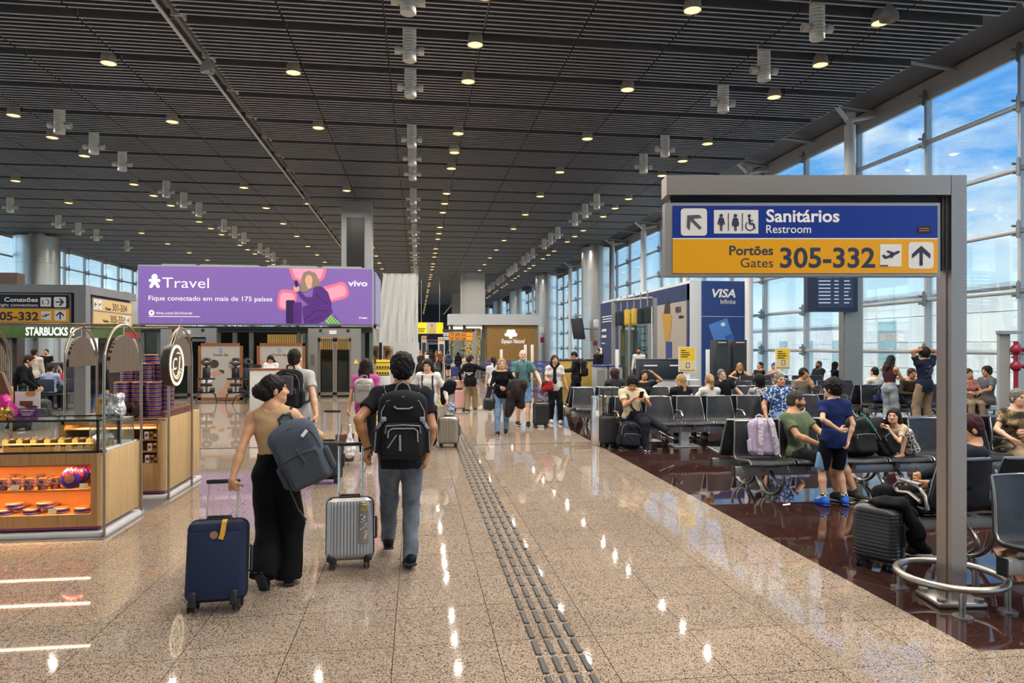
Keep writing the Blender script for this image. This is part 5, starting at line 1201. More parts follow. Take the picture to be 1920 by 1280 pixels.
# man in the grey tee
x, y = at(553, 9.15); yw = -6
T, J = person('man in grey t-shirt and blue jeans with black backpack near the spa counter', x, y, yw, 1.79, girth=1.14, skin='light', hair='crew', hc='dark', top='tee', tc='#b6b7b6', bottom='jeans', bmat=jean_b, res=.012,
    pose=dict(ra=w2l(x, y, yw, wp(594, 783, 8.95)), relb=(.5, -.8, 0), rhd=(0, -.1, -1), rcurl=1.0, lf=(-.1, .22, .08), rf=(.1, -.2, .11), rtoe=20, hroll=-2))
P_, q, FM = wear_pack(T, J, 'black backpack with grey oval pocket on the grey t-shirt man', .36, .52, .22, .30, .26, col=dkf, col2=dk2, strap=dkf, res=.011, pockets=1, seed=12)
S = SDF(); S.box(q(-.02, .62, .1), (.1, .02, .14), .05, FM); soft('grey_pocket', [S.mesh(.009)], mat('pocket_grey', (.055, .055, .06), .8), P_)
xs_, ys_ = at(612, 9.2)
suitcase('black soft suitcase pulled by the grey t-shirt man', xs_, ys_, -8, .38, .23, .55, mat('black_case_fabric', (.016, .017, .02), .7), None, .42, -14)
# woman in pink
x, y = at(686, 10.9); yw = -4
T, J = person('woman in pink top and black leggings wearing a silver backpack', x, y, yw, 1.63, sex='f', skin='tan', hair='long', hc='dark', top='tee', tc='#c0569c', bottom='leggings', bc='#121216', shoe='#d9d9d9', res=.012,
    pose=dict(hyaw=22, la=w2l(x, y, yw, wp(650, 782, 10.7)), lelb=(-.6, -.6, 0), lcurl=1.0, lf=(-.09, .28, .08), rf=(.08, -.2, .1), rtoe=20))
slv = mat('silver_grey_leather', (.40, .37, .35), .38, .3); P_, q, FM = wear_pack(T, J, 'silver backpack on the pink top woman', .31, .40, .17, .27, .2, col=slv, strap=slv, res=.011, pockets=2, seed=3, sw=.04)
hx = wp(650, 790, 10.7)
t = thing('paper_bag', 'brown box bag carried by the pink top woman', 'bag', (hx[0] - .03, hx[1] + .02, hx[2] - .62)); b = MB(); b.rbox((0, 0, .22), (.27, .14, .42), .012); b.build('box', mat('brown_leather', (.12, .055, .03), .5), t); b = MB(); b.tube([(-.06, 0, .43), (-.04, 0, .58), (.04, 0, .58), (.06, 0, .43)], .008, 6); b.build('handle', brass, t)
S = SDF(); S.ell((0, 0, .14), (.09, .08, .13)); S.cone((0, 0, .25), (0, 0, .52), .05, .012, .05); S.wr = (.012, 40, 2); t = thing('plastic_bag', 'clear white plastic bag hanging in front of the brown box bag', 'bag', (hx[0] + .06, hx[1] - .12, hx[2] - .56)); soft('bag', [S.mesh(.012)], mat('white_plastic_film', (.72, .72, .72), .3), t)
# woman in white walking towards us
x, y = at(803, 12.5)
T, J = person('woman in loose white top and black trousers walking beside the champagne suitcase', x, y, 172, 1.60, sex='f', skin='light', hair='long', hc='dark', top='hoodie', tc='#d6d5d2', bottom='trousers', bc='#15151a', res=.011, pose=dict(hpitch=14, hyaw=-8, ra=(.24, .2, .98), la=(-.34, .12, .88), lf=(-.08, -.16, .1), ltoe=15, rf=(.08, .25, .08)))
t = thing('strap_bag', 'black strap worn across the white top of the walking woman', 'bag', (0, 0, 0)); tp = lambda a, b, c: tuple(loc2w(T, J['tp'](a, b, c))); b = MB(); [b.ribbon([tp(s * .1, -.1, .48), tp(s * .1, 0, .53), tp(s * .1, .12, .46), tp(s * .1, .165, .3), tp(s * .13, .15, .12)], tuple(carry_frame(T, J, J['TM'])[:, 0]), .03, .012) for s in (-1, 1)]; b.build('strap', black_plastic, t)
xs_, ys_ = at(841, 12.55); champ = mat('champagne_shell', (.36, .33, .28), .35, .6)
suitcase('champagne ribbed suitcase beside the white top woman', xs_, ys_, -8, .36, .24, .545, champ, 'v', .42, 0)
S = SDF(); S.ell((0, 0, .04), (.13, .10, .12)); S.ell((.05, -.02, .12), (.09, .08, .08)); S.cone((-.06, 0, 0), (-.09, -.03, -.20), .07, .05, .05); S.wr = (.012, 18, 6)
t = thing('coat', 'black coat draped over the champagne suitcase', 'coat', (xs_ + .0, ys_ - .02, 1.02)); soft('coat', [S.mesh(.014)], cloth('blackcoat', '#14141a'), t)
S = SDF(); S.ell((0, 0, 0), (.07, .05, .1)); S.wr = (.006, 40, 4); t = thing('pouch', 'patterned blue pouch hanging below the black coat on the champagne suitcase', 'bag', (xs_ + .04, ys_ - .2, .72)); soft('pouch', [S.mesh(.01)], ramp_mat('blue_white_pattern', [(.45, (.6, .62, .68)), (.5, (.12, .2, .4))], 30, .8), t)
# woman in the black sweater with pink cases, seen from behind
x, y = at(882, 19.4)
T, J = person('woman in black sweater and beige cargo trousers standing by pink suitcases', x, y, -20, 1.58, sex='f', skin='tan', hair='bun', hc='dark', top='hoodie', tc='#131317', bottom='cargo', bc='#8d7c62', shoe='#2a2a2c', res=.014, pose=dict(hyaw=-40, la=(-.3, .05, .88), ra=(.3, .3, 1.15), rf=(.1, .15, .075)))
b = MB(); M_ = Matrix(J['TM'].tolist()); [b.box(tuple(J['tp'](.0, -.150, z_)), (w_, .012, .018), M_) for z_, w_ in ((.26, .2), (.21, .09))]; b.build('back_print', white_ink, T)
xs_, ys_ = at(861, 19.6); pinkc = mat('pink_shell', (.62, .36, .33), .4)
suitcase('pink hard suitcase standing by the beige cargo woman', xs_, ys_, 8, .36, .25, .60, pinkc, 'v', 0, 0)
suitcase('small pink vanity case on top of the pink suitcase', xs_, ys_, 8, .30, .2, .30, pinkc, None, 0, 0, name='vanity_case', cat='case', wheels=False, z=.575)
# the couple
x, y = at(941, 14.4); yw = 176
T, J = person('blonde woman in black top and blue jeans carrying a brown coat', x, y, yw, 1.57, sex='f', girth=1.08, skin='light', hair='long', hc='blonde', top='long', tc='#101014', bottom='jeans', bmat=jean_l, shoe='#18181a', res=.011, pose=dict(ra=(.05, .24, .98), relb=(.8, -.4, -.3), la=(-.2, .22, .93), lelb=(-.9, -.3, -.2), lf=(-.09, -.1, .09), ltoe=10, rf=(.1, .2, .078)))
X_, Y_ = at(966, 14.2); S = SDF(); S.ell((0, 0, .0), (.19, .13, .17)); S.ell((.13, -.02, .08), (.15, .11, .12)); S.cone((-.05, 0, -.1), (-.14, 0, -.5), .12, .07, .06); S.cone((.1, 0, -.05), (.1, 0, -.34), .1, .08, .06); S.wr = (.014, 17, 3)
t = thing('coat', 'dark brown coat bundled on the arm of the blonde woman', 'coat', (X_, Y_, .95)); soft('coat', [S.mesh(.014)], ramp_mat('brown_black_coat', [(.4, srgb('#17161b')), (.65, srgb('#3a2a24'))], 5, .8), t)
X_, Y_ = at(917, 14.3); S = SDF(); S.box((0, 0, .11), (.12, .06, .12), .05); S.wr = (.004, 25, 8); t = thing('handbag', 'black handbag hanging at the side of the blonde woman', 'bag', (X_, Y_, .52)); soft('bag', [S.mesh(.012)], black_plastic, t); b = MB(); b.tube([(-.08, 0, .2), (-.03, 0, .4), (.05, .02, .46), (.08, 0, .2)], .009, 6); b.build('handle', black_plastic, t)
x, y = at(980, 15.8)
T, J = person('bald man in teal polo shirt and denim shorts walking with the blonde woman', x, y, 178, 1.75, girth=1.12, skin='light', hair='bald', hc='white', beard='white', top='polo', tc='#4d7a7c', bottom='shorts', bmat=jean_l, shoe='#141416', res=.011, pose=dict(la=(-.36, .3, 1.02), ra=(.25, .2, .9), lf=(-.1, .2, .078), rf=(.1, -.08, .09)))
tp = lambda a, b, c: tuple(loc2w(T, J['tp'](a, b, c)))
t = thing('backpack', 'backpack straps on the teal polo of the bald man', 'backpack', (0, 0, 0)); b = MB(); [b.ribbon([tp(s * .11, -.12, .42), tp(s * .11, -.02, .535), tp(s * .11, .1, .46), tp(s * .115, .165, .3), tp(s * .14, .15, .12), tp(s * .17, .0, .06)], tuple(carry_frame(T, J, J['TM'])[:, 0]), .03, .012) for s in (-1, 1)]; b.build('shoulder_strap', black_plastic, t)
# woman in white polo, black case
x, y = at(1040, 16.6)
T, J = person('brown haired woman in white top and black trousers with a red bag on her arm', x, y, 183, 1.62, sex='f', girth=1.1, skin='tan', hair='long', hc='brown', top='polo', tc='#d2cfcb', bottom='trousers', bc='#141418', shoe='#c9c9c9', res=.012, pose=dict(ra=(.16, .26, .95), la=(-.28, .1, .82), lf=(-.09, .18, .08), rf=(.09, -.02, .08)))
X_, Y_ = at(1026, 16.3); S = SDF(); S.box((0, 0, 0), (.15, .09, .13), .07); S.wr = (.006, 22, 2); t = thing('handbag', 'red and black bag on the arm of the white top woman', 'bag', (X_, Y_, .88)); soft('bag', [S.mesh(.013)], ramp_mat('red_black_fabric', [(.45, srgb('#1a1418')), (.55, srgb('#a31f26'))], 5, .7), t)
S = SDF(); S.cone((0, 0, 0), (0, -.02, -.3), .03, .05, .02); S.cone((0, 0, 0), (-.1, 0, .12), .03, .03, .02); S.cone((0, 0, 0), (.1, 0, .12), .03, .03, .02); S.wr = (.004, 30, 1); X_, Y_ = at(1040, 16.42); t = thing('scarf', 'black scarf knotted on the white top of the brown haired woman', 'scarf', (X_, Y_, 1.28)); soft('scarf', [S.mesh(.011)], cloth('scarfblack', '#17171b'), t)
xs_, ys_ = at(1014, 15.6); suitcase('black ribbed suitcase standing before the white polo woman', xs_, ys_, 3, .34, .24, .56, mat('black_hard_shell', (.02, .021, .023), .35), 'v', 0, 0)
# man with jacket and backpack reading a phone
x, y = at(1080, 20.5)
T, J = person('man in dark jacket with backpack looking down at his phone', x, y, 75, 1.70, skin='mid', hair='crew', hc='black', top='jacket', tc='#1f2228', bottom='trousers', bc='#14161c', shoe='#dcdcdc', res=.015, pose=dict(hpitch=28, la=(-.1, .34, 1.1), ra=(.1, .34, 1.1), lf=(-.1, .25, .08), rf=(.1, -.25, .09)))
wear_pack(T, J, 'dark backpack on the jacketed man with the phone', .34, .5, .2, .27, .25, col=dkf, res=.016, seed=5)
# people further down the hall
far = [(925, 773, 668, 'f', 10, 'pony', 'black', 'tee', '#c9ccd2', 'jeans', '#2a3348', 'woman in pale top behind the blonde woman'), (786, 724, 653, 'm', 185, 'crew', 'dark', 'tee', '#3a312a', 'trousers', '#17171a', 'tall man in dark brown t-shirt coming down the hall'),
       (777, 722, 656, 'm', 170, 'crew', 'black', 'tee', '#1c1c20', 'trousers', '#17171a', 'man in black t-shirt just behind the brown t-shirt man'), (840, 709, 657, 'm', 10, 'crew', 'dark', 'tee', '#8e8f92', 'shorts', '#23252c', 'man in grey t-shirt with a blue backpack under the far gate sign'),
       (859, 707, 659, 'f', 0, 'long', 'black', 'long', '#16161a', 'jeans', '#26365a', 'long haired woman in black with a blue suitcase'), (871, 704, 666, 'f', 180, 'long', 'dark', 'tee', '#b9b2a8', 'trousers', '#26262a', 'woman in beige by the plant shop entrance'),
       (897, 704, 666, 'm', 90, 'short', 'grey', 'tee', '#8d8b86', 'trousers', '#33353a', 'man in grey bending by the plant shop'), (798, 706, 657, 'f', 180, 'long', 'dark', 'long', '#c9c5c0', 'trousers', '#2a2a2e', 'woman in white far behind the brown t-shirt man'),
       (808, 703, 654, 'm', 0, 'crew', 'black', 'jacket', '#23252b', 'trousers', '#1a1b20', 'man in dark jacket far down the hall'), (884, 702, 664, 'm', 0, 'short', 'black', 'tee', '#45413d', 'trousers', '#222326', 'man in dark grey among the travellers by the gate sign'),
       (825, 698, 655, 'm', 180, 'short', 'dark', 'tee', '#6d4b33', 'trousers', '#232327', 'man in brown far beneath the yellow billboard'), (818, 697, 656, 'f', 180, 'long', 'brown', 'tee', '#a9493a', 'jeans', '#33405a', 'woman in red far beneath the yellow billboard')]
for px, fy, hy, sx, yw, hair, hc, top, tc, bot, bc, lab in far:
    D = dfloor(fy); x, y = at(px, D); st = .28 * ((px % 3) - 1)
    T, J = person(lab, x, y, yw, (fy - hy) * D / F, sex=sx, skin=('tan', 'light', 'mid')[px % 3], hair=hair, hc=hc, top=top, tc=tc, bottom=bot, bc=bc, res=.02, face=D < 40, pose=dict(lf=(-.1, st * .8, .09), rf=(.1, -st * .8, .09)))
    if px == 840: wear_pack(T, J, 'blue backpack on the man under the far gate sign', .36, .55, .22, .28, .24, col=cloth('bluepack', '#2f3f5c'), res=.02, seed=8)
for px, by, w_, h_, hx, lab in ((820, 710, .36, .58, '#1c1c1f', 'black suitcase standing behind the white top woman in the hall'), (852, 707, .42, .62, '#2b3478', 'blue suitcase beside the long haired woman in black'), (812, 702, .4, .6, '#6d6148', 'olive suitcase far down the hall')):
    D = dfloor(by); x, y = at(px, D); suitcase(lab, x, y, 5, w_, .25, h_, mat('case' + hx[1:], srgb(hx), .5), None, .35, 0, seg=60)
# ---------------------------------------------------------------- people by the benches
def seat_at(px, Yb, back=.17): X, D = atY(px, Yb - back); return X, Yb - back
SIT = dict(pz=.525, lf=(-.12, .44, .075), rf=(.12, .44, .075), la=(-.15, .30, .62), ra=(.15, .30, .62), lelb=(-.7, -.7, 0), relb=(.7, -.7, 0))
def sit(label, x, y, yaw, h=1.70, **kw):
    p = dict(SIT); p.update(kw.pop('pose', {})); return person(label, x, y, yaw, h, pose=p, **kw)
aloha = ramp_mat('blue_white_leaf_print', [(.40, srgb('#22406f')), (.46, srgb('#2f5b9c')), (.54, srgb('#b9c6d6')), (.62, srgb('#dfe4ea'))], 22, .8, 'noise', detail=3, const=True)
leopard = ramp_mat('black_white_spots', [(.3, (.015, .015, .018)), (.42, (.015, .015, .018)), (.5, (.6, .58, .55))], 40, .8, 'voronoi')
camo = ramp_mat('camouflage_print', [(.38, srgb('#2f2d24')), (.46, srgb('#6d5f45')), (.56, srgb('#a28c66')), (.66, srgb('#4a4734'))], 9, .85, detail=2, const=True)
# boy with his hands behind his back
x, y = at(1563, 7.95); yw = -3
checks = ramp_mat('checkered_sock', [(0, (.02, .02, .02)), (1, (.75, .75, .72))], 45, .8, 'checker')
T, J = person('boy in navy t-shirt and black shorts standing before the bench with hands behind his back', x, y, yw, 1.43, skin='light', hair='thick', hc='black', top='tee', tc='#1d2d5c', bottom='shorts', bc='#131418', shoe='#2a62c4', sole='#2a62c4', socks=checks, child=True, res=.0095,
    pose=dict(hyaw=30, la=w2l(x, y, yw, wp(1574, 806, 7.74)), lelb=(-1, -.5, -.2), ln=(0, 1, 0), lhd=(1, -.1, -.05), ra=w2l(x, y, yw, wp(1590, 828, 7.85)), relb=(.7, -.5, 0), rcurl=.7, ltoeyaw=8, rtoeyaw=-22, lf=(-.125, -.02, .065), rf=(.125, -.02, .065)))
so = [c_ for c_ in T.children if c_.name.startswith('shorts')][0]; so.data.materials.append(cloth('lightblue', '#7fa9cf'))
for pg in so.data.polygons:
    c_ = pg.center; zt, zb_ = J['lleg'][0][2] - .02, J['lleg'][1][2]; f_ = (zt - c_[2]) / (zt - zb_)
    if f_ > 0 and abs(c_[0]) > .19 - .075 * f_: pg.material_index = 1
# man in green on the second seat
x, y = seat_at(1500, A_Y)
sit('man in olive green t-shirt and dark shorts on the second seat beside the lavender backpack', x, y, 208, 1.70, skin='tan', hair='crew', hc='darkgrey', beard='darkgrey', top='tee', tc='#66765a', bottom='shorts', bc='#24262c', shoe='#33362c', sole='#b9b9b0', res=.010,
    pose=dict(lean=-8, hyaw=48, hpitch=10, pz=.50, la=(-.05, .34, .72), ra=(.12, .32, .66), lf=(-.30, .52, .075), rf=(-.02, .46, .075), lpole=(-.2, .5, 1), rpole=(0, .5, 1)))
# girl curled up on the seat
x, y = seat_at(1702, A_Y, .24)
sit('small girl in cream top curled up barefoot on the bench seat', x, y, 103, 1.22, sex='f', child=True, skin='light', hair='long', hc='dark', top='tee', tc='#c9b79a', bottom='shorts', bmat=leopard, shoe=None, res=.010,
    pose=dict(pz=.55, lean=38, hyaw=28, hpitch=-22, lf=(-.07, .19, .50), rf=(.06, .17, .50), lpole=(-.1, .6, 1), rpole=(.1, .6, 1), la=(-.05, .37, .80), ra=(.05, .37, .81), lelb=(-.6, .1, -1), relb=(.6, .1, -1), lcurl=.9, rcurl=.9, lhd=(.2, .2, 1), rhd=(-.2, .2, 1)))
# woman at the right edge
x, y = seat_at(1908, A_Y)
sit('older woman in camouflage top and beige trousers seated at the right edge', x, y, 160, 1.62, sex='f', girth=1.15, skin='light', hair='short', hc='grey', top='tee', tmat=camo, bottom='trousers', bc='#93816a', res=.012, pose=dict(hyaw=20, la=(.05, .3, .75), ra=(.2, .3, .66)))
# man in black beside the sign post
x, y = atY(1764, 5.50)[0], 5.50
T, J = sit('man with maroon tinted hair and black trousers reclining on the bench behind the sign post', x, y, 72, 1.74, skin='tan', hair='short', hc='maroon', top='long', tc='#1e242c', bottom='trousers', bc='#0e0f12', shoe='#17171a', sole='#d6d6d2', res=.0095,
    pose=dict(lean=-27, hyaw=0, hpitch=26, pz=.50, lf=(-.09, .20, .08), rf=(.12, .34, .08), lpole=(-.1, 1, 1), rpole=(.1, 1, .9), la=(-.08, .10, .62), ra=(.12, .12, .66)))
# cream shirt man with phone
x, y = seat_at(1184, B_Y)
T, J = sit('man in cream t-shirt looking at his phone with legs crossed on the bench', x, y, 178, 1.74, skin='tan', hair='thick', hc='black', top='tee', tc='#d6cba8', bottom='jeans', bc='#262b35', shoe='#1a1b20', sole='#d8d8d4', res=.010,
    pose=dict(lean=6, hpitch=34, hyaw=-12, la=(-.12, .36, .92), ra=(.02, .36, .92), lelb=(-.7, -.2, -1), relb=(.7, -.2, -1), lcurl=.9, rcurl=.9, rf=(-.46, .52, .36), rpole=(.1, .5, 1), rtoeyaw=60, rtoe=25, lf=(-.14, .40, .075)))
t = thing('phone', 'dark phone held by the cream t-shirt man', 'phone', tuple(loc2w(T, (-.05, .455, .97)))); b = MB(); b.rbox((0, 0, 0), (.075, .012, .15), .005, rot(rx=35)); b.build('case', black_plastic, t)
t = thing('crossbody_bag', 'black crossbody bag strapped over the cream t-shirt', 'bag', (0, 0, 0)); tp = lambda a, b_, c: tuple(loc2w(T, J['tp'](a, b_, c))); b = MB(); b.ribbon([tp(.12, -.05, .52), tp(.115, .06, .50), tp(.10, .135, .38), tp(.04, .155, .22), tp(-.06, .16, .12)], tuple(carry_frame(T, J, J['TM'])[:, 0]), .035, .01); b.build('strap', black_plastic, t); S = SDF(); S.box(tp(-.05, .17, .1), (.13, .05, .06), .03); soft('pouch', [S.mesh(.01)], cloth('pouchblack', '#15161b'), t)
# man in the leaf print shirt
x, y = seat_at(1462, B_Y)
sit('grey haired man in blue and white leaf print shirt sitting with knees apart', x, y, 182, 1.74, girth=1.22, skin='tan', hair='crew', hc='grey', top='polo', tmat=aloha, bottom='jeans', bmat=jean_l, res=.010,
    pose=dict(hpitch=3, ra=(.34, .12, .52), relb=(.6, -.7, 0), la=(-.26, .34, .68), lf=(-.27, .48, .075), rf=(.06, .46, .075), lpole=(-.5, .5, 1)))
LIST = [  # px, Y, yaw, h, sex, skin, hair, hair colour, top, top colour, bottom, bottom colour, pose, label, extras
 (1505, 15.3, 165, 1.70, 'm', 'tan', 'thick', 'black', 'tee', '#6f6a62', 'trousers', '#2a2b30', dict(la=(-.05, .25, 1.12), lelb=(-.4, .2, -1), hyaw=25, hpitch=12), 'young man in grey t-shirt with hand at mouth behind the leaf print shirt man', {}),
 (1358, 15.3, 200, 1.76, 'm', 'light', 'crew', 'grey', 'polo', '#1c1d22', 'trousers', '#24252b', dict(tilt=14, lean=10, hroll=8, hyaw=-20, la=(-.3, .36, .62)), 'grey bearded man in black polo leaning over on the bench', dict(beard='white')),
 (1330, B_Y + .70, 2, 1.64, 'f', 'light', 'pony', 'blonde', 'long', '#cfccc8', 'jeans', '#3d4a60', dict(la=(-.42, .05, 1.0), lelb=(-1, 0, -.3)), 'woman with blonde ponytail in white top seen from behind', {}),
 (1277, B_Y + .70, 5, 1.64, 'f', 'light', 'long', 'blonde', 'jacket', '#1d1e24', 'trousers', '#202126', dict(hyaw=20), 'blonde woman in dark jacket seen from behind beside the yellow charging sign', {}),
 (1424, B_Y + .70, 0, 1.60, 'f', 'tan', 'curly', 'black', 'tee', None, 'trousers', '#202126', dict(), 'dark haired woman in spotted top seen from behind by the leaf print man', dict(tmat=leopard)),
 (1152, C_Y + .70, 5, 1.66, 'f', 'tan', 'curly', 'brown', 'jacket', '#35363c', 'trousers', '#202126', dict(), 'curly haired traveller seen from behind above the steel bin', {}),
 (1207, C_Y, 175, 1.66, 'f', 'tan', 'long', 'dark', 'tee', '#24252b', 'trousers', '#202126', dict(la=(-.18, .12, 1.22), lelb=(-1, .2, -.5), hroll=-8), 'dark haired woman resting her head on her hand behind the cream shirt man', {}),
 (1385, 22.0, 172, 1.66, 'f', 'tan', 'long', 'blonde', 'tank', '#1c1c20', 'jeans', '#3f5a78', dict(lean=12, la=(-.2, .45, .8), ra=(.25, .4, .8), hyaw=-8), 'woman with glasses and long hair in black tank top far back', {}),
 (1418, 22.0, 98, 1.74, 'm', 'tan', 'crew', 'black', 'tee', '#17181c', 'trousers', '#2c3440', dict(lean=-14, ra=(.3, -.1, .9)), 'man in black t-shirt in profile beside the blue cap traveller', {}),
 (1449, 22.0, 95, 1.66, 'f', 'tan', 'cap', '#34508f', 'long', '#b69a8e', 'trousers', '#8a5f55', dict(lean=-6, la=(-.1, .45, .85), ra=(.1, .45, .85)), 'traveller in blue cap and pale pink sweater far back', {}),
 (1535, 22.0, 95, 1.76, 'm', 'mid', 'crew', 'darkgrey', 'jacket', '#20252e', 'trousers', '#202126', dict(), 'balding bearded man in dark jacket in profile by the far glass', dict(beard='dark')),
 (1566, 22.0, 262, 1.68, 'f', 'tan', 'scarf', '#17181d', 'long', '#17181d', 'trousers', '#17181d', dict(la=(-.05, .4, .8)), 'person in black head scarf and black top turned to the right', {}),
 (1640, E_Y + .70, 8, 1.70, 'm', 'tan', 'crew', 'black', 'tee', '#d3d0c6', 'trousers', '#202126', dict(), 'traveller in white t-shirt seen from behind next to the jeans woman', {}),
 (1702, E_Y, 175, 1.72, 'm', 'mid', 'short', 'brown', 'long', '#3a302a', 'trousers', '#2c2f36', dict(lean=14, la=(-.1, .3, 1.0), lelb=(-.4, .2, -1), ra=(.1, .34, .7)), 'person in brown top bowed over on the bench before the hands-on-head man', {}),
 (1811, E_Y, 170, 1.66, 'f', 'tan', 'long', 'brown', 'tee', '#b2796e', 'trousers', '#8d7c66', dict(lean=10, la=(-.1, .34, .72), ra=(.12, .34, .72)), 'person in salmon top on the bench half hidden by the sign post', {}),
 (1852, E_Y, 92, 1.76, 'm', 'mid', 'thick', 'black', 'polo', '#5a6066', 'trousers', '#6d5f4a', dict(lean=2, la=(-.12, .4, .72), ra=(.12, .4, .70)), 'man in grey shirt and khaki trousers in profile by the glass wall', {})]
for px, Yb, yw, h, sx, sk, hair, hc, top, tc, bot, bc, ps, lab, ex in LIST:
    back = .17 if not (yw < 60) else .18
    X, Y = seat_at(px, Yb, back); sit(lab, X, Y, yw, h, sex=sx, skin=sk, hair=hair, hc=hc, top=top, tc=tc or '#222222', bottom=bot, bc=bc, res=.013 if Yb < 18 else .017, pose=ps, **ex)
# two people standing by the glass
x, y = at(1668, 15.6)
person('long haired woman in crop top and pale cargo jeans looking at her phone', x, y, -68, 1.64, sex='f', skin='tan', hair='long', hc='black', top='crop', tc='#4a2a36', bottom='cargo', bmat=ramp_mat('pale_grey_denim', [(.35, srgb('#7b8790')), (.65, srgb('#a5afb5'))], 8, .9), shoe='#cfcfcf', res=.012,
       pose=dict(hpitch=26, la=(-.06, .36, 1.1), ra=(.08, .36, 1.1), lelb=(-.6, -.7, -.4), relb=(.6, -.7, -.4), lcurl=.9, rcurl=.9))
x, y = at(1733, 15.2)
T, J = person('man in navy t-shirt and khaki trousers with both hands on his head', x, y, 6, 1.80, skin='mid', hair='thick', hc='black', top='tee', tc='#20263a', bottom='cargo', bc='#8d7d64', res=.012,
       pose=dict(la=(-.05, -.02, 1.74), ra=(.05, -.02, 1.74), lelb=(-1, .1, .4), relb=(1, .1, .4), lhd=(1, .1, .1), rhd=(-1, .1, .1), ln=(0, 1, -.2), rn=(0, 1, -.2), lcurl=.4, rcurl=.4, lf=(-.17, 0, .078), rf=(.17, 0, .078)))
b = MB(); rnd = random.Random(2); M_ = Matrix(J['TM'].tolist())
for i in range(26): b.box(tuple(J['tp'](rnd.uniform(-.1, .1), -.148, rnd.uniform(.2, .42))), (rnd.uniform(.01, .05), .008, .006), M_ @ rot(ry=rnd.uniform(-60, 60)))
b.build('back_print', mat('faded_print', (.25, .27, .33)), T)
# ---------------------------------------------------------------- things on and around the benches
I3 = np.eye(3)
def pack_on(label, px, py, D, yaw, w, h, d, col, tilt=0, **kw):
    c = np.array(wp(px, py, D)); M = rotz(R(yaw)) @ rotx(R(tilt)); return backpack(label, c, np.stack([-M[:, 0], -M[:, 1], M[:, 2]], 1), w, h, d, col=col, **kw)
lav = ramp_mat('lavender_fabric', [(.35, srgb('#a596b2')), (.65, srgb('#bcaec8'))], 40, .75); lav2 = ramp_mat('silver_lilac_marble', [(.4, srgb('#8a8790')), (.5, srgb('#c4bfc8')), (.6, srgb('#9d93a4'))], 12, .5)
xq, yq = A_X + .30, A_Y - .20; c = (xq, yq, .45 + .265); M = rotz(R(-8)) @ rotx(R(-16))
backpack('lavender backpack with marbled straps on the first bench seat', c, np.stack([-M[:, 0], -M[:, 1], M[:, 2]], 1), .34, .47, .19, lav, lav, lav2, .008, 0, straps='loose', seed=3, zipc=lav2)
FMl = np.stack([-M[:, 0], -M[:, 1], M[:, 2]], 1); ql = lambda a, b_, c_: FMl @ V(a * .34, b_ * .19, c_ * .47)
lp = [o for o in COL.objects if o.get('label', '').startswith('lavender backpack')][0]
for s in (-1, 1): b = MB(); b.ribbon([tuple(ql(s * .16 - .05, .42, .46)), tuple(ql(s * .2 - .05, .60, .28)), tuple(ql(s * .24 - .05, .62, -.02)), tuple(ql(s * .28 - .05, .58, -.30)), tuple(ql(s * .30 - .05, .5, -.48))], tuple(FMl[:, 0]), .06, .022); b.build('shoulder_strap', lav2, lp)
xq = A_X + 2.5 * SP + .06; M = rotz(R(6)) @ rotx(R(-18))
backpack('bulky black backpack on the third bench seat with a green cord', (xq, A_Y - .22, .70), np.stack([-M[:, 0], -M[:, 1], M[:, 2]], 1), .40, .50, .26, dkf, dk2, dkf, .010, 1, straps='loose', seed=21)
lp = [o for o in COL.objects if o.get('label', '').startswith('bulky black')][0]; b = MB(); b.tube([(-.02, -.1, .30), (.05, -.16, .2), (.12, -.17, .08)], .009, 6); b.build('green_cord', mat('green_cord', srgb('#2f9a78'), .5), lp)
M = rotz(R(14)) @ rotx(R(-24)) @ roty(R(-20))
backpack('slim black backpack leaning beside the curled up girl', (A_X + 3.15 * SP, A_Y - .24, .70), np.stack([-M[:, 0], -M[:, 1], M[:, 2]], 1), .31, .50, .18, dk2, dkf, dkf, .010, 1, straps='loose', seed=22)
xq, yq = E_X + .55, E_Y - .2; M = rotx(R(-14)); backpack('dark duffel backpack with blue side on the bench by the glass', (xq, yq, .68), np.stack([-M[:, 0], -M[:, 1], M[:, 2]], 1), .62, .42, .24, cloth('duffel', '#1b212c'), cloth('duffelblue', '#2b3a6a'), None, .013, 1, seed=33, straps='none')
# black trolley case and slumped backpack at the cream shirt man's feet
x_, y_ = at(1142, 12.55); suitcase('black fabric suitcase with raised handle between the steel bin and a backpack', x_, y_, 2, .34, .24, .56, mat('black_case_fabric', (.016, .017, .02), .7), None, .47, 0, tube_c=black_metal)
x_, y_ = at(1181, 12.25); M = rotx(R(-10)) @ roty(R(4)); backpack('slumped navy black backpack on the floor by the cream shirt man', (x_, y_, .26), np.stack([-M[:, 0], -M[:, 1], M[:, 2]], 1), .42, .48, .28, ramp_mat('navy_black_fabric', [(.3, srgb('#12151c')), (.7, srgb('#1d2230'))], 60, .8), None, None, .011, 1, straps='loose', seed=41)
x_, y_ = at(1536, 13.7); suitcase('black suitcase with chrome pull handle behind the standing boy', x_, y_, 8, .36, .25, .60, mat('black_case_fabric', (.016, .017, .02), .7), None, .34, 0)
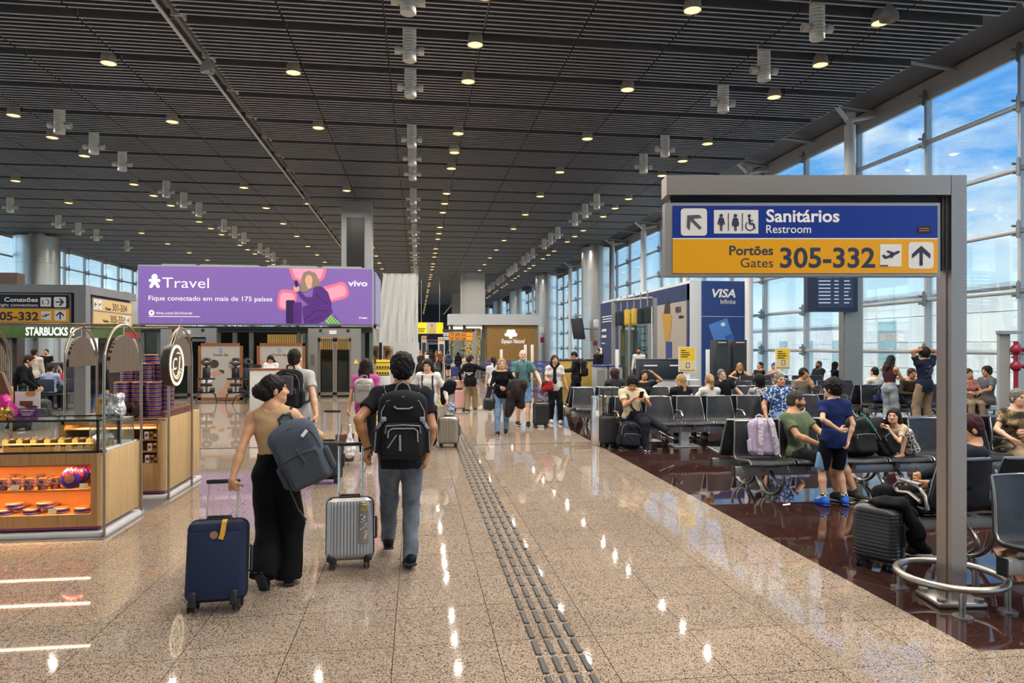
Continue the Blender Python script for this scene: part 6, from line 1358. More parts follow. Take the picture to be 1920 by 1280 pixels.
# black ribbed case with a jacket by the reclining man
x_, y_ = at(1648, 5.72); suitcase('black ribbed hard suitcase beside the reclining man near the guard ring', x_, y_, -58, .34, .24, .51, mat('black_hard_shell', (.02, .021, .023), .35), 'h', 0, 0)
x_, y_ = at(1668, 5.68); S = SDF(); S.ell((0, 0, .02), (.13, .14, .035)); S.cone((-.05, -.02, .02), (.22, .04, -.10), .045, .06, .05); S.cone((.05, -.08, .02), (.16, -.13, -.22), .04, .05, .05); S.wr = (.008, 24, 6); t = thing('jacket', 'black jacket thrown over the black ribbed suitcase', 'jacket', (x_, y_, .52)); soft('jacket', [S.mesh(.011)], cloth('blackjacket', '#101115'), t)
# steel bin
x_, y_ = at(1127, 12.8); T = thing('litter_bin', 'round brushed steel litter bin standing at the corner of the brown floor', 'bin', (x_, y_, 0))
b = MB(); b.lathe([(.01, 0), (.175, 0), (.18, .02), (.18, .74), (.172, .745), (.172, .76), (.18, .765), (.18, .86), (.01, .86)], n=32); b.build('body', chrome, T)
b = MB(); b.lathe([(.12, .86), (.185, .86), (.19, .875), (.185, .90), (.13, .905), (.12, .89), (.12, .86)], n=32); b.build('rim', chrome, T)
b = MB(); [b.box((.179 * math.sin(R(a)) - .0, -.179 * math.cos(R(a)), .6), (.07, .004, .1), rot(rz=a)) for a in (-38,)]; b.build('notice', white_ink, T)
# yellow charging point signs
def charger(label, px, D, y0, y1):
    x_, y_ = at(px, D); T = thing('charging_sign', label, 'sign', (x_, y_, 0), -TH); k = D / F; Fc = Face(px, HOR + H / k, k); hw = (y1 - y0) * .34
    b = MB(); zb = Fc.p(0, y1)[1]; b.box((0, .03, zb / 2), (.12, .06, zb)); b.build('post', white_paint, T)
    b = MB(); b.rbox((0, .03, .02), (.45, .4, .04), .015); b.build('base', white_paint, T)
    for z in (zb - .16, zb - .28): b = MB(); b.rbox((0, -.02, z), (.44, .24, .02), .008); b.build('tray', white_paint, T)
    fr = MB(); Fc.rect(fr, px - hw, y0, px + hw, y1, -.01, .04); fr = fr.build('frame', white_paint, T)
    b = MB(); Fc.rect(b, px - hw + 1.5, y0 + 1.5, px + hw - 1.5, y0 + (y1 - y0) * .55, -.032, .006); b.build('yellow_panel', mat('poster_yellow', srgb('#d8b52c'), .4, emit=.15), fr)
    b = MB(); Fc.rect(b, px - hw + 1.5, y0 + (y1 - y0) * .55, px + hw - 1.5, y1 - 4, -.032, .006); b.build('picture_panel', mat('poster_cream', srgb('#d9cfa4'), .4), fr)
    b = MB(); Fc.rect(b, px - hw + 1.5, y1 - 4, px + hw - 1.5, y1 - 1.5, -.032, .006); b.build('footer', mat('poster_dark_yellow', srgb('#b58f22'), .4), fr)
    b = MB(); [Fc.rect(b, px - hw + 4, y0 + 6 + i * 4, px - hw + 4 + w_, y0 + 7.6 + i * 4, -.037, .004) for i, w_ in enumerate((9, 15, 17, 13))]; Fc.line(b, [(px - 2, y1 - 8), (px - 2, y1 - 17), (px + 4, y1 - 17), (px + 4, y1 - 8), (px - 2, y1 - 8)], 1, -.037); b.build('print', black_ink, fr)
charger('yellow charging point sign on a white post behind the front empty seats', 1288, 14.0, 650, 697)
charger('further yellow charging point sign near the glass', 1467, 20.4, 652, 692)
# scraps on the brown floor
t = thing('paper_scrap', 'small white paper scrap on the brown floor before the benches', 'litter', (*at(1468, dfloor(948)), .002)); b = MB(); b.add([(0, 0, 0), (.1, .02, .004), (.13, .07, .012), (.03, .06, .002)], [(0, 1, 2, 3)]); b.build('scrap', white_ink, t)
# ---------------------------------------------------------------- the sweets kiosks on the left
oak = ramp_mat('light_oak_veneer', [(.3, srgb('#b08f62')), (.5, srgb('#c7a877')), (.7, srgb('#b7966a'))], 5, .42, 'noise', (6, 6, .35), 6)
oak_d = ramp_mat('oak_front_veneer', [(.3, srgb('#94704a')), (.5, srgb('#ab875b')), (.7, srgb('#9a774f'))], 5, .42, 'noise', (6, 6, .35), 6)
oak_in = mat('lit_shelf_orange_wood', srgb('#b06a2c'), .5, 0, .08, 12)
plinth = mat('white_plinth', (.62, .62, .60), .45); mag = mat('magenta_strip', srgb('#8c3f73'), .4); shadow_gap = mat('dark_plinth_gap', (.02, .02, .025), .6)
KX = -2.95
def shelf_light(parent, x, y, z, w, e=9):
    l = bpy.data.lights.new('shelf_light', 'AREA'); l.shape = 'RECTANGLE'; l.size = w; l.size_y = .03; l.energy = e; l.color = (1, .66, .34)
    o = bpy.data.objects.new('shelf_light', l); COL.objects.link(o); o.parent = parent; o.location = (x, y, z)
# front counter
Y1k, Y2k, XL = 7.10, 7.98, -6.6
T = thing('kiosk_counter', 'front oak sweets counter with lit shelves and glass case beside the walkway', 'counter', (0, 0, 0))
ztop, zb = .79, .10; nx1, nz0, nz1 = atY(170, Y1k)[0], .215, .685
b = MB(); b.box(((XL + nx1) / 2, Y1k + .02, (nz1 + ztop) / 2), (nx1 - XL, .04, ztop - nz1)); b.box(((XL + nx1) / 2, Y1k + .02, (zb + nz0) / 2), (nx1 - XL, .04, nz0 - zb)); b.box(((nx1 + KX - .06) / 2, Y1k + .02, (zb + ztop) / 2), (KX - .06 - nx1, .04, ztop - zb)); b.build('front_panel', oak_d, T)
b = MB(); b.rbox((KX - .03, (Y1k + Y2k) / 2 + .03, (zb + ztop) / 2), (.06, Y2k - Y1k - .06, ztop - zb), .004); b.cyl((KX - .06, Y1k + .06, zb), (KX - .06, Y1k + .06, ztop), .06, None, 24); b.build('side_panel', oak, T)
b = MB(); b.box(((XL + KX) / 2, Y2k - .03, (zb + ztop) / 2), (KX - XL - .1, .05, ztop - zb)); b.build('back_panel', oak_d, T)
b = MB(); b.box(((XL + nx1) / 2, Y1k + .40, (nz0 + nz1) / 2), (nx1 - XL, .03, nz1 - nz0 + .04)); b.box((nx1 + .01, Y1k + .22, (nz0 + nz1) / 2), (.02, .4, nz1 - nz0)); b.build('niche_lining', oak_in, T)
for z in (nz0, .445, nz1): b = MB(); b.box(((XL + nx1) / 2, Y1k + .22, z - .008), (nx1 - XL, .38, .016)); b.build('shelf', oak_in, T)
b = MB(); b.rbox(((XL + KX) / 2, (Y1k + Y2k) / 2, ztop - .012), (KX - XL - .02, Y2k - Y1k - .02, .024), .006); b.build('worktop', oak_d, T)
b = MB(); b.box(((XL + KX) / 2 - .03, (Y1k + Y2k) / 2, .09), (KX - XL - .12, Y2k - Y1k - .1, .05)); b.build('gap', shadow_gap, T)
b = MB(); b.box(((XL + KX) / 2 - .01, (Y1k + Y2k) / 2 + .0, .085), (KX - XL - .06, Y2k - Y1k - .04, .022)); b.build('magenta_strip', mag, T)
b = MB(); b.rbox(((XL + KX) / 2 + .01, (Y1k + Y2k) / 2, .025), (KX - XL + .04, Y2k - Y1k + .06, .05), .012); b.build('plinth', plinth, T)
for z in (.66, .42): shelf_light(T, nx1 - 1.15, Y1k + .10, z, 2.2, 17)
# glass case on the counter
cx1 = atY(181, Y1k)[0]; zc = 1.10
C_ = thing('display_case', 'long glass display case of wrapped chocolates on the front oak counter', 'display case', (0, 0, 0))
b = MB()
for z in (.80, zc): b.box(((XL + cx1) / 2, Y1k + .03, z), (cx1 - XL, .02, .02)); b.box(((XL + cx1) / 2, Y1k + .50, z), (cx1 - XL, .02, .02)); b.box((cx1, Y1k + .26, z), (.02, .48, .02))
for yy in (.03, .50): b.box((cx1, Y1k + yy, .95), (.02, .02, .30))
b.build('frame', black_metal, C_)
b = MB(); b.box(((XL + cx1) / 2, Y1k + .03, .95), (cx1 - XL, .008, .28)); b.box((cx1, Y1k + .26, .95), (.008, .46, .28)); b.box(((XL + cx1) / 2, Y1k + .26, zc), (cx1 - XL, .46, .008)); b.build('glass', case_glass, C_)
shelf_light(C_, cx1 - 1.2, Y1k + .10, zc - .03, 2.2, 9)
# side wing of sweets by the front post
b = MB(); b.rbox((KX - .18, Y1k + .46, .803), (.34, .72, .022), .004); t = thing('tray', 'pale tray along the end of the front oak counter', 'tray', (0, 0, 0)); b.build('tray', plinth, t)
gold_foil = ramp_mat('gold_foil', [(.35, srgb('#7a5a1e')), (.65, srgb('#d6b25a'))], 60, .3, m=.7, bump=.3); cello = ramp_mat('silver_cellophane', [(.3, (.35, .35, .36)), (.6, (.85, .85, .85))], 50, .2, m=.5, bump=.4)
cream_box = mat('cream_box', srgb('#d8bd7e'), .5); choc = mat('chocolate_brown', srgb('#3a2016'), .4); price = mat('cream_price_card', srgb('#dcd0a6'), .5)
tin_blue = mat('deep_blue_tin', srgb('#33278c'), .3, .35); copper = mat('copper_lid', srgb('#c98a63'), .3, .8); copper_l = mat('pale_copper_band', srgb('#d9a98c'), .35, .6)
def pos_on(px, Y, z): X, _ = atY(px, Y); return X, Y, z
rnd = random.Random(11); n = 0
for k in range(13):
    px = 185 - 11.5 - k * 13; o = thing('gift_box', 'cream box of chocolates in the glass case, %s from its right end' % ORD[k], 'gift box', pos_on(px, Y1k + .15, .80), R(rnd.uniform(-3, 3)), 'boxes in the glass case'); b = MB(); b.rbox((0, .0, .035), (.062, .09, .07), .004); b.build('box', cream_box, o); b = MB(); b.rbox((0, 0, .055), (.064, .092, .02), .003); b.build('band', choc if k % 3 else gold_foil, o)
    o = thing('gift_box', 'small boxed sweets in the back row of the glass case, %s from its right end' % ORD[k], 'gift box', pos_on(px - 4, Y1k + .34, .80), 0, 'boxes in the glass case'); b = MB(); b.rbox((0, 0, .045), (.055, .08, .09), .006); b.build('box', choc if k % 2 else cream_box, o); b = MB(); b.rbox((0, 0, .093), (.04, .06, .02), .008); b.build('bow', gold_foil, o)
for k, px in enumerate((164, 150, 128, 108)):
    o = thing('price_card', 'price card leaning in the glass case, %s from its right end' % ORD[k], 'price card', pos_on(px, Y1k + .08, .80), 0, 'price cards'); b = MB(); b.box((0, 0, .03), (.045, .003, .055), rot(rx=-12)); b.build('card', price, o); b = MB(); [b.box((0, -.004 - .002 * i, .043 - i * .012), (.03, .002, .003), rot(rx=-12)) for i in range(2)]; b.build('print', choc, o)
for k in range(5):
    Y = 7.20 + k * .068; o = thing('gold_tin', 'gold tin of wrapped sweets on the end tray, %s from the front' % ORD[k], 'tin', (KX - .10 - .03 * (k % 2), Y, .814), 0, 'tins on the end tray'); b = MB(); b.cyl((0, 0, .0), (0, 0, .065), .04, None, 18, 0); b.build('tin', gold_foil, o); S = SDF(); S.ell((0, 0, .09), (.035, .035, .04)); S.wr = (.008, 90, k); soft('wrapping', [S.mesh(.006)], cello, o)
for k, px in enumerate((215, 226, 206, 236)):
    o = thing('cellophane_bag', 'cellophane bag of sweets behind the front brass arch, %s of the cluster' % ORD[k], 'sweet bag', (KX - .08 - .065 * (k % 3), 7.62 + .07 * (k // 2), 1.075), 0, 'cellophane bags'); S = SDF(); S.ell((0, 0, .08), (.05, .04, .08)); S.cone((0, 0, .14), (0, 0, .21), .012, .04, .02); S.wr = (.006, 80, k); soft('bag', [S.mesh(.007)], cello, o)
# shelf goods of the lit niche
jar_g = ramp_mat('jar_of_sweets', [(.4, srgb('#3a1c22')), (.5, srgb('#6a4a5e')), (.62, srgb('#a8795a'))], 70, .25)
def jar(lab, p, s=1.0, group='sweet jars'):
    o = thing('sweet_jar', lab, 'jar', p, 0, group); b = MB(); b.lathe([(.001, 0), (.036 * s, 0), (.040 * s, .008), (.040 * s, .075 * s), (.032 * s, .09 * s)], n=18); b.build('jar', jar_g, o); b = MB(); b.lathe([(.036 * s, .088 * s), (.037 * s, .09 * s), (.037 * s, .108 * s), (.001, .11 * s)], n=18); b.build('lid', copper, o); return o
for k, (px, dy) in enumerate(((5, .08), (30, .09), (54, .08), (80, .08), (14, .22), (40, .24), (64, .22), (92, .2), (104, .12), (76, .30), (24, .33))): jar('sweet jar with copper lid on the upper lit shelf, %s of the group' % ORD[k], pos_on(px, Y1k + dy, .445), 1.0)
def plate(p, lab, col, tilt):
    o = thing('wrapped_sweets', lab, 'gift plate', p); M_ = rot(rx=90 - tilt); b = MB(); b.lathe([(.001, .03), (.05, .03), (.085, .02), (.088, 0), (.06, -.012), (.001, -.012)], (0, 0, .088), 22, 0, M_); b.build('plate', tin_blue, o); S = SDF(); S.ell((0, .02, .125), (.10, .035, .07)); S.wr = (.012, 60, 3); soft('wrap', [S.mesh(.008)], col, o); b = MB(); b.lathe([(.001, .034), (.046, .032)], (0, 0, .088), 18, 0, M_); b.build('label', copper, o)
red_foil = ramp_mat('red_cellophane', [(.35, srgb('#7a1420')), (.65, srgb('#d63a4a'))], 50, .25, bump=.4)
plate(pos_on(133, Y1k + .12, .445), 'round blue tin wrapped in red cellophane on the upper lit shelf', red_foil, 12); plate(pos_on(150, Y1k + .28, .455), 'second red wrapped tin behind the first on the upper lit shelf', red_foil, 5)
def tin(lab, p, r=.058, h=.05, group='blue and copper tins'):
    o = thing('sweet_tin', lab, 'tin', p, 0, group); b = MB(); b.cyl((0, 0, 0), (0, 0, h * .68), r, None, 26); b.build('body', tin_blue, o); b = MB(); b.lathe([(r + .002, h * .62), (r + .003, h * .92), (r - .004, h), (.001, h)], n=26); b.build('lid', copper, o); b = MB(); b.lathe([(r + .0012, h * .12), (r + .0012, h * .26)], n=26); b.build('band', copper_l, o); return o
for k, (px, dy, lev) in enumerate(((8, .1, 0), (60, .11, 0), (115, .12, 0), (155, .11, 0), (27, .14, 1), (85, .14, 1), (38, .3, 0), (95, .3, 0))):
    tin('round blue tin with copper lid on the lower lit shelf, %s %s' % (ORD[k], 'stacked' if lev else 'standing'), pos_on(px, Y1k + dy, nz0 + .001 + lev * .051), .072, .05, 'tins on the lower lit shelf')
for k, (px, z) in enumerate(((28, .445), (157, .445), (98, nz0))):
    o = thing('price_card', ('price card before the jars on the upper lit shelf', 'price card beside the red wrapped tin', 'price card before the tins on the lower lit shelf')[k], 'price card', pos_on(px, Y1k + .035, z), 0, 'price cards'); b = MB(); b.box((0, 0, .032), (.075, .003, .05), rot(rx=-15)); b.build('card', price, o)
# poster, pink gift and foil on top of the case
o = thing('sale_poster', 'white cookie poster with purple summer sale band standing on the glass case', 'poster', pos_on(52, Y1k + .28, zc + .008), R(-4)); k = 7.0 / F
b = MB(); b.box((0, 0, .175), (.235, .006, .165)); b.build('card', sign_white, o); b = MB(); b.box((0, .0, .045), (.19, .006, .09)); b.build('purple_band', mat('sale_purple', srgb('#5e3580'), .4), o)
b = MB(); b.text('SUMMER SALE', (-.07, -.005, .066), .022, None, 0, .01, 'LEFT'); [b.box((-.01 + (i % 2) * .01, -.005, .05 - i * .012), (.12 - .02 * i, .002, .004)) for i in range(3)]; b.build('lettering', white_ink, o)
b = MB(); b.lathe([(.001, 0), (.062, 0), (.062, .004), (.001, .004)], (-.01, -.004, .135), 20, 0, rot(rx=90) @ Matrix.Diagonal((1, .35, 1))); b.lathe([(.001, 0), (.06, 0), (.06, .004)], (.04, -.006, .108), 20, 0, rot(rx=90) @ Matrix.Diagonal((1, .25, 1))); b.box((-.01, -.006, .15), (.12, .003, .03)); b.build('cookie_print', mat('cookie_brown', srgb('#6b4630'), .6), o); b = MB(); b.lathe([(.001, 0), (.05, 0), (.05, .004)], (.03, -.005, .235), 20, 0, rot(rx=90) @ Matrix.Diagonal((1, .5, 1))); b.build('orange_print', mat('orange_slice', srgb('#d08a3c'), .6), o)
o = thing('gift_bag', 'pink wrapped gift at the edge of the picture on the glass case', 'gift', pos_on(6, Y1k + .2, zc + .01)); S = SDF(); S.box((0, 0, .1), (.09, .06, .12), .04, rotz(.3) @ roty(-.5)); S.wr = (.008, 40, 1); soft('wrap', [S.mesh(.008)], mat('hot_pink_foil', srgb('#c92a86'), .3, .2), o)
o = thing('foil_bow', 'gold foil bow before the pink gift on the glass case', 'bow', pos_on(8, Y1k + .08, zc + .01)); S = SDF(); S.ell((0, 0, .05), (.07, .03, .055)); S.wr = (.014, 70, 2); soft('foil', [S.mesh(.007)], gold_foil, o)
o = thing('orange_display', 'orange and brown sweets display at the picture edge above the pink gift', 'display', pos_on(4, Y1k + .36, zc + .01)); b = MB(); b.rbox((0, .02, .15), (.14, .1, .3), .01); b.build('box', mat('orange_carton', srgb('#c97a35'), .5), o); b = MB(); b.prism([(-.12, .22), (.1, .22), (.02, .44), (-.06, .46), (-.12, .4)], .06, None, (0, -.02, 0)); b.build('topper', mat('brown_carton', srgb('#6b4a35'), .5), o)
jar('copper lidded jar on the glass case beside the sale poster', pos_on(20, Y1k + .1, zc + .008), .9)
# rear counter
Z2 = .95; KY1, KY2, KX1 = 8.74, 9.98, -4.12
T = thing('kiosk_counter', 'rear oak sweets counter with stacked tins by the round logo sign', 'counter', (0, 0, 0))
b = MB(); b.rbox((KX - .03 + .02, (KY1 + KY2) / 2 + .04, (zb + Z2) / 2), (.06, KY2 - KY1 - .08, Z2 - zb), .004); b.cyl((KX - .05, KY1 + .06, zb), (KX - .05, KY1 + .06, Z2), .06, None, 24); b.build('side_panel', oak, T)
b = MB(); b.box((KX1 + .03, (KY1 + KY2) / 2, (zb + Z2) / 2), (.06, KY2 - KY1, Z2 - zb)); b.box(((KX + KX1) / 2, KY2 - .03, (zb + Z2) / 2), (KX - KX1, .06, Z2 - zb)); b.build('back_panel', oak_d, T)
b = MB(); b.rbox(((KX + KX1) / 2 - .03, KY1 + .02, (zb + .42) / 2), (KX - KX1 - .1, .04, .42 - zb), .004); b.rbox(((KX + KX1) / 2 - .03, KY1 + .02, Z2 - .03), (KX - KX1 - .1, .04, .06), .004); b.build('front_panel', oak_d, T)
b = MB(); b.box(((KX + KX1) / 2, KY1 + .38, .68), (KX - KX1 - .1, .02, .54)); b.box((KX - .09, KY1 + .2, .68), (.03, .36, .54)); b.build('niche_lining', mat('brown_niche', srgb('#7a5236'), .5), T)
for z in (.42, .56, .70, .83): b = MB(); b.box(((KX + KX1) / 2, KY1 + .2, z), (KX - KX1 - .14, .36, .012)); b.build('shelf', oak_d, T)
b = MB(); b.rbox(((KX + KX1) / 2, (KY1 + KY2) / 2, Z2 - .01), (KX - KX1, KY2 - KY1, .024), .006); b.build('worktop', oak_d, T)
b = MB(); b.box(((KX + KX1) / 2 - .03, (KY1 + KY2) / 2, .09), (KX - KX1 - .1, KY2 - KY1 - .1, .05)); b.build('gap', shadow_gap, T)
b = MB(); b.box(((KX + KX1) / 2, (KY1 + KY2) / 2, .085), (KX - KX1 - .04, KY2 - KY1 - .04, .022)); b.build('magenta_strip', mag, T)
b = MB(); b.rbox(((KX + KX1) / 2 + .02, (KY1 + KY2) / 2, .025), (KX - KX1 + .04, KY2 - KY1 + .06, .05), .012); b.build('plinth', plinth, T)
shelf_light(T, (KX + KX1) / 2, KY1 + .08, .92, .8, 12)
for k, (px, z, w_) in enumerate(((278, .426, .06), (286, .426, .06), (295, .426, .06), (282, .566, .05), (291, .566, .07), (300, .566, .05), (276, .706, .05), (284, .706, .05), (293, .706, .06), (301, .706, .05))):
    o = thing('gift_box', 'small gift box in the niche of the rear counter, %s shelf, %s' % (('lower', 'middle', 'upper')[0 if z < .5 else 1 if z < .6 else 2], ORD[k]), 'gift box', pos_on(px, KY1 + .08, z), 0, 'boxes in the rear niche'); b = MB(); b.rbox((0, 0, .045), (w_, .05, .09), .004); b.build('box', (sign_white, gold_foil, choc)[k % 3], o); b = MB(); b.box((0, -.026, .045), (w_ * .6, .003, .035)); b.build('label', (mag, choc, cream_box)[k % 3], o)
# the stacks of tins
st = [(229, 8.95, 8), (259, 9.0, 8), (288, 8.95, 8), (312, 9.15, 8), (240, 9.3, 12), (273, 9.3, 12), (303, 9.4, 12), (284, 9.6, 14)]
for si, (px, Y, nn) in enumerate(st):
    X, D = atY(px, Y)
    for k in range(nn): tin('blue and copper tin in the %s stack, %s from the bottom' % (ORD[si], ORD[k]), (X, Y, Z2 + .004 + k * .0535), .086, .053, 'stacked tins on the rear counter')
for k in range(10): jar('small sweet jar along the edge of the rear counter, %s from the front' % ORD[k], (KX - .045, 8.86 + k * .105, Z2 + .003), .8, 'jars along the rear counter')
o = thing('sweets_wreath', 'round dark wreath of sweets leaning on the tin stacks', 'wreath', pos_on(244, 8.84, Z2 + .004)); S = SDF(); [S.ell((.07 * math.cos(R(a)), 0, .085 + .07 * math.sin(R(a))), (.03, .025, .03)) for a in range(0, 360, 24)]; S.wr = (.006, 120, 5); soft('wreath', [S.mesh(.006)], choc, o)
o = thing('card_sign', 'tan card sign on the rear counter before the tin stacks', 'sign', pos_on(199, 8.84, Z2 + .003), R(-6)); b = MB(); b.box((0, 0, .12), (.235, .008, .24), rot(ry=4)); b.build('card', mat('tan_card', srgb('#b08d54'), .5), o); b = MB(); b.text('COVA RIDER', (0, -.007, .19), .026, rot(ry=4), 0, .01); b.build('lettering', choc, o)
o = thing('display_case', 'small glass stand carrying cellophane bags at the end of the front counter', 'display case', (KX - .16, 7.68, .81)); b = MB(); b.box((0, 0, .255), (.30, .32, .012)); [b.box((sx * .145, sy * .155, .125), (.01, .01, .25)) for sx in (-1, 1) for sy in (-1, 1)]; b.build('frame', steel_dull, o); b = MB(); [b.box((sx * .145, 0, .125), (.006, .3, .25)) for sx in (-1, 1)]; b.build('glass', case_glass, o)
# brass arches with ribbed half-oval panels
ribbed = ramp_mat('ribbed_brown_panel', [(.40, srgb('#33281f')), (.6, srgb('#8a7866'))], 9, .45, 'Y', (1, 1, 1), 0)
def arch(lab, X, ya, yb, top, panel=True, dx=0):
    T = thing('brass_arch', lab, 'arch', (X, (ya + yb) / 2, 0)); w = (yb - ya) / 2; rr = w
    zs = top - rr * .9; pts = [(0, -w, 0), (0, -w, zs)] + [(0, -rr * math.cos(R(a)), zs + rr * .9 * math.sin(R(a))) for a in range(10, 171, 10)] + [(0, w, zs), (0, w, 0)]
    b = MB(); b.tube(pts, .014, 10); b.build('frame', brass, T)
    if panel:
        hw = w * .84; pz = top - .78 * rr * 2 * .5 - .18; n = 16; poly = [(hw * math.cos(R(a)), .37 * math.sin(R(a))) for a in range(0, 181, 10)]
        b = MB(); b.prism(poly, .03, rot(rz=90), (0, 0, top - .47)); b.build('ribbed_panel', ribbed, T); b = MB(); b.cyl((0, 0, top - .11), (0, 0, top), .006, None, 6); b.build('hanger', brass, T)
    return T
arch('front brass arch with ribbed panel beside the end of the front counter', KX + .02, 7.06, 7.96, 2.02)
arch('brass arch with ribbed panel on the far side of the rear counter', KX1, 8.88, 9.72, 2.03)
arch('brass arch holding the round logo sign at the rear counter', KX + .05, 8.70, 9.56, 2.03)
X_, _ = atY(14, 7.9); arch('brass arch at the left picture edge', X_, 7.06, 7.96, 2.02)
t = thing('top_rail', 'brass rail joining the front arch to the arch at the picture edge', 'rail', (0, 0, 2.02)); b = MB(); b.cyl((KX + .02, 7.51, 0), (X_, 7.51, 0), .012, None, 10); b.build('rail', brass, t)
t = thing('top_rail', 'brass rail joining the logo arch to the arch behind it', 'rail', (0, 0, 2.03)); b = MB(); b.cyl((KX + .05, 9.13, 0), (KX1, 9.3, 0), .012, None, 10); b.build('rail', brass, t)
# round lit logo sign
T = thing('logo_sign', 'round dark shop sign with lit cream ring hanging in the rear brass arch', 'sign', (KX + .12, 8.63, zat(683, 8.55)))
M_ = rot(ry=90); b = MB(); b.lathe([(.001, -.06), (.235, -.06), (.245, -.04), (.245, .03), (.235, .04), (.001, .04)], n=40, M=M_); b.build('disc', mat('sign_dark_brown', srgb('#3b322b'), .4), T)
ringm = mat('lit_cream_ring', srgb('#f0dfb8'), .4, emit=.9); b = MB(); b.lathe([(.205, .042), (.238, .042), (.238, .05), (.205, .05), (.205, .042)], n=48, M=M_); b.build('ring', ringm, T)
def txX(mb, t_, y, z, size, x, bold=0, shear=0, rr=0):
    vs, fs = text_geo(t_, bold, 'CENTER', shear, .01); c, s_ = math.cos(R(rr)), math.sin(R(rr)); mb.add([(x + v[2] * .3, y + (v[0] * c - v[1] * s_) * size, z + (v[0] * s_ + v[1] * c) * size) for v in vs], fs)
b = MB(); txX(b, 'C', -.085, -.05, .20, .046, -.004, .2); txX(b, 'J', .07, -.06, .24, .047, -.004, .2); b.tube([(.046, .0, .135), (.046, .05, .15), (.046, .11, .13)], .005, 6); b.tube([(.046, .05, -.07), (.046, .02, -.125), (.046, -.03, -.12)], .005, 6); b.build('monogram', ringm, T)
b = MB()
for i, ch in enumerate('CHOCOLATES'): a = 200 + i * 15.5; txX(b, ch, .165 * math.cos(R(a)), .165 * math.sin(R(a)) - .0, .045, .046, .01, 0, a + 90)
b.build('lettering', ringm, T); b = MB(); b.cyl((0, 0, .24), (0, .3, .55), .006, None, 6); b.build('hanger', brass, T)
rects('floor', [(-6.6, KX + .05, 6.98, 10.1)], mat('kiosk_mat', (.16, .155, .15), .4), 0, .006)
# ---------------------------------------------------------------- card lounge kiosk on the right
KX0, KX1_, KYa, KYb, KH = 11.2, 13.85, 27.7, 41.5, 4.55
visa_b = mat('lounge_navy', srgb('#24407c'), .4); visa_d = mat('lounge_dark_navy', srgb('#1d2d5a'), .4); visa_w = mat('lounge_white', (.66, .69, .70), .4); visa_l = mat('card_light_blue', srgb('#4f86cf'), .35); visa_m = mat('card_mid_blue', srgb('#2f5fae'), .35)
T = thing('lounge_kiosk', 'tall navy and white card lounge kiosk behind the seats', 'kiosk', (KX0, KYa, 0))
b = MB(); b.box(((KX1_ - KX0) / 2, (KYb - KYa) / 2, KH / 2), (KX1_ - KX0, KYb - KYa, KH)); b.build('shell', visa_w, T)
Dv = dep(12.5, KYa); k = Dv / F
def fx(px): return atY(px, KYa)[0] - KX0
def fz(py): return zat(py, Dv)
class FF(Face):
    def p(s, px, py): return (fx(px), fz(py))
FV = FF(0, 0, k)
ff = MB(); FV.rect(ff, 1315, 527, 1400, 722, -.03, .05); ff = ff.build('front_panel', visa_b, T)
b = MB(); FV.text(b, 'VISA', 1334, 1378, 557, 15.5, -.062, .03, 0, .22); FV.text(b, 'Infinite', 1350, 1378, 569.5, 9, -.062, -.002); FV.text(b, 'O  M', 1322, 1341, 696, 4, -.062, .02); FV.text(b, 'É', 1322, 1326, 704, 4.5, -.062, .02); FV.rect(b, 1315, 593, 1400, 593.6, -.058, .004); b.build('lettering', white_ink, ff)
b = MB(); FV.poly(b, [(1327, 609), (1362, 596), (1373, 630), (1340, 645)], -.06); b.build('card_picture', visa_l, ff); b = MB(); FV.poly(b, [(1350, 606), (1357, 604), (1359, 610), (1352, 612)], -.064); b.build('chip_picture', white_ink, ff); b = MB(); FV.poly(b, [(1358, 630), (1373, 625), (1377, 640), (1361, 646)], -.064); b.build('card_picture', visa_m, ff)
class FS(Face):                                        # long side wall facing -x: picture column -> place along y
    def p(s, px, py): Y, D = atX(px, KX0); return (-(Y - KYa), zat(py, D))
FW = FS(0, 0, 1); MS = rot(rz=-90)
def side(name, m, fn, parent, x=-.02):
    q = MB(); fn(q); b = MB(); b.add([(x + v[1], -v[0], v[2]) for v in q.v], [f[::-1] for f in q.f]) if False else b.add([(x + v[1], -v[0], v[2]) for v in q.v], q.f); return b.build(name, m, parent)
zt_, zb_ = KH - .12, .0
def srect(mb, p0, p1, z0, z1, t=.03):
    a = -(atX(p0, KX0)[0] - KYa); c = -(atX(p1, KX0)[0] - KYa); mb.box(((a + c) / 2, 0, (z0 + z1) / 2), (abs(a - c), t, z1 - z0))
sp = side('side_panel', visa_d, lambda q: (srect(q, 1127, 1162, 0, zt_), srect(q, 1162, 1293, 3.75, zt_), srect(q, 1289.5, 1293, 0, zt_)), T)
side('picture_panel', mat('poster_warm_grey', srgb('#a79c92'), .4, 0, .1, .6), lambda q: srect(q, 1225, 1288, 1.2, 3.7, .04), T, -.03)
side('door_frame', steel_dull, lambda q: (srect(q, 1162, 1165, 0, 3.7, .06), srect(q, 1180, 1183, 0, 3.7, .06), srect(q, 1217, 1221, 0, 3.7, .06), srect(q, 1162, 1221, 3.55, 3.7, .06)), T, -.03)
side('glass_door', shaft_glass, lambda q: (srect(q, 1165, 1180, 0, 3.55, .02), srect(q, 1183, 1217, 0, 3.55, .02)), T, -.03)
def sw(q, t_, p0, z, cap, bold=0, shear=0):            # lettering on the side wall, reads from the walkway
    Y, D = atX(p0, KX0); vs, fs = text_geo(t_, bold, 'LEFT', shear, .02); q.add([(-(Y - KYa) + v[0] * cap * 1.3, -v[2], z + v[1] * cap * 1.3) for v in vs], fs)
side('lettering', black_ink, lambda q: (sw(q, 'VISA', 1268, 3.28, .27, .03, .2), sw(q, 'Infinite', 1275, 3.02, .16)), T, -.055)
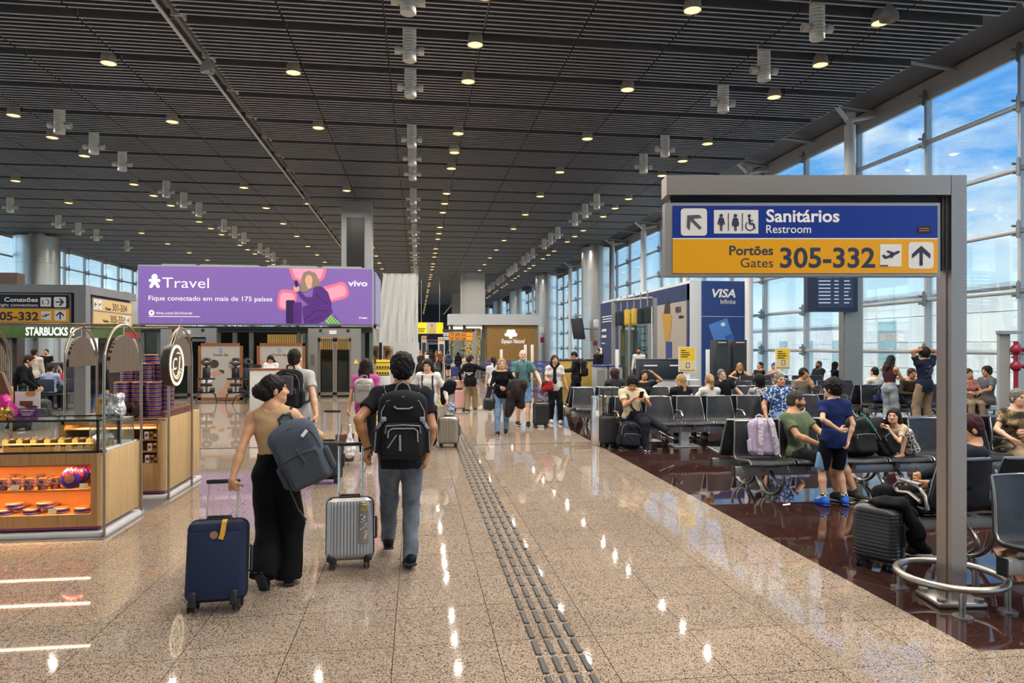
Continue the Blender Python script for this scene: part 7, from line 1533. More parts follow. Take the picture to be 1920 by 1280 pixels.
side('lettering', white_ink, lambda q: (sw(q, 'O MUNDO', 1129.5, 2.72, .16, .02), sw(q, 'É INFINITO', 1129.5, 2.35, .16, .02), sw(q, 'Descubra-nos', 1129.5, 1.98, .10), [q.box((-(atX(1129.5, KX0)[0] - KYa) + 1.2, 0, 3.6 - i * .15), (2.2 - .3 * (i % 2), .01, .05)) for i in range(3)]), sp, -.04)
# figure on the picture panel
def spoly(q, pts, t=.006): q.prism([FW.p(*p_) for p_ in pts], t)
side('figure_picture', mat('poster_mustard', srgb('#b1892c'), .5), lambda q: spoly(q, [(1243, 590), (1251, 584), (1262, 590), (1261, 612), (1256, 640), (1249, 640), (1247, 615)]), T, -.06)
side('figure_picture', mat('poster_dark_hair', srgb('#2b2320'), .6), lambda q: (spoly(q, [(1247, 588), (1250, 566), (1254, 563), (1258, 570), (1259, 588)]), spoly(q, [(1251, 640), (1254, 640), (1254, 676), (1251, 676)])), T, -.062)
side('figure_picture', visa_b, lambda q: spoly(q, [(1251, 642), (1262, 640), (1262, 670), (1251, 671)]), T, -.066)
# overhead screens in front of the doors
for i, (p0, p1, y0, y1, yel) in enumerate(((1152, 1158, 585, 611, 0), (1159, 1170, 583, 610, 0), (1171, 1182, 580, 609, 1), (1184, 1194, 578, 608, 1), (1195, 1208, 577, 607, 0), (1208, 1221, 574, 606, 0))):
    D = 27.6 - i * .35 + .9; x0, y_ = at(p0, D); x1, _ = at(p1, D); o = thing('hanging_screen', ('dark hanging screen at the far end of the lounge screens', 'second dark hanging screen of the lounge row', 'yellow hanging panel beside the left screens', 'yellow hanging panel beside the right screens', 'dark hanging screen after the yellow panels', 'nearest dark hanging screen of the lounge row')[i], 'screen', ((x0 + x1) / 2, y_, zat((y0 + y1) / 2, D)), R(-14), 'hanging screens by the lounge')
    hh = (y1 - y0) * D / F; b = MB(); b.rbox((0, 0, 0), (x1 - x0, .1, hh), .01); b.build('case', black_plastic if not yel else mat('panel_yellow', srgb('#c9a02c'), .5), o); b = MB(); b.box((0, -.055, 0), ((x1 - x0) * .86, .01, hh * .86)); b.build('screen', mat('screen_dark_green', (.03, .045, .045), .2) if not yel else mat('panel_yellow_light', srgb('#d8b440'), .5), o); b = MB(); b.cyl((0, .03, hh / 2), (0, .03, hh / 2 + .6), .025, None, 8); b.build('hanger', steel_dull, o)
t = thing('screen_rail', 'steel gantry carrying the hanging screens by the lounge', 'gantry', (0, 0, 0)); x0, y0_ = at(1150, 28.5); x1, y1_ = at(1223, 26.7); zr = zat(574, 27) + .3; b = MB(); b.cyl((x0, y0_ + .03, zr), (x1, y1_ + .03, zr), .06, None, 10); b.box((x0, y0_, zr / 2), (.14, .14, zr)); b.box((x1 + .1, y1_, zr / 2), (.14, .14, zr)); b.build('gantry', steel_dull, t)
# navy counter with attendant
D = 25.6; x0, y_ = at(1196, D); x1, _ = at(1281, D)
T = thing('reception_counter', 'navy lounge reception counter on a pale base', 'counter', ((x0 + x1) / 2, y_, 0), -TH * .5); w = x1 - x0
b = MB(); b.rbox((0, 0, .98), (w, .6, .70), .01); b.build('front', mat('counter_slate', srgb('#28343f'), .4), T); b = MB(); b.rbox((0, .05, .32), (w - .1, .5, .64), .01); b.build('base', visa_w, T); b = MB(); b.rbox((0, 0, 1.345), (w + .06, .66, .03), .008); b.build('top', mat('counter_top', (.08, .1, .12), .3), T)
for q in (-.25, .33): b = MB(); b.box((w * q, -.305, 1.12), (w * .3, .012, .05)); b.build('light_strip', white_ink, T)
x_, y_ = at(1198, 28.3); person('attendant in white shirt behind the navy lounge counter', x_, y_, 150, 1.78, hair='crew', hc='black', skin='tan', beard='dark', top='long', tc='#cfd2d0', res=.018)
D = 30.0; x_, y_ = at(1122, D); person('attendant in dark suit at the boarding desk by the lounge', x_, y_, 120, 1.76, hair='crew', hc='black', skin='mid', top='jacket', tc='#15171c', res=.018)
for px, lab in ((1124, 'grey boarding desk before the suited attendant'), (1152, 'second grey boarding desk beside the suited attendant')):
    x_, y_ = at(px, 27.5); T = thing('boarding_desk', lab, 'desk', (x_, y_, 0)); b = MB(); b.rbox((0, 0, .52), (.5, .5, 1.04), .02); b.build('body', mat('desk_grey', (.33, .35, .36), .4), T); b = MB(); b.rbox((0, -.02, 1.06), (.56, .56, .05), .01); b.build('top', mat('blue_band', srgb('#26378f'), .4), T); b = MB(); b.box((0, -.26, .5), (.3, .02, .8)); b.build('panel', steel_dull, T)
x0, y_ = at(1060, 31); T = thing('boarding_counter', 'long pale yellow boarding counter at the far right of the walkway', 'counter', (x0 + .7, y_, 0)); b = MB(); b.rbox((0, 0, .6), (1.9, .5, 1.2), .02); b.build('body', mat('yellow_counter', srgb('#b59a4a'), .5), T); b = MB(); b.rbox((0, 0, 1.23), (2.0, .6, .05), .01); b.build('top', black_plastic, T)
# dark glass cabinets and white posts
for px, w_, lab in ((1354, 24, 'left tall dark glass cabinet before the navy lounge panel'), (1388, 26, 'right tall dark glass cabinet before the navy lounge panel')):
    D = 24.6; x_, y_ = at(px, D); w = w_ * D / F; z1 = zat(637, D); T = thing('glass_cabinet', lab, 'cabinet', (x_, y_, 0)); b = MB(); b.rbox((0, .25, z1 / 2), (w, .5, z1), .01); b.build('body', mat('cabinet_dark', (.022, .028, .033), .35), T); b = MB(); b.box((0, -.005, z1 * .46), (w * .86, .02, z1 * .84)); b.build('glass_door', mat('cabinet_glass', (.04, .055, .06), .08), T); b = MB(); [b.box((-w * .3 + i * w * .085, -.012, z1 - .09), (w * .05, .01, .04)) for i in range(8)]; b.build('header_print', white_ink, T)
for i, (px, D, y0) in enumerate(((1157, 24, 655), (1327, 22.5, 655), (1126, 30, 652), (998, 40, 646), (985, 40, 646), (940, 42, 655))):
    x_, y_ = at(px, D); h_ = zat(y0, D); T = thing('white_post', 'white square post %s' % ('left of the navy lounge counter', 'before the left dark glass cabinet', 'behind the boarding desks', 'by the wood clad shop wall', 'left of its twin by the wood clad shop wall', 'at the left part of the wood clad wall')[i], 'post', (x_, y_, 0)); b = MB(); b.rbox((0, 0, h_ / 2), (.11 if D < 35 else .16, .08, h_), .01); b.build('post', white_paint, T); b = MB(); b.rbox((0, 0, .01), (.3, .3, .02), .006); b.build('foot', steel_dull, T)
# blue belt barriers in front of the plant shop
belt = mat('blue_belt', srgb('#2d3f9a'), .6); pts = [(900, 38), (925, 36), (952, 38), (975, 36), (1000, 38), (1022, 34), (1046, 36), (1068, 33), (1090, 35), (912, 44), (960, 44), (1010, 43), (1055, 42)]
P2 = [at(px, D) for px, D in pts]
for i, (x_, y_) in enumerate(P2):
    T = thing('belt_barrier', 'blue belt barrier post before the wood clad shop, %s from the left' % ORD[sorted(range(len(pts)), key=lambda j: pts[j][0]).index(i)], 'barrier', (x_, y_, 0), 0, 'belt barriers before the wood clad shop'); b = MB(); b.cyl((0, 0, 0), (0, 0, .98), .032, None, 12); b.build('post', steel, T); b = MB(); b.cyl((0, 0, 0), (0, 0, .03), .17, None, 20); b.build('foot', steel_dull, T)
    if i not in (8, 12):
        dx, dy = P2[i + 1][0] - x_, P2[i + 1][1] - y_
        for z in (.9, .6): b = MB(); b.ribbon([(dx * t_, dy * t_, z - .05 * math.sin(math.pi * t_)) for t_ in np.linspace(.03, .97, 9)], (0, 0, 1), .10, .006); b.build('belt', belt, T)
# ---------------------------------------------------------------- plant shop and the far hall
D = 60; xa_, ys = at(913, D); xb_, _ = at(1010, D); xl_, yl_ = at(832, 56)
T = thing('shop_kiosk', 'shop with wood clad wall, white tree logo and pale roof fascia', 'shop', (xa_, ys, 0)); w = xb_ - xa_; z0 = zat(609, D); z1 = zat(589, D)
wood = ramp_mat('split_wood_cladding', [(.3, srgb('#6f5128')), (.5, srgb('#a07b45')), (.7, srgb('#b98f55'))], 6, .6, 'noise', (.8, 1, 9), 5, bump=.4)
b = MB(); b.box((w / 2, .3, z0 / 2), (w, .6, z0)); wl_ = b.build('wood_wall', wood, T)
b = MB(); b.box((w / 2 - 1.6, .9, (z0 + z1) / 2), (w + 3.4, 2.4, z1 - z0)); b.build('fascia', mat('fascia_pale', (.55, .58, .58), .5), T)
k = D / F; FN = Face(913, HOR + H / k, k)
b = MB(); FN.text(b, 'Espaço Natural', 940, 985, 643, 8, -.03, .012, 0, .3)
for cx, cy, r in ((958, 625, 6), (951, 627, 5), (965, 627, 5.5), (955, 621, 5), (962, 621, 5), (958, 629, 5)): FN.disc(b, cx, cy, r, -.03, .05, 0, r * .75, 14)
FN.poly(b, [(956.5, 626), (959.5, 626), (959.5, 632), (962, 635), (954, 635), (956.5, 632)], -.032, .05); b.build('logo', mat('shop_white_lit', (.85, .85, .83), .5, emit=.4), wl_)
b = MB()
for px, m_ in ((846, 0), (870, 0), (906, 0)): x_ = at(px, 61)[0] - xa_; b.box((x_, .8, z0 / 2), (.25, .25, z0))
b.build('column', mat('olive_post', srgb('#6f6a45'), .5), T)
b = MB(); b.box((-1.6, 3.4, z0 / 2), (3.0, .1, z0)); b.build('back_wall', mat('shop_back_wall', (.42, .46, .45), .6), T)
b = MB(); b.box((-1.2, .6, 2.2), (1.4, .08, 2.4)); b.build('flower_panel', ramp_mat('flower_print', [(.35, srgb('#4a5a2a')), (.48, srgb('#b99a35')), (.56, srgb('#d0c9a8')), (.65, srgb('#3a4a5c'))], 5, .7, 'noise', detail=3), T)
b = MB(); b.box((-1.7, .9, z0 - .25), (3.0, .3, .2)); b.build('lit_strip', mat('lit_strip', (.9, .88, .8), .5, emit=.9), T)
leaf = ramp_mat('plant_leaves', [(.35, srgb('#28401f')), (.65, srgb('#6c8a45'))], 6, .7)
for i, (px, hh, lab) in enumerate(((847, 2.2, 'tall leafy plant at the corner of the plant shop'), (866, 1.6, 'shorter leafy plant beside the tall one at the plant shop'))):
    x_, y_ = at(px, 56); T = thing('potted_plant', lab, 'plant', (x_, y_, 0)); rn = random.Random(i); b = MB()
    for q in range(70):
        a = rn.uniform(0, 6.28); r_ = rn.uniform(.05, .3); z_ = hh * .35 + rn.uniform(0, hh * .65); c = Vector((r_ * math.cos(a), r_ * math.sin(a), z_)); u = Vector((math.cos(a), math.sin(a), rn.uniform(-.3, .8))) * .28; v = Vector((-math.sin(a), math.cos(a), 0)) * .07; b.add([c, c + u * .5 + v, c + u, c + u * .5 - v], [(0, 1, 2, 3)])
    b.build('foliage', leaf, T); b = MB(); b.lathe([(.001, 0), (.22, 0), (.28, .45), (.25, .45), (.001, .42)], n=16); b.build('pot', white_paint, T); b = MB(); b.cyl((0, 0, .4), (0, 0, hh * .8), .03, None, 8); b.build('stem', choc, T)
# yellow hanging billboard
D = 72; x0, y_ = at(782, D); x1, _ = at(831, D); k = D / F; FY = Face(782, HOR + H / k, k); T = thing('billboard', 'bright yellow hanging billboard far down the hall', 'billboard', (x0, y_, 0)); b = MB(); FY.rect(b, 782, 604, 831, 625.5, .12, .2); fr = b.build('case', grey_paint, T)
b = MB(); FY.rect(b, 782.5, 604.5, 800, 625, 0, .03); FY.rect(b, 818, 604.5, 830.5, 625, 0, .03); b.build('yellow_panel', mat('billboard_yellow', srgb('#e2c912'), .5, emit=.55), fr); b = MB(); FY.rect(b, 800, 604.5, 818, 625, 0, .03); b.build('picture_panel', mat('billboard_grey', srgb('#b9b0a2'), .5, emit=.3), fr)
b = MB(); FY.poly(b, [(804, 625), (806, 615), (813, 614), (817, 625)], -.02, .02); b.build('figure_picture', mat('billboard_mustard', srgb('#cfae4a'), .5, emit=.2), fr); b = MB(); FY.disc(b, 809.5, 610, 3.2, -.02, .02); b.build('face_picture', mat('billboard_face', srgb('#b98a68'), .5, emit=.2), fr); b = MB(); [FY.rect(b, 783.5, 615 + i * 3, 797 - i, 616.4 + i * 3, -.02, .02) for i in range(3)]; b.build('print', black_ink, fr)
b = MB(); [b.cyl((FY.p(px, 0)[0], .1, FY.p(0, 604)[1]), (FY.p(px, 0)[0], .1, 11.2), .03, None, 6) for px in (790, 824)]; b.build('hanger', steel_dull, T)
# white sheet hanging over a closed pillar, hoarding and snack bar under it
D = 33; x0, y_ = at(714, D); x1, _ = at(784, D); zt, zb__ = zat(513, D), zat(642, D)
T = thing('draped_sheet', 'large white plastic sheet hanging in folds beside the purple billboard', 'sheet', (x0, y_, 0)); w = x1 - x0; nu, nv = 70, 24; vs = []; fs = []
for j in range(nv + 1):
    t_ = j / nv
    for i in range(nu + 1):
        u = i / nu; le = -.05 * t_ + .35 * (1 - t_) * 0 + (.12 * (1 - t_)); xx = le + u * (w - le) ; fold = .05 * math.sin(u * 31 + t_ * 3.0) * (.35 + t_) + .03 * math.sin(u * 57 - t_ * 5) * t_ + .02 * math.sin(u * 90 + 9 * t_)
        vs.append((xx - .25 * t_ * (1 - u), -fold, zt + (zb__ - zt) * t_))
for j in range(nv):
    for i in range(nu): q = j * (nu + 1) + i; fs.append((q, q + 1, q + nu + 2, q + nu + 1))
b = MB(); b.add(vs, fs, 0, True); o = b.build('sheet', mat('white_sheet', (.60, .61, .60), .55), T, True); b = MB(); b.cyl((.05, .02, zt), (w, .02, zt), .03, None, 8); b.build('top_bar', steel_dull, T); b = MB(); b.box((w / 2 + .1, .5, zt / 2), (w * .6, .6, zt)); b.build('pillar_core', grey_paint, T)
x0, y_ = at(716, 31.5); x1, _ = at(786, 31.5); T = thing('hoarding', 'white hoarding wall with coffee poster under the hanging sheet', 'hoarding', (x0, y_, 0)); w = x1 - x0; b = MB(); b.box((w / 2, .1, 1.0), (w, .12, 2.0)); b.build('panel', mat('hoarding_white', (.58, .60, .60), .5), T); b = MB(); b.box((w * .16, .03, 1.45), (w * .26, .02, .8)); b.build('poster', ramp_mat('coffee_poster', [(.4, srgb('#2a1d16')), (.55, srgb('#a5825a')), (.65, srgb('#d9d2c8'))], 3, .6), T)
x_, y_ = at(718, 27); T = thing('snack_display', 'lit yellow snack display beside the glass lift corner', 'display', (x_, y_, 0)); b = MB(); b.rbox((0, 0, .35), (.55, .5, .7), .02); b.build('base', visa_w, T); b = MB(); b.box((0, .05, 1.0), (.5, .3, .6)); b.build('lit_back', mat('snack_yellow', srgb('#d9b93c'), .5, emit=.6), T); b = MB(); [b.box((0, -.02, z), (.54, .46, .025)) for z in (.72, .95, 1.2)]; b.build('shelf', black_plastic, T); b = MB(); rn = random.Random(4); [b.rbox((-.2 + .1 * i, -.12, z + .05), (.07, .1, .08), .02) for z in (.74, .97) for i in range(5)]; o = b.build('snack', choc, T); o['kind'] = 'stuff'
# more of the far hall: shop fronts down the left and right, boards overhead
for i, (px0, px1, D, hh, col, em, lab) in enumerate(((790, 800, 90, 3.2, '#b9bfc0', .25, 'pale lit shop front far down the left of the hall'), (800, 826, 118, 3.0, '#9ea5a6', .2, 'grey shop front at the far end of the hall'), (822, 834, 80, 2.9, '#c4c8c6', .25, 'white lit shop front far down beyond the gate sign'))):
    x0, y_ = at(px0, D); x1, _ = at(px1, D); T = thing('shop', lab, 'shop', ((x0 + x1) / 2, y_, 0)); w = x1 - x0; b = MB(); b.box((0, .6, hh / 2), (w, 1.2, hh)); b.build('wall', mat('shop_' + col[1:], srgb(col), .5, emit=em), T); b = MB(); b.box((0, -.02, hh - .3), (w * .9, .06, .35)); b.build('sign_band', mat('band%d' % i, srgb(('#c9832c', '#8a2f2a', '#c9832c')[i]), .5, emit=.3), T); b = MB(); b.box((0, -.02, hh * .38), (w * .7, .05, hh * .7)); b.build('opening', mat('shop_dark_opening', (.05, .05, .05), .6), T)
# grey wall with red alarm box on the pillar, small flags signs
for (px, py, D, m_, lab, sz) in ((1017, 637, 64, 'red', 'red alarm box on the second steel pillar', (.36, .2, .5)), (1016, 619, 64, 'white', 'small white wall light on the second steel pillar', (.3, .3, .6)), (1118, 606, 46, 'white', 'small white wall light on the first steel pillar', (.3, .2, .5)), (1116, 643, 46, 'red', 'small red sign on the first steel pillar', (.3, .1, .3))):
    X, Y = at(px, D); t = thing('wall_box', lab, 'wall box', (X, Y, zat(py, D))); b = MB(); b.rbox((0, 0, 0), sz, .03); b.build('box', mat('alarm_red', srgb('#8a2230'), .5) if m_ == 'red' else white_paint, t)
for i, (px, D) in enumerate(((1079, 47), (1088, 45.5))):
    X, Y = at(px, D); t = thing('hanging_screen', 'black flat screen mounted by the first steel pillar, %s' % ('left one' if i == 0 else 'right one'), 'screen', (X, Y, zat(616, D)), R(-78)); b = MB(); b.rbox((0, 0, 0), (.9, .12, 1.4), .02, rot(rx=10)); b.build('case', black_plastic, t); b = MB(); b.cyl((0, .05, 0), (0, 1.25, .0), .05, None, 8); b.build('arm', steel_dull, t)
# red hydrant pipes at the right edge
X, Y = at(1905, 12.6); T = thing('hydrant_pipe', 'red hydrant pipework beside a grey panel at the right edge', 'pipe', (X, Y, 0)); redp = mat('hydrant_red', srgb('#8e1f33'), .4)
b = MB(); b.cyl((0, 0, .6), (0, 0, 1.9), .04, None, 14); [b.ell((0, 0, z), (.09, .09, .1)) for z in (1.75, 1.45)]; [b.cyl((0, 0, z), (.22, -.02, z), .04, None, 12) for z in (1.75, 1.45)]; b.build('pipe', redp, T); b = MB(); [b.cyl((.2, -.02, z), (.2, -.12, z), .06, None, 16) for z in (1.75, 1.45)]; b.build('valve', steel_dull, T)
b = MB(); b.box((-.16, .1, 1.0), (.22, .06, 2.1)); b.build('back_panel', grey_paint, T); b = MB(); b.box((.05, .06, 2.06), (.7, .12, .06)); b.build('top_bar', steel_dull, T)
# ---------------------------------------------------------------- spa corner by the lifts
spaw = mat('spa_poster_grey', srgb('#aaa49c'), .4); frw = ramp_mat('spa_frame_wood', [(.3, srgb('#74452a')), (.7, srgb('#93603c'))], 5, .45, 'noise', (6, 6, .4)); skin_p = mat('poster_skin', srgb('#b98a72'), .5); dark_p = mat('poster_dark', srgb('#3a3230'), .5)
def spa_poster(lab, x0, x1, D, y1=750, foot=True):
    xa_, y_ = at(x0, D); xb2, _ = at(x1, D); k = D / F; Fp = Face(x0, HOR + H / k, k); T = thing('spa_poster', lab, 'poster', (xa_, y_, 0)); b = MB()
    for a in ((x0, 643, x1, 648), (x0, y1 - 5, x1, y1), (x0, 643, x0 + 5, y1), (x1 - 5, 643, x1, y1)): Fp.rect(b, *a, 0, .08)
    b.build('frame', frw, T); p = MB(); Fp.rect(p, x0 + 4, 647, x1 - 4, y1 - 4, .0, .04); p = p.build('panel', spaw, T)
    b = MB(); Fp.text(b, 'Touche Spa', x0 + 27, x0 + 54, 667, 5, -.025, .0, 0, .3); [Fp.text(b, w_, x1 - 25 + (3 if i == 2 else 0), x1 - 12, 683 + i * 5.4, 3.6, -.025, .01) for i, w_ in enumerate(('Relax', 'Before', 'Flight'))]; b.build('lettering', black_ink, p)
    b = MB(); [Fp.disc(b, x0 + 40 + 3 * math.cos(R(a)), 657 - 3 * math.sin(R(a)), 2.2, -.022, .003, 0, 1.1) for a in range(0, 360, 45)]; b.build('flower_mark', mat('spa_blue', srgb('#7f9bb5'), .5), p)
    b = MB(); Fp.disc(b, x0 + 28, 682, 9, -.024, .003, 0, 8); Fp.disc(b, x0 + 40, 697, 7, -.024, .003, 0, 4); b.build('hair_picture', dark_p, p)
    b = MB(); Fp.poly(b, [(x0 + 6, 672), (x0 + 22, 684), (x0 + 20, 692), (x0 + 6, 684)], -.0245); Fp.poly(b, [(x0 + 34, 738), (x0 + 46, 728), (x0 + 52, 712), (x0 + 60, 708), (x0 + 62, 730), (x0 + 52, 742), (x0 + 36, 742)], -.024); Fp.poly(b, [(x0 + 20, 698), (x0 + 36, 694), (x0 + 44, 700), (x0 + 24, 706)], -.026); b.build('skin_picture', skin_p, p)
    b = MB(); Fp.poly(b, [(x0 + 7, 696), (x0 + 20, 690), (x0 + 26, 700), (x0 + 24, 716), (x0 + 8, 722)], -.0235); b.build('towel_picture', sign_white, p)
    return T
spa_poster('framed spa poster with massage pictures behind the massage chairs', 372, 452, 23.3)
spa_poster('second framed spa poster behind the white counter', 482, 570, 23.6, 749.5)
def massage_chair(lab, px, D, rz):
    X, Y = at(px, D); T = thing('massage_chair', lab, 'massage chair', (X, Y, 0), R(rz), 'black massage chairs'); vin = mat('black_vinyl', (.012, .012, .014), .28)
    b = MB(); [b.tube([(s * .30, -.38, .0), (s * .26, -.3, .26), (s * .2, -.1, .34), (s * .26, .3, .26), (s * .30, .42, 0)], .018, 7) for s in (-1, 1)]; b.tube([(0, .0, .33), (0, .16, .62), (0, .20, 1.05), (0, .12, 1.3)], .03, 8); b.box((0, 0, .34), (.44, .06, .05)); b.tube([(0, .16, .7), (0, -.2, .56)], .025, 8); b.build('frame', black_metal, T)
    b = MB(); b.rbox((0, -.24, .60), (.36, .32, .09), .035, rot(rx=-8)); b.build('seat', vin, T); b = MB(); b.rbox((0, .10, .95), (.24, .09, .40), .04, rot(rx=-6)); b.build('chest_pad', vin, T); b = MB(); b.rbox((0, -.02, .78), (.54, .16, .06), .03); b.build('arm_rest', vin, T)
    b = MB(); b.tube([(.12 * math.cos(R(a)), .06 + .05 * math.sin(R(a)), 1.32 + .085 * math.sin(R(a))) for a in range(0, 360, 20)], .05, 8, 0, True); b.build('face_rest', vin, T)
    for s in (-1, 1): b = MB(); b.rbox((s * .17, .05, .42), (.16, .36, .07), .03, rot(rx=14)); b.build('knee_pad', vin, T)
massage_chair('black massage chair before the framed spa poster, the one on the left', 387, 22.3, 15); massage_chair('black massage chair at the right edge of the framed spa poster', 442, 22.3, 15); massage_chair('dark massage chair half hidden beside the white spa counter', 468, 22.0, 60)
D = 18.6; x0, y_ = at(468, D); x1, _ = at(560, D); T = thing('spa_counter', 'white spa reception counter with thin wooden edge', 'counter', (x0, y_, 0)); w = x1 - x0; zt = zat(691, D); b = MB(); b.rbox((w / 2, .25, zt / 2 - .02), (w, .5, zt - .04), .01); b.build('body', mat('spa_white', (.62, .61, .58), .4), T); b = MB(); b.rbox((w / 2, .25, zt - .02), (w + .04, .54, .04), .006); b.build('top', frw, T); b = MB(); b.box((w * .44, -.005, zt - .42), (.1, .012, .16)); b.build('sticker', mat('kraft', srgb('#9a7a4d'), .6), T); b = MB(); b.box((w * .12, .2, zt + .06), (.2, .12, .08)); b.build('card_reader', black_plastic, T)
X, Y = at(508, 20.2); person('spa receptionist in white looking down behind the white counter', X, Y, 180, 1.60, sex='f', hair='long', hc='black', skin='tan', top='long', tc='#d8d8d6', res=.017, pose=dict(hpitch=35, la=(-.15, .3, .95), ra=(.15, .3, .95)))
# ---------------------------------------------------------------- coffee shop on the left
D = 24; x0, y_ = at(-60, D); x1, _ = at(246, D); T = thing('coffee_shop', 'coffee shop front with green fascia and white lettering at the far left', 'shop', (x0, y_, 0)); w = x1 - x0; k = D / F; FC = Face(-60, HOR + H / k, k)
b = MB(); FC.rect(b, -60, 606, 246, 633, .2, .3); fa = b.build('fascia', ramp_mat('green_fascia', [(.4, srgb('#3d5a2c')), (.6, srgb('#5b6f49'))], .8, .6), T)
b = MB(); FC.text(b, 'STARBUCKS CO', 40, 139, 628, 15.5, -.02, .03); b.build('lettering', mat('lit_white_letters', (.85, .85, .84), .5, emit=.7), fa)
b = MB(); FC.text(b, 'STARBUCKS CO', 38.5, 137.5, 628.5, 15.5, .03, .03); b.build('letter_sides', black_plastic, fa)
b = MB(); b.box((w * .45, 7.0, 2.0), (w * 1.0, .2, 4.0)); b.build('rear_wall', mat('cafe_wall', (.50, .52, .52), .6), T)
b = MB(); b.box((FC.p(120, 0)[0] + .9, 6.0, 1.7), (2.6, .2, 3.4)); b.build('brick_wall', ramp_mat('white_brick', [(.46, (.62, .62, .6)), (.54, (.40, .40, .39))], 3.2, .7, 'Z', (1, 1, 2.4), 0), T)
for px, w_ in ((47, 4), (237, 8), (0, 9)): b = MB(); FC.rect(b, px, 633, px + w_, 748, .3, .2); b.build('post', mat('cafe_post', (.14, .15, .14), .5, .4), T)
for px in (18, 38, 60, 84): b = MB(); b.box((FC.p(px, 0)[0], 6.85, 1.9), (1.0, .06, 2.6)); b.build('window', mat('cafe_window', (.7, .78, .78), .3, emit=.5), T)
b = MB(); b.rbox((FC.p(95, 0)[0], 4.2, .58), (4.4, .8, 1.16), .02); b.build('service_counter', mat('dark_counter', (.05, .04, .035), .5), T); b = MB(); b.rbox((FC.p(80, 0)[0], 4.2, 1.36), (.8, .5, .4), .04); b.build('coffee_machine', steel_dull, T)
for px, yy, hh in ((175, 1.0, 3.8), (-10, .6, 4.4)): b = MB(); b.box((FC.p(px, 0)[0], yy, hh / 2), (.9, .5, hh)); b.build('brown_column', mat('cafe_brown', srgb('#4a3d33'), .5), T)
b = MB(); FC.rect(b, 218, 622, 248, 634, -.02, .1); b.build('red_sign', mat('cafe_red', srgb('#a5343a'), .5, emit=.3), T)
rects('floor', [(X0 + 1, atY(215, 20)[0], 16.4, 31)], granite_cafe, 0, .004)
blk = mat('cafe_black', (.02, .02, .022), .5)
def cafe_chair(lab, px, D, rz):
    X, Y = at(px, D); T = thing('cafe_chair', lab, 'chair', (X, Y, 0), R(rz), 'dark cafe chairs'); b = MB(); b.rbox((0, 0, .45), (.44, .44, .04), .015); b.build('seat', blk, T); b = MB(); b.rbox((0, .21, .72), (.44, .03, .34), .012); b.build('backrest', mat('cafe_navy', srgb('#202838'), .6), T)
    for sx in (-1, 1):
        for sy in (-1, 1): b = MB(); b.cyl((sx * .2, sy * .2, 0), (sx * .19, sy * .19, .45 if sy < 0 else .85), .014, None, 8); b.build('leg', black_metal, T)
def cafe_table(lab, px, D):
    X, Y = at(px, D); T = thing('cafe_table', lab, 'table', (X, Y, 0), 0, 'dark cafe tables'); b = MB(); b.rbox((0, 0, .735), (.7, .7, .03), .01); b.build('table_top', mat('cafe_table_top', (.06, .045, .035), .4), T); b = MB(); b.cyl((0, 0, .02), (0, 0, .73), .035, None, 12); b.build('leg', black_metal, T); b = MB(); b.cyl((0, 0, 0), (0, 0, .02), .24, None, 20); b.build('base', black_metal, T)
for i, (px, D) in enumerate(((52, 20), (110, 20.5), (78, 22.5), (20, 22), (125, 22.6))): cafe_table('dark cafe table, %s from the walkway side of the coffee shop' % ORD[i], px, D)
for i, (px, D, rz) in enumerate(((38, 19.6, 90), (68, 20.2, -90), (95, 19.8, 175), (122, 20, -100), (62, 22.3, 90), (96, 22.4, -90), (8, 21.6, 80), (36, 21.8, -80), (112, 22.4, 90))): cafe_chair('dark cafe chair around the coffee shop tables, %s' % ORD[i], px, D, rz)
X, Y = at(64, 21.4); person('man in white shirt standing with his back to us in the coffee shop', X, Y, 5, 1.76, hair='crew', hc='black', top='long', tc='#c2b9a8', res=.016)
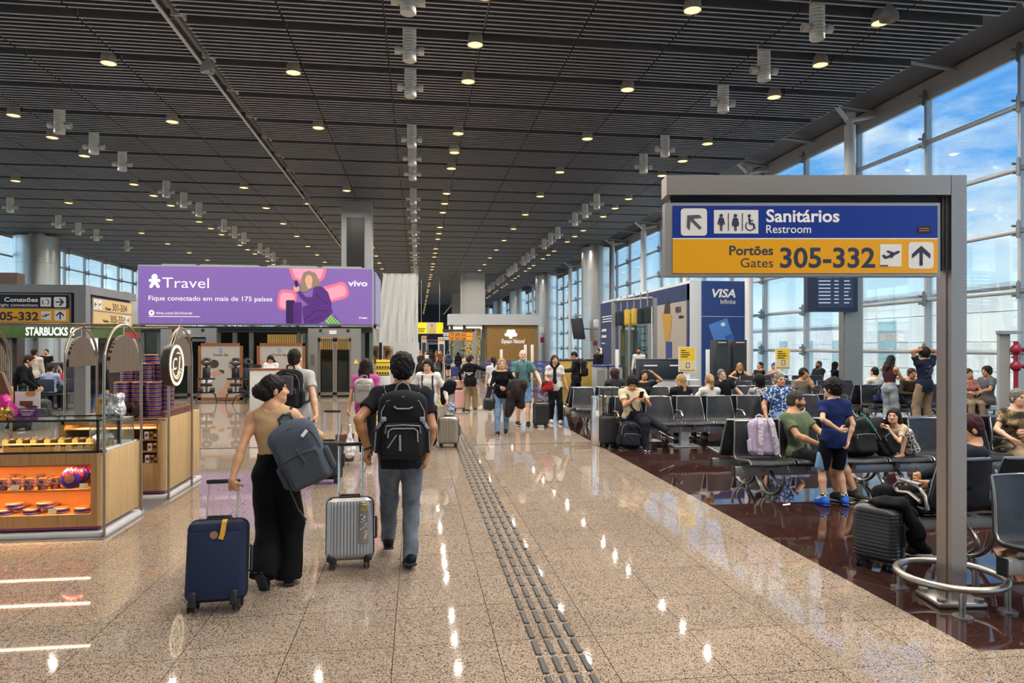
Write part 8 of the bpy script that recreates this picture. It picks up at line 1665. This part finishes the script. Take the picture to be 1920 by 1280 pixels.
X, Y = at(24, 15.2); T, J = person('traveller in black bending to hold a trolley handle by the coffee shop', X, Y, -80, 1.72, hair='short', hc='brown', skin='light', top='jacket', tc='#15161a', res=.014, pose=dict(lean=30, la=(.0, .5, .92), ra=(.22, .5, .92)))
X, Y = at(40, 15.0); suitcase('dark suitcase with chrome handle held by the bending traveller', X, Y, 10, .36, .25, .55, blk, None, .42, 0)
X, Y = at(94, 19.8); sit('traveller in pale blue shirt seated with back to us in the coffee shop', X, Y, 10, 1.7, hair='crew', hc='black', top='long', tc='#8ea0bd', res=.016)
X, Y = at(87, 28.6); person('barista with cap behind the coffee counter', X, Y, 180, 1.72, hair='crew', hc='black', top='tee', tc='#1b1c1f', res=.02)
X, Y = at(116, 22.4); sit('traveller in dark top with a red bag seated by the brick wall', X, Y, 120, 1.68, sex='f', hair='long', hc='black', top='long', tc='#2a2226', res=.017)
X, Y = at(42, 22.6); sit('traveller in pale top seated near the coffee shop windows', X, Y, 200, 1.66, sex='f', hair='long', hc='dark', top='tee', tc='#b5b2b0', res=.018)
X, Y = at(116, 21.9); t = thing('shopping_bag', 'red shopping bag by the traveller near the brick wall', 'bag', (*at(111, 20.6), .751)); b = MB(); b.rbox((0, 0, .14), (.22, .1, .28), .02); b.build('bag', mat('red_bag', srgb('#b52a2e'), .5), t); b = MB(); b.tube([(-.06, 0, .27), (-.05, 0, .4), (.05, 0, .4), (.06, 0, .27)], .006, 6); b.build('handle', white_ink, t)
M = np.eye(3); X, Y = at(81, 17.6); backpack('grey backpack on the floor by the coffee shop chairs', (X, Y, .25), np.stack([-M[:, 0], -M[:, 1], M[:, 2]], 1), .38, .48, .24, cloth('greypack', '#4b4a47'), None, None, .014, 1, seed=51)
X, Y = at(176, 15.5); person('traveller in dark jacket and jeans standing behind the brass arches', X, Y, 10, 1.74, hair='crew', hc='black', top='jacket', tc='#17181d', bottom='jeans', bmat=jean_b, shoe='#cfcfcf', res=.015, pose=dict(lf=(-.12, .2, .08), rf=(.1, -.15, .09)))
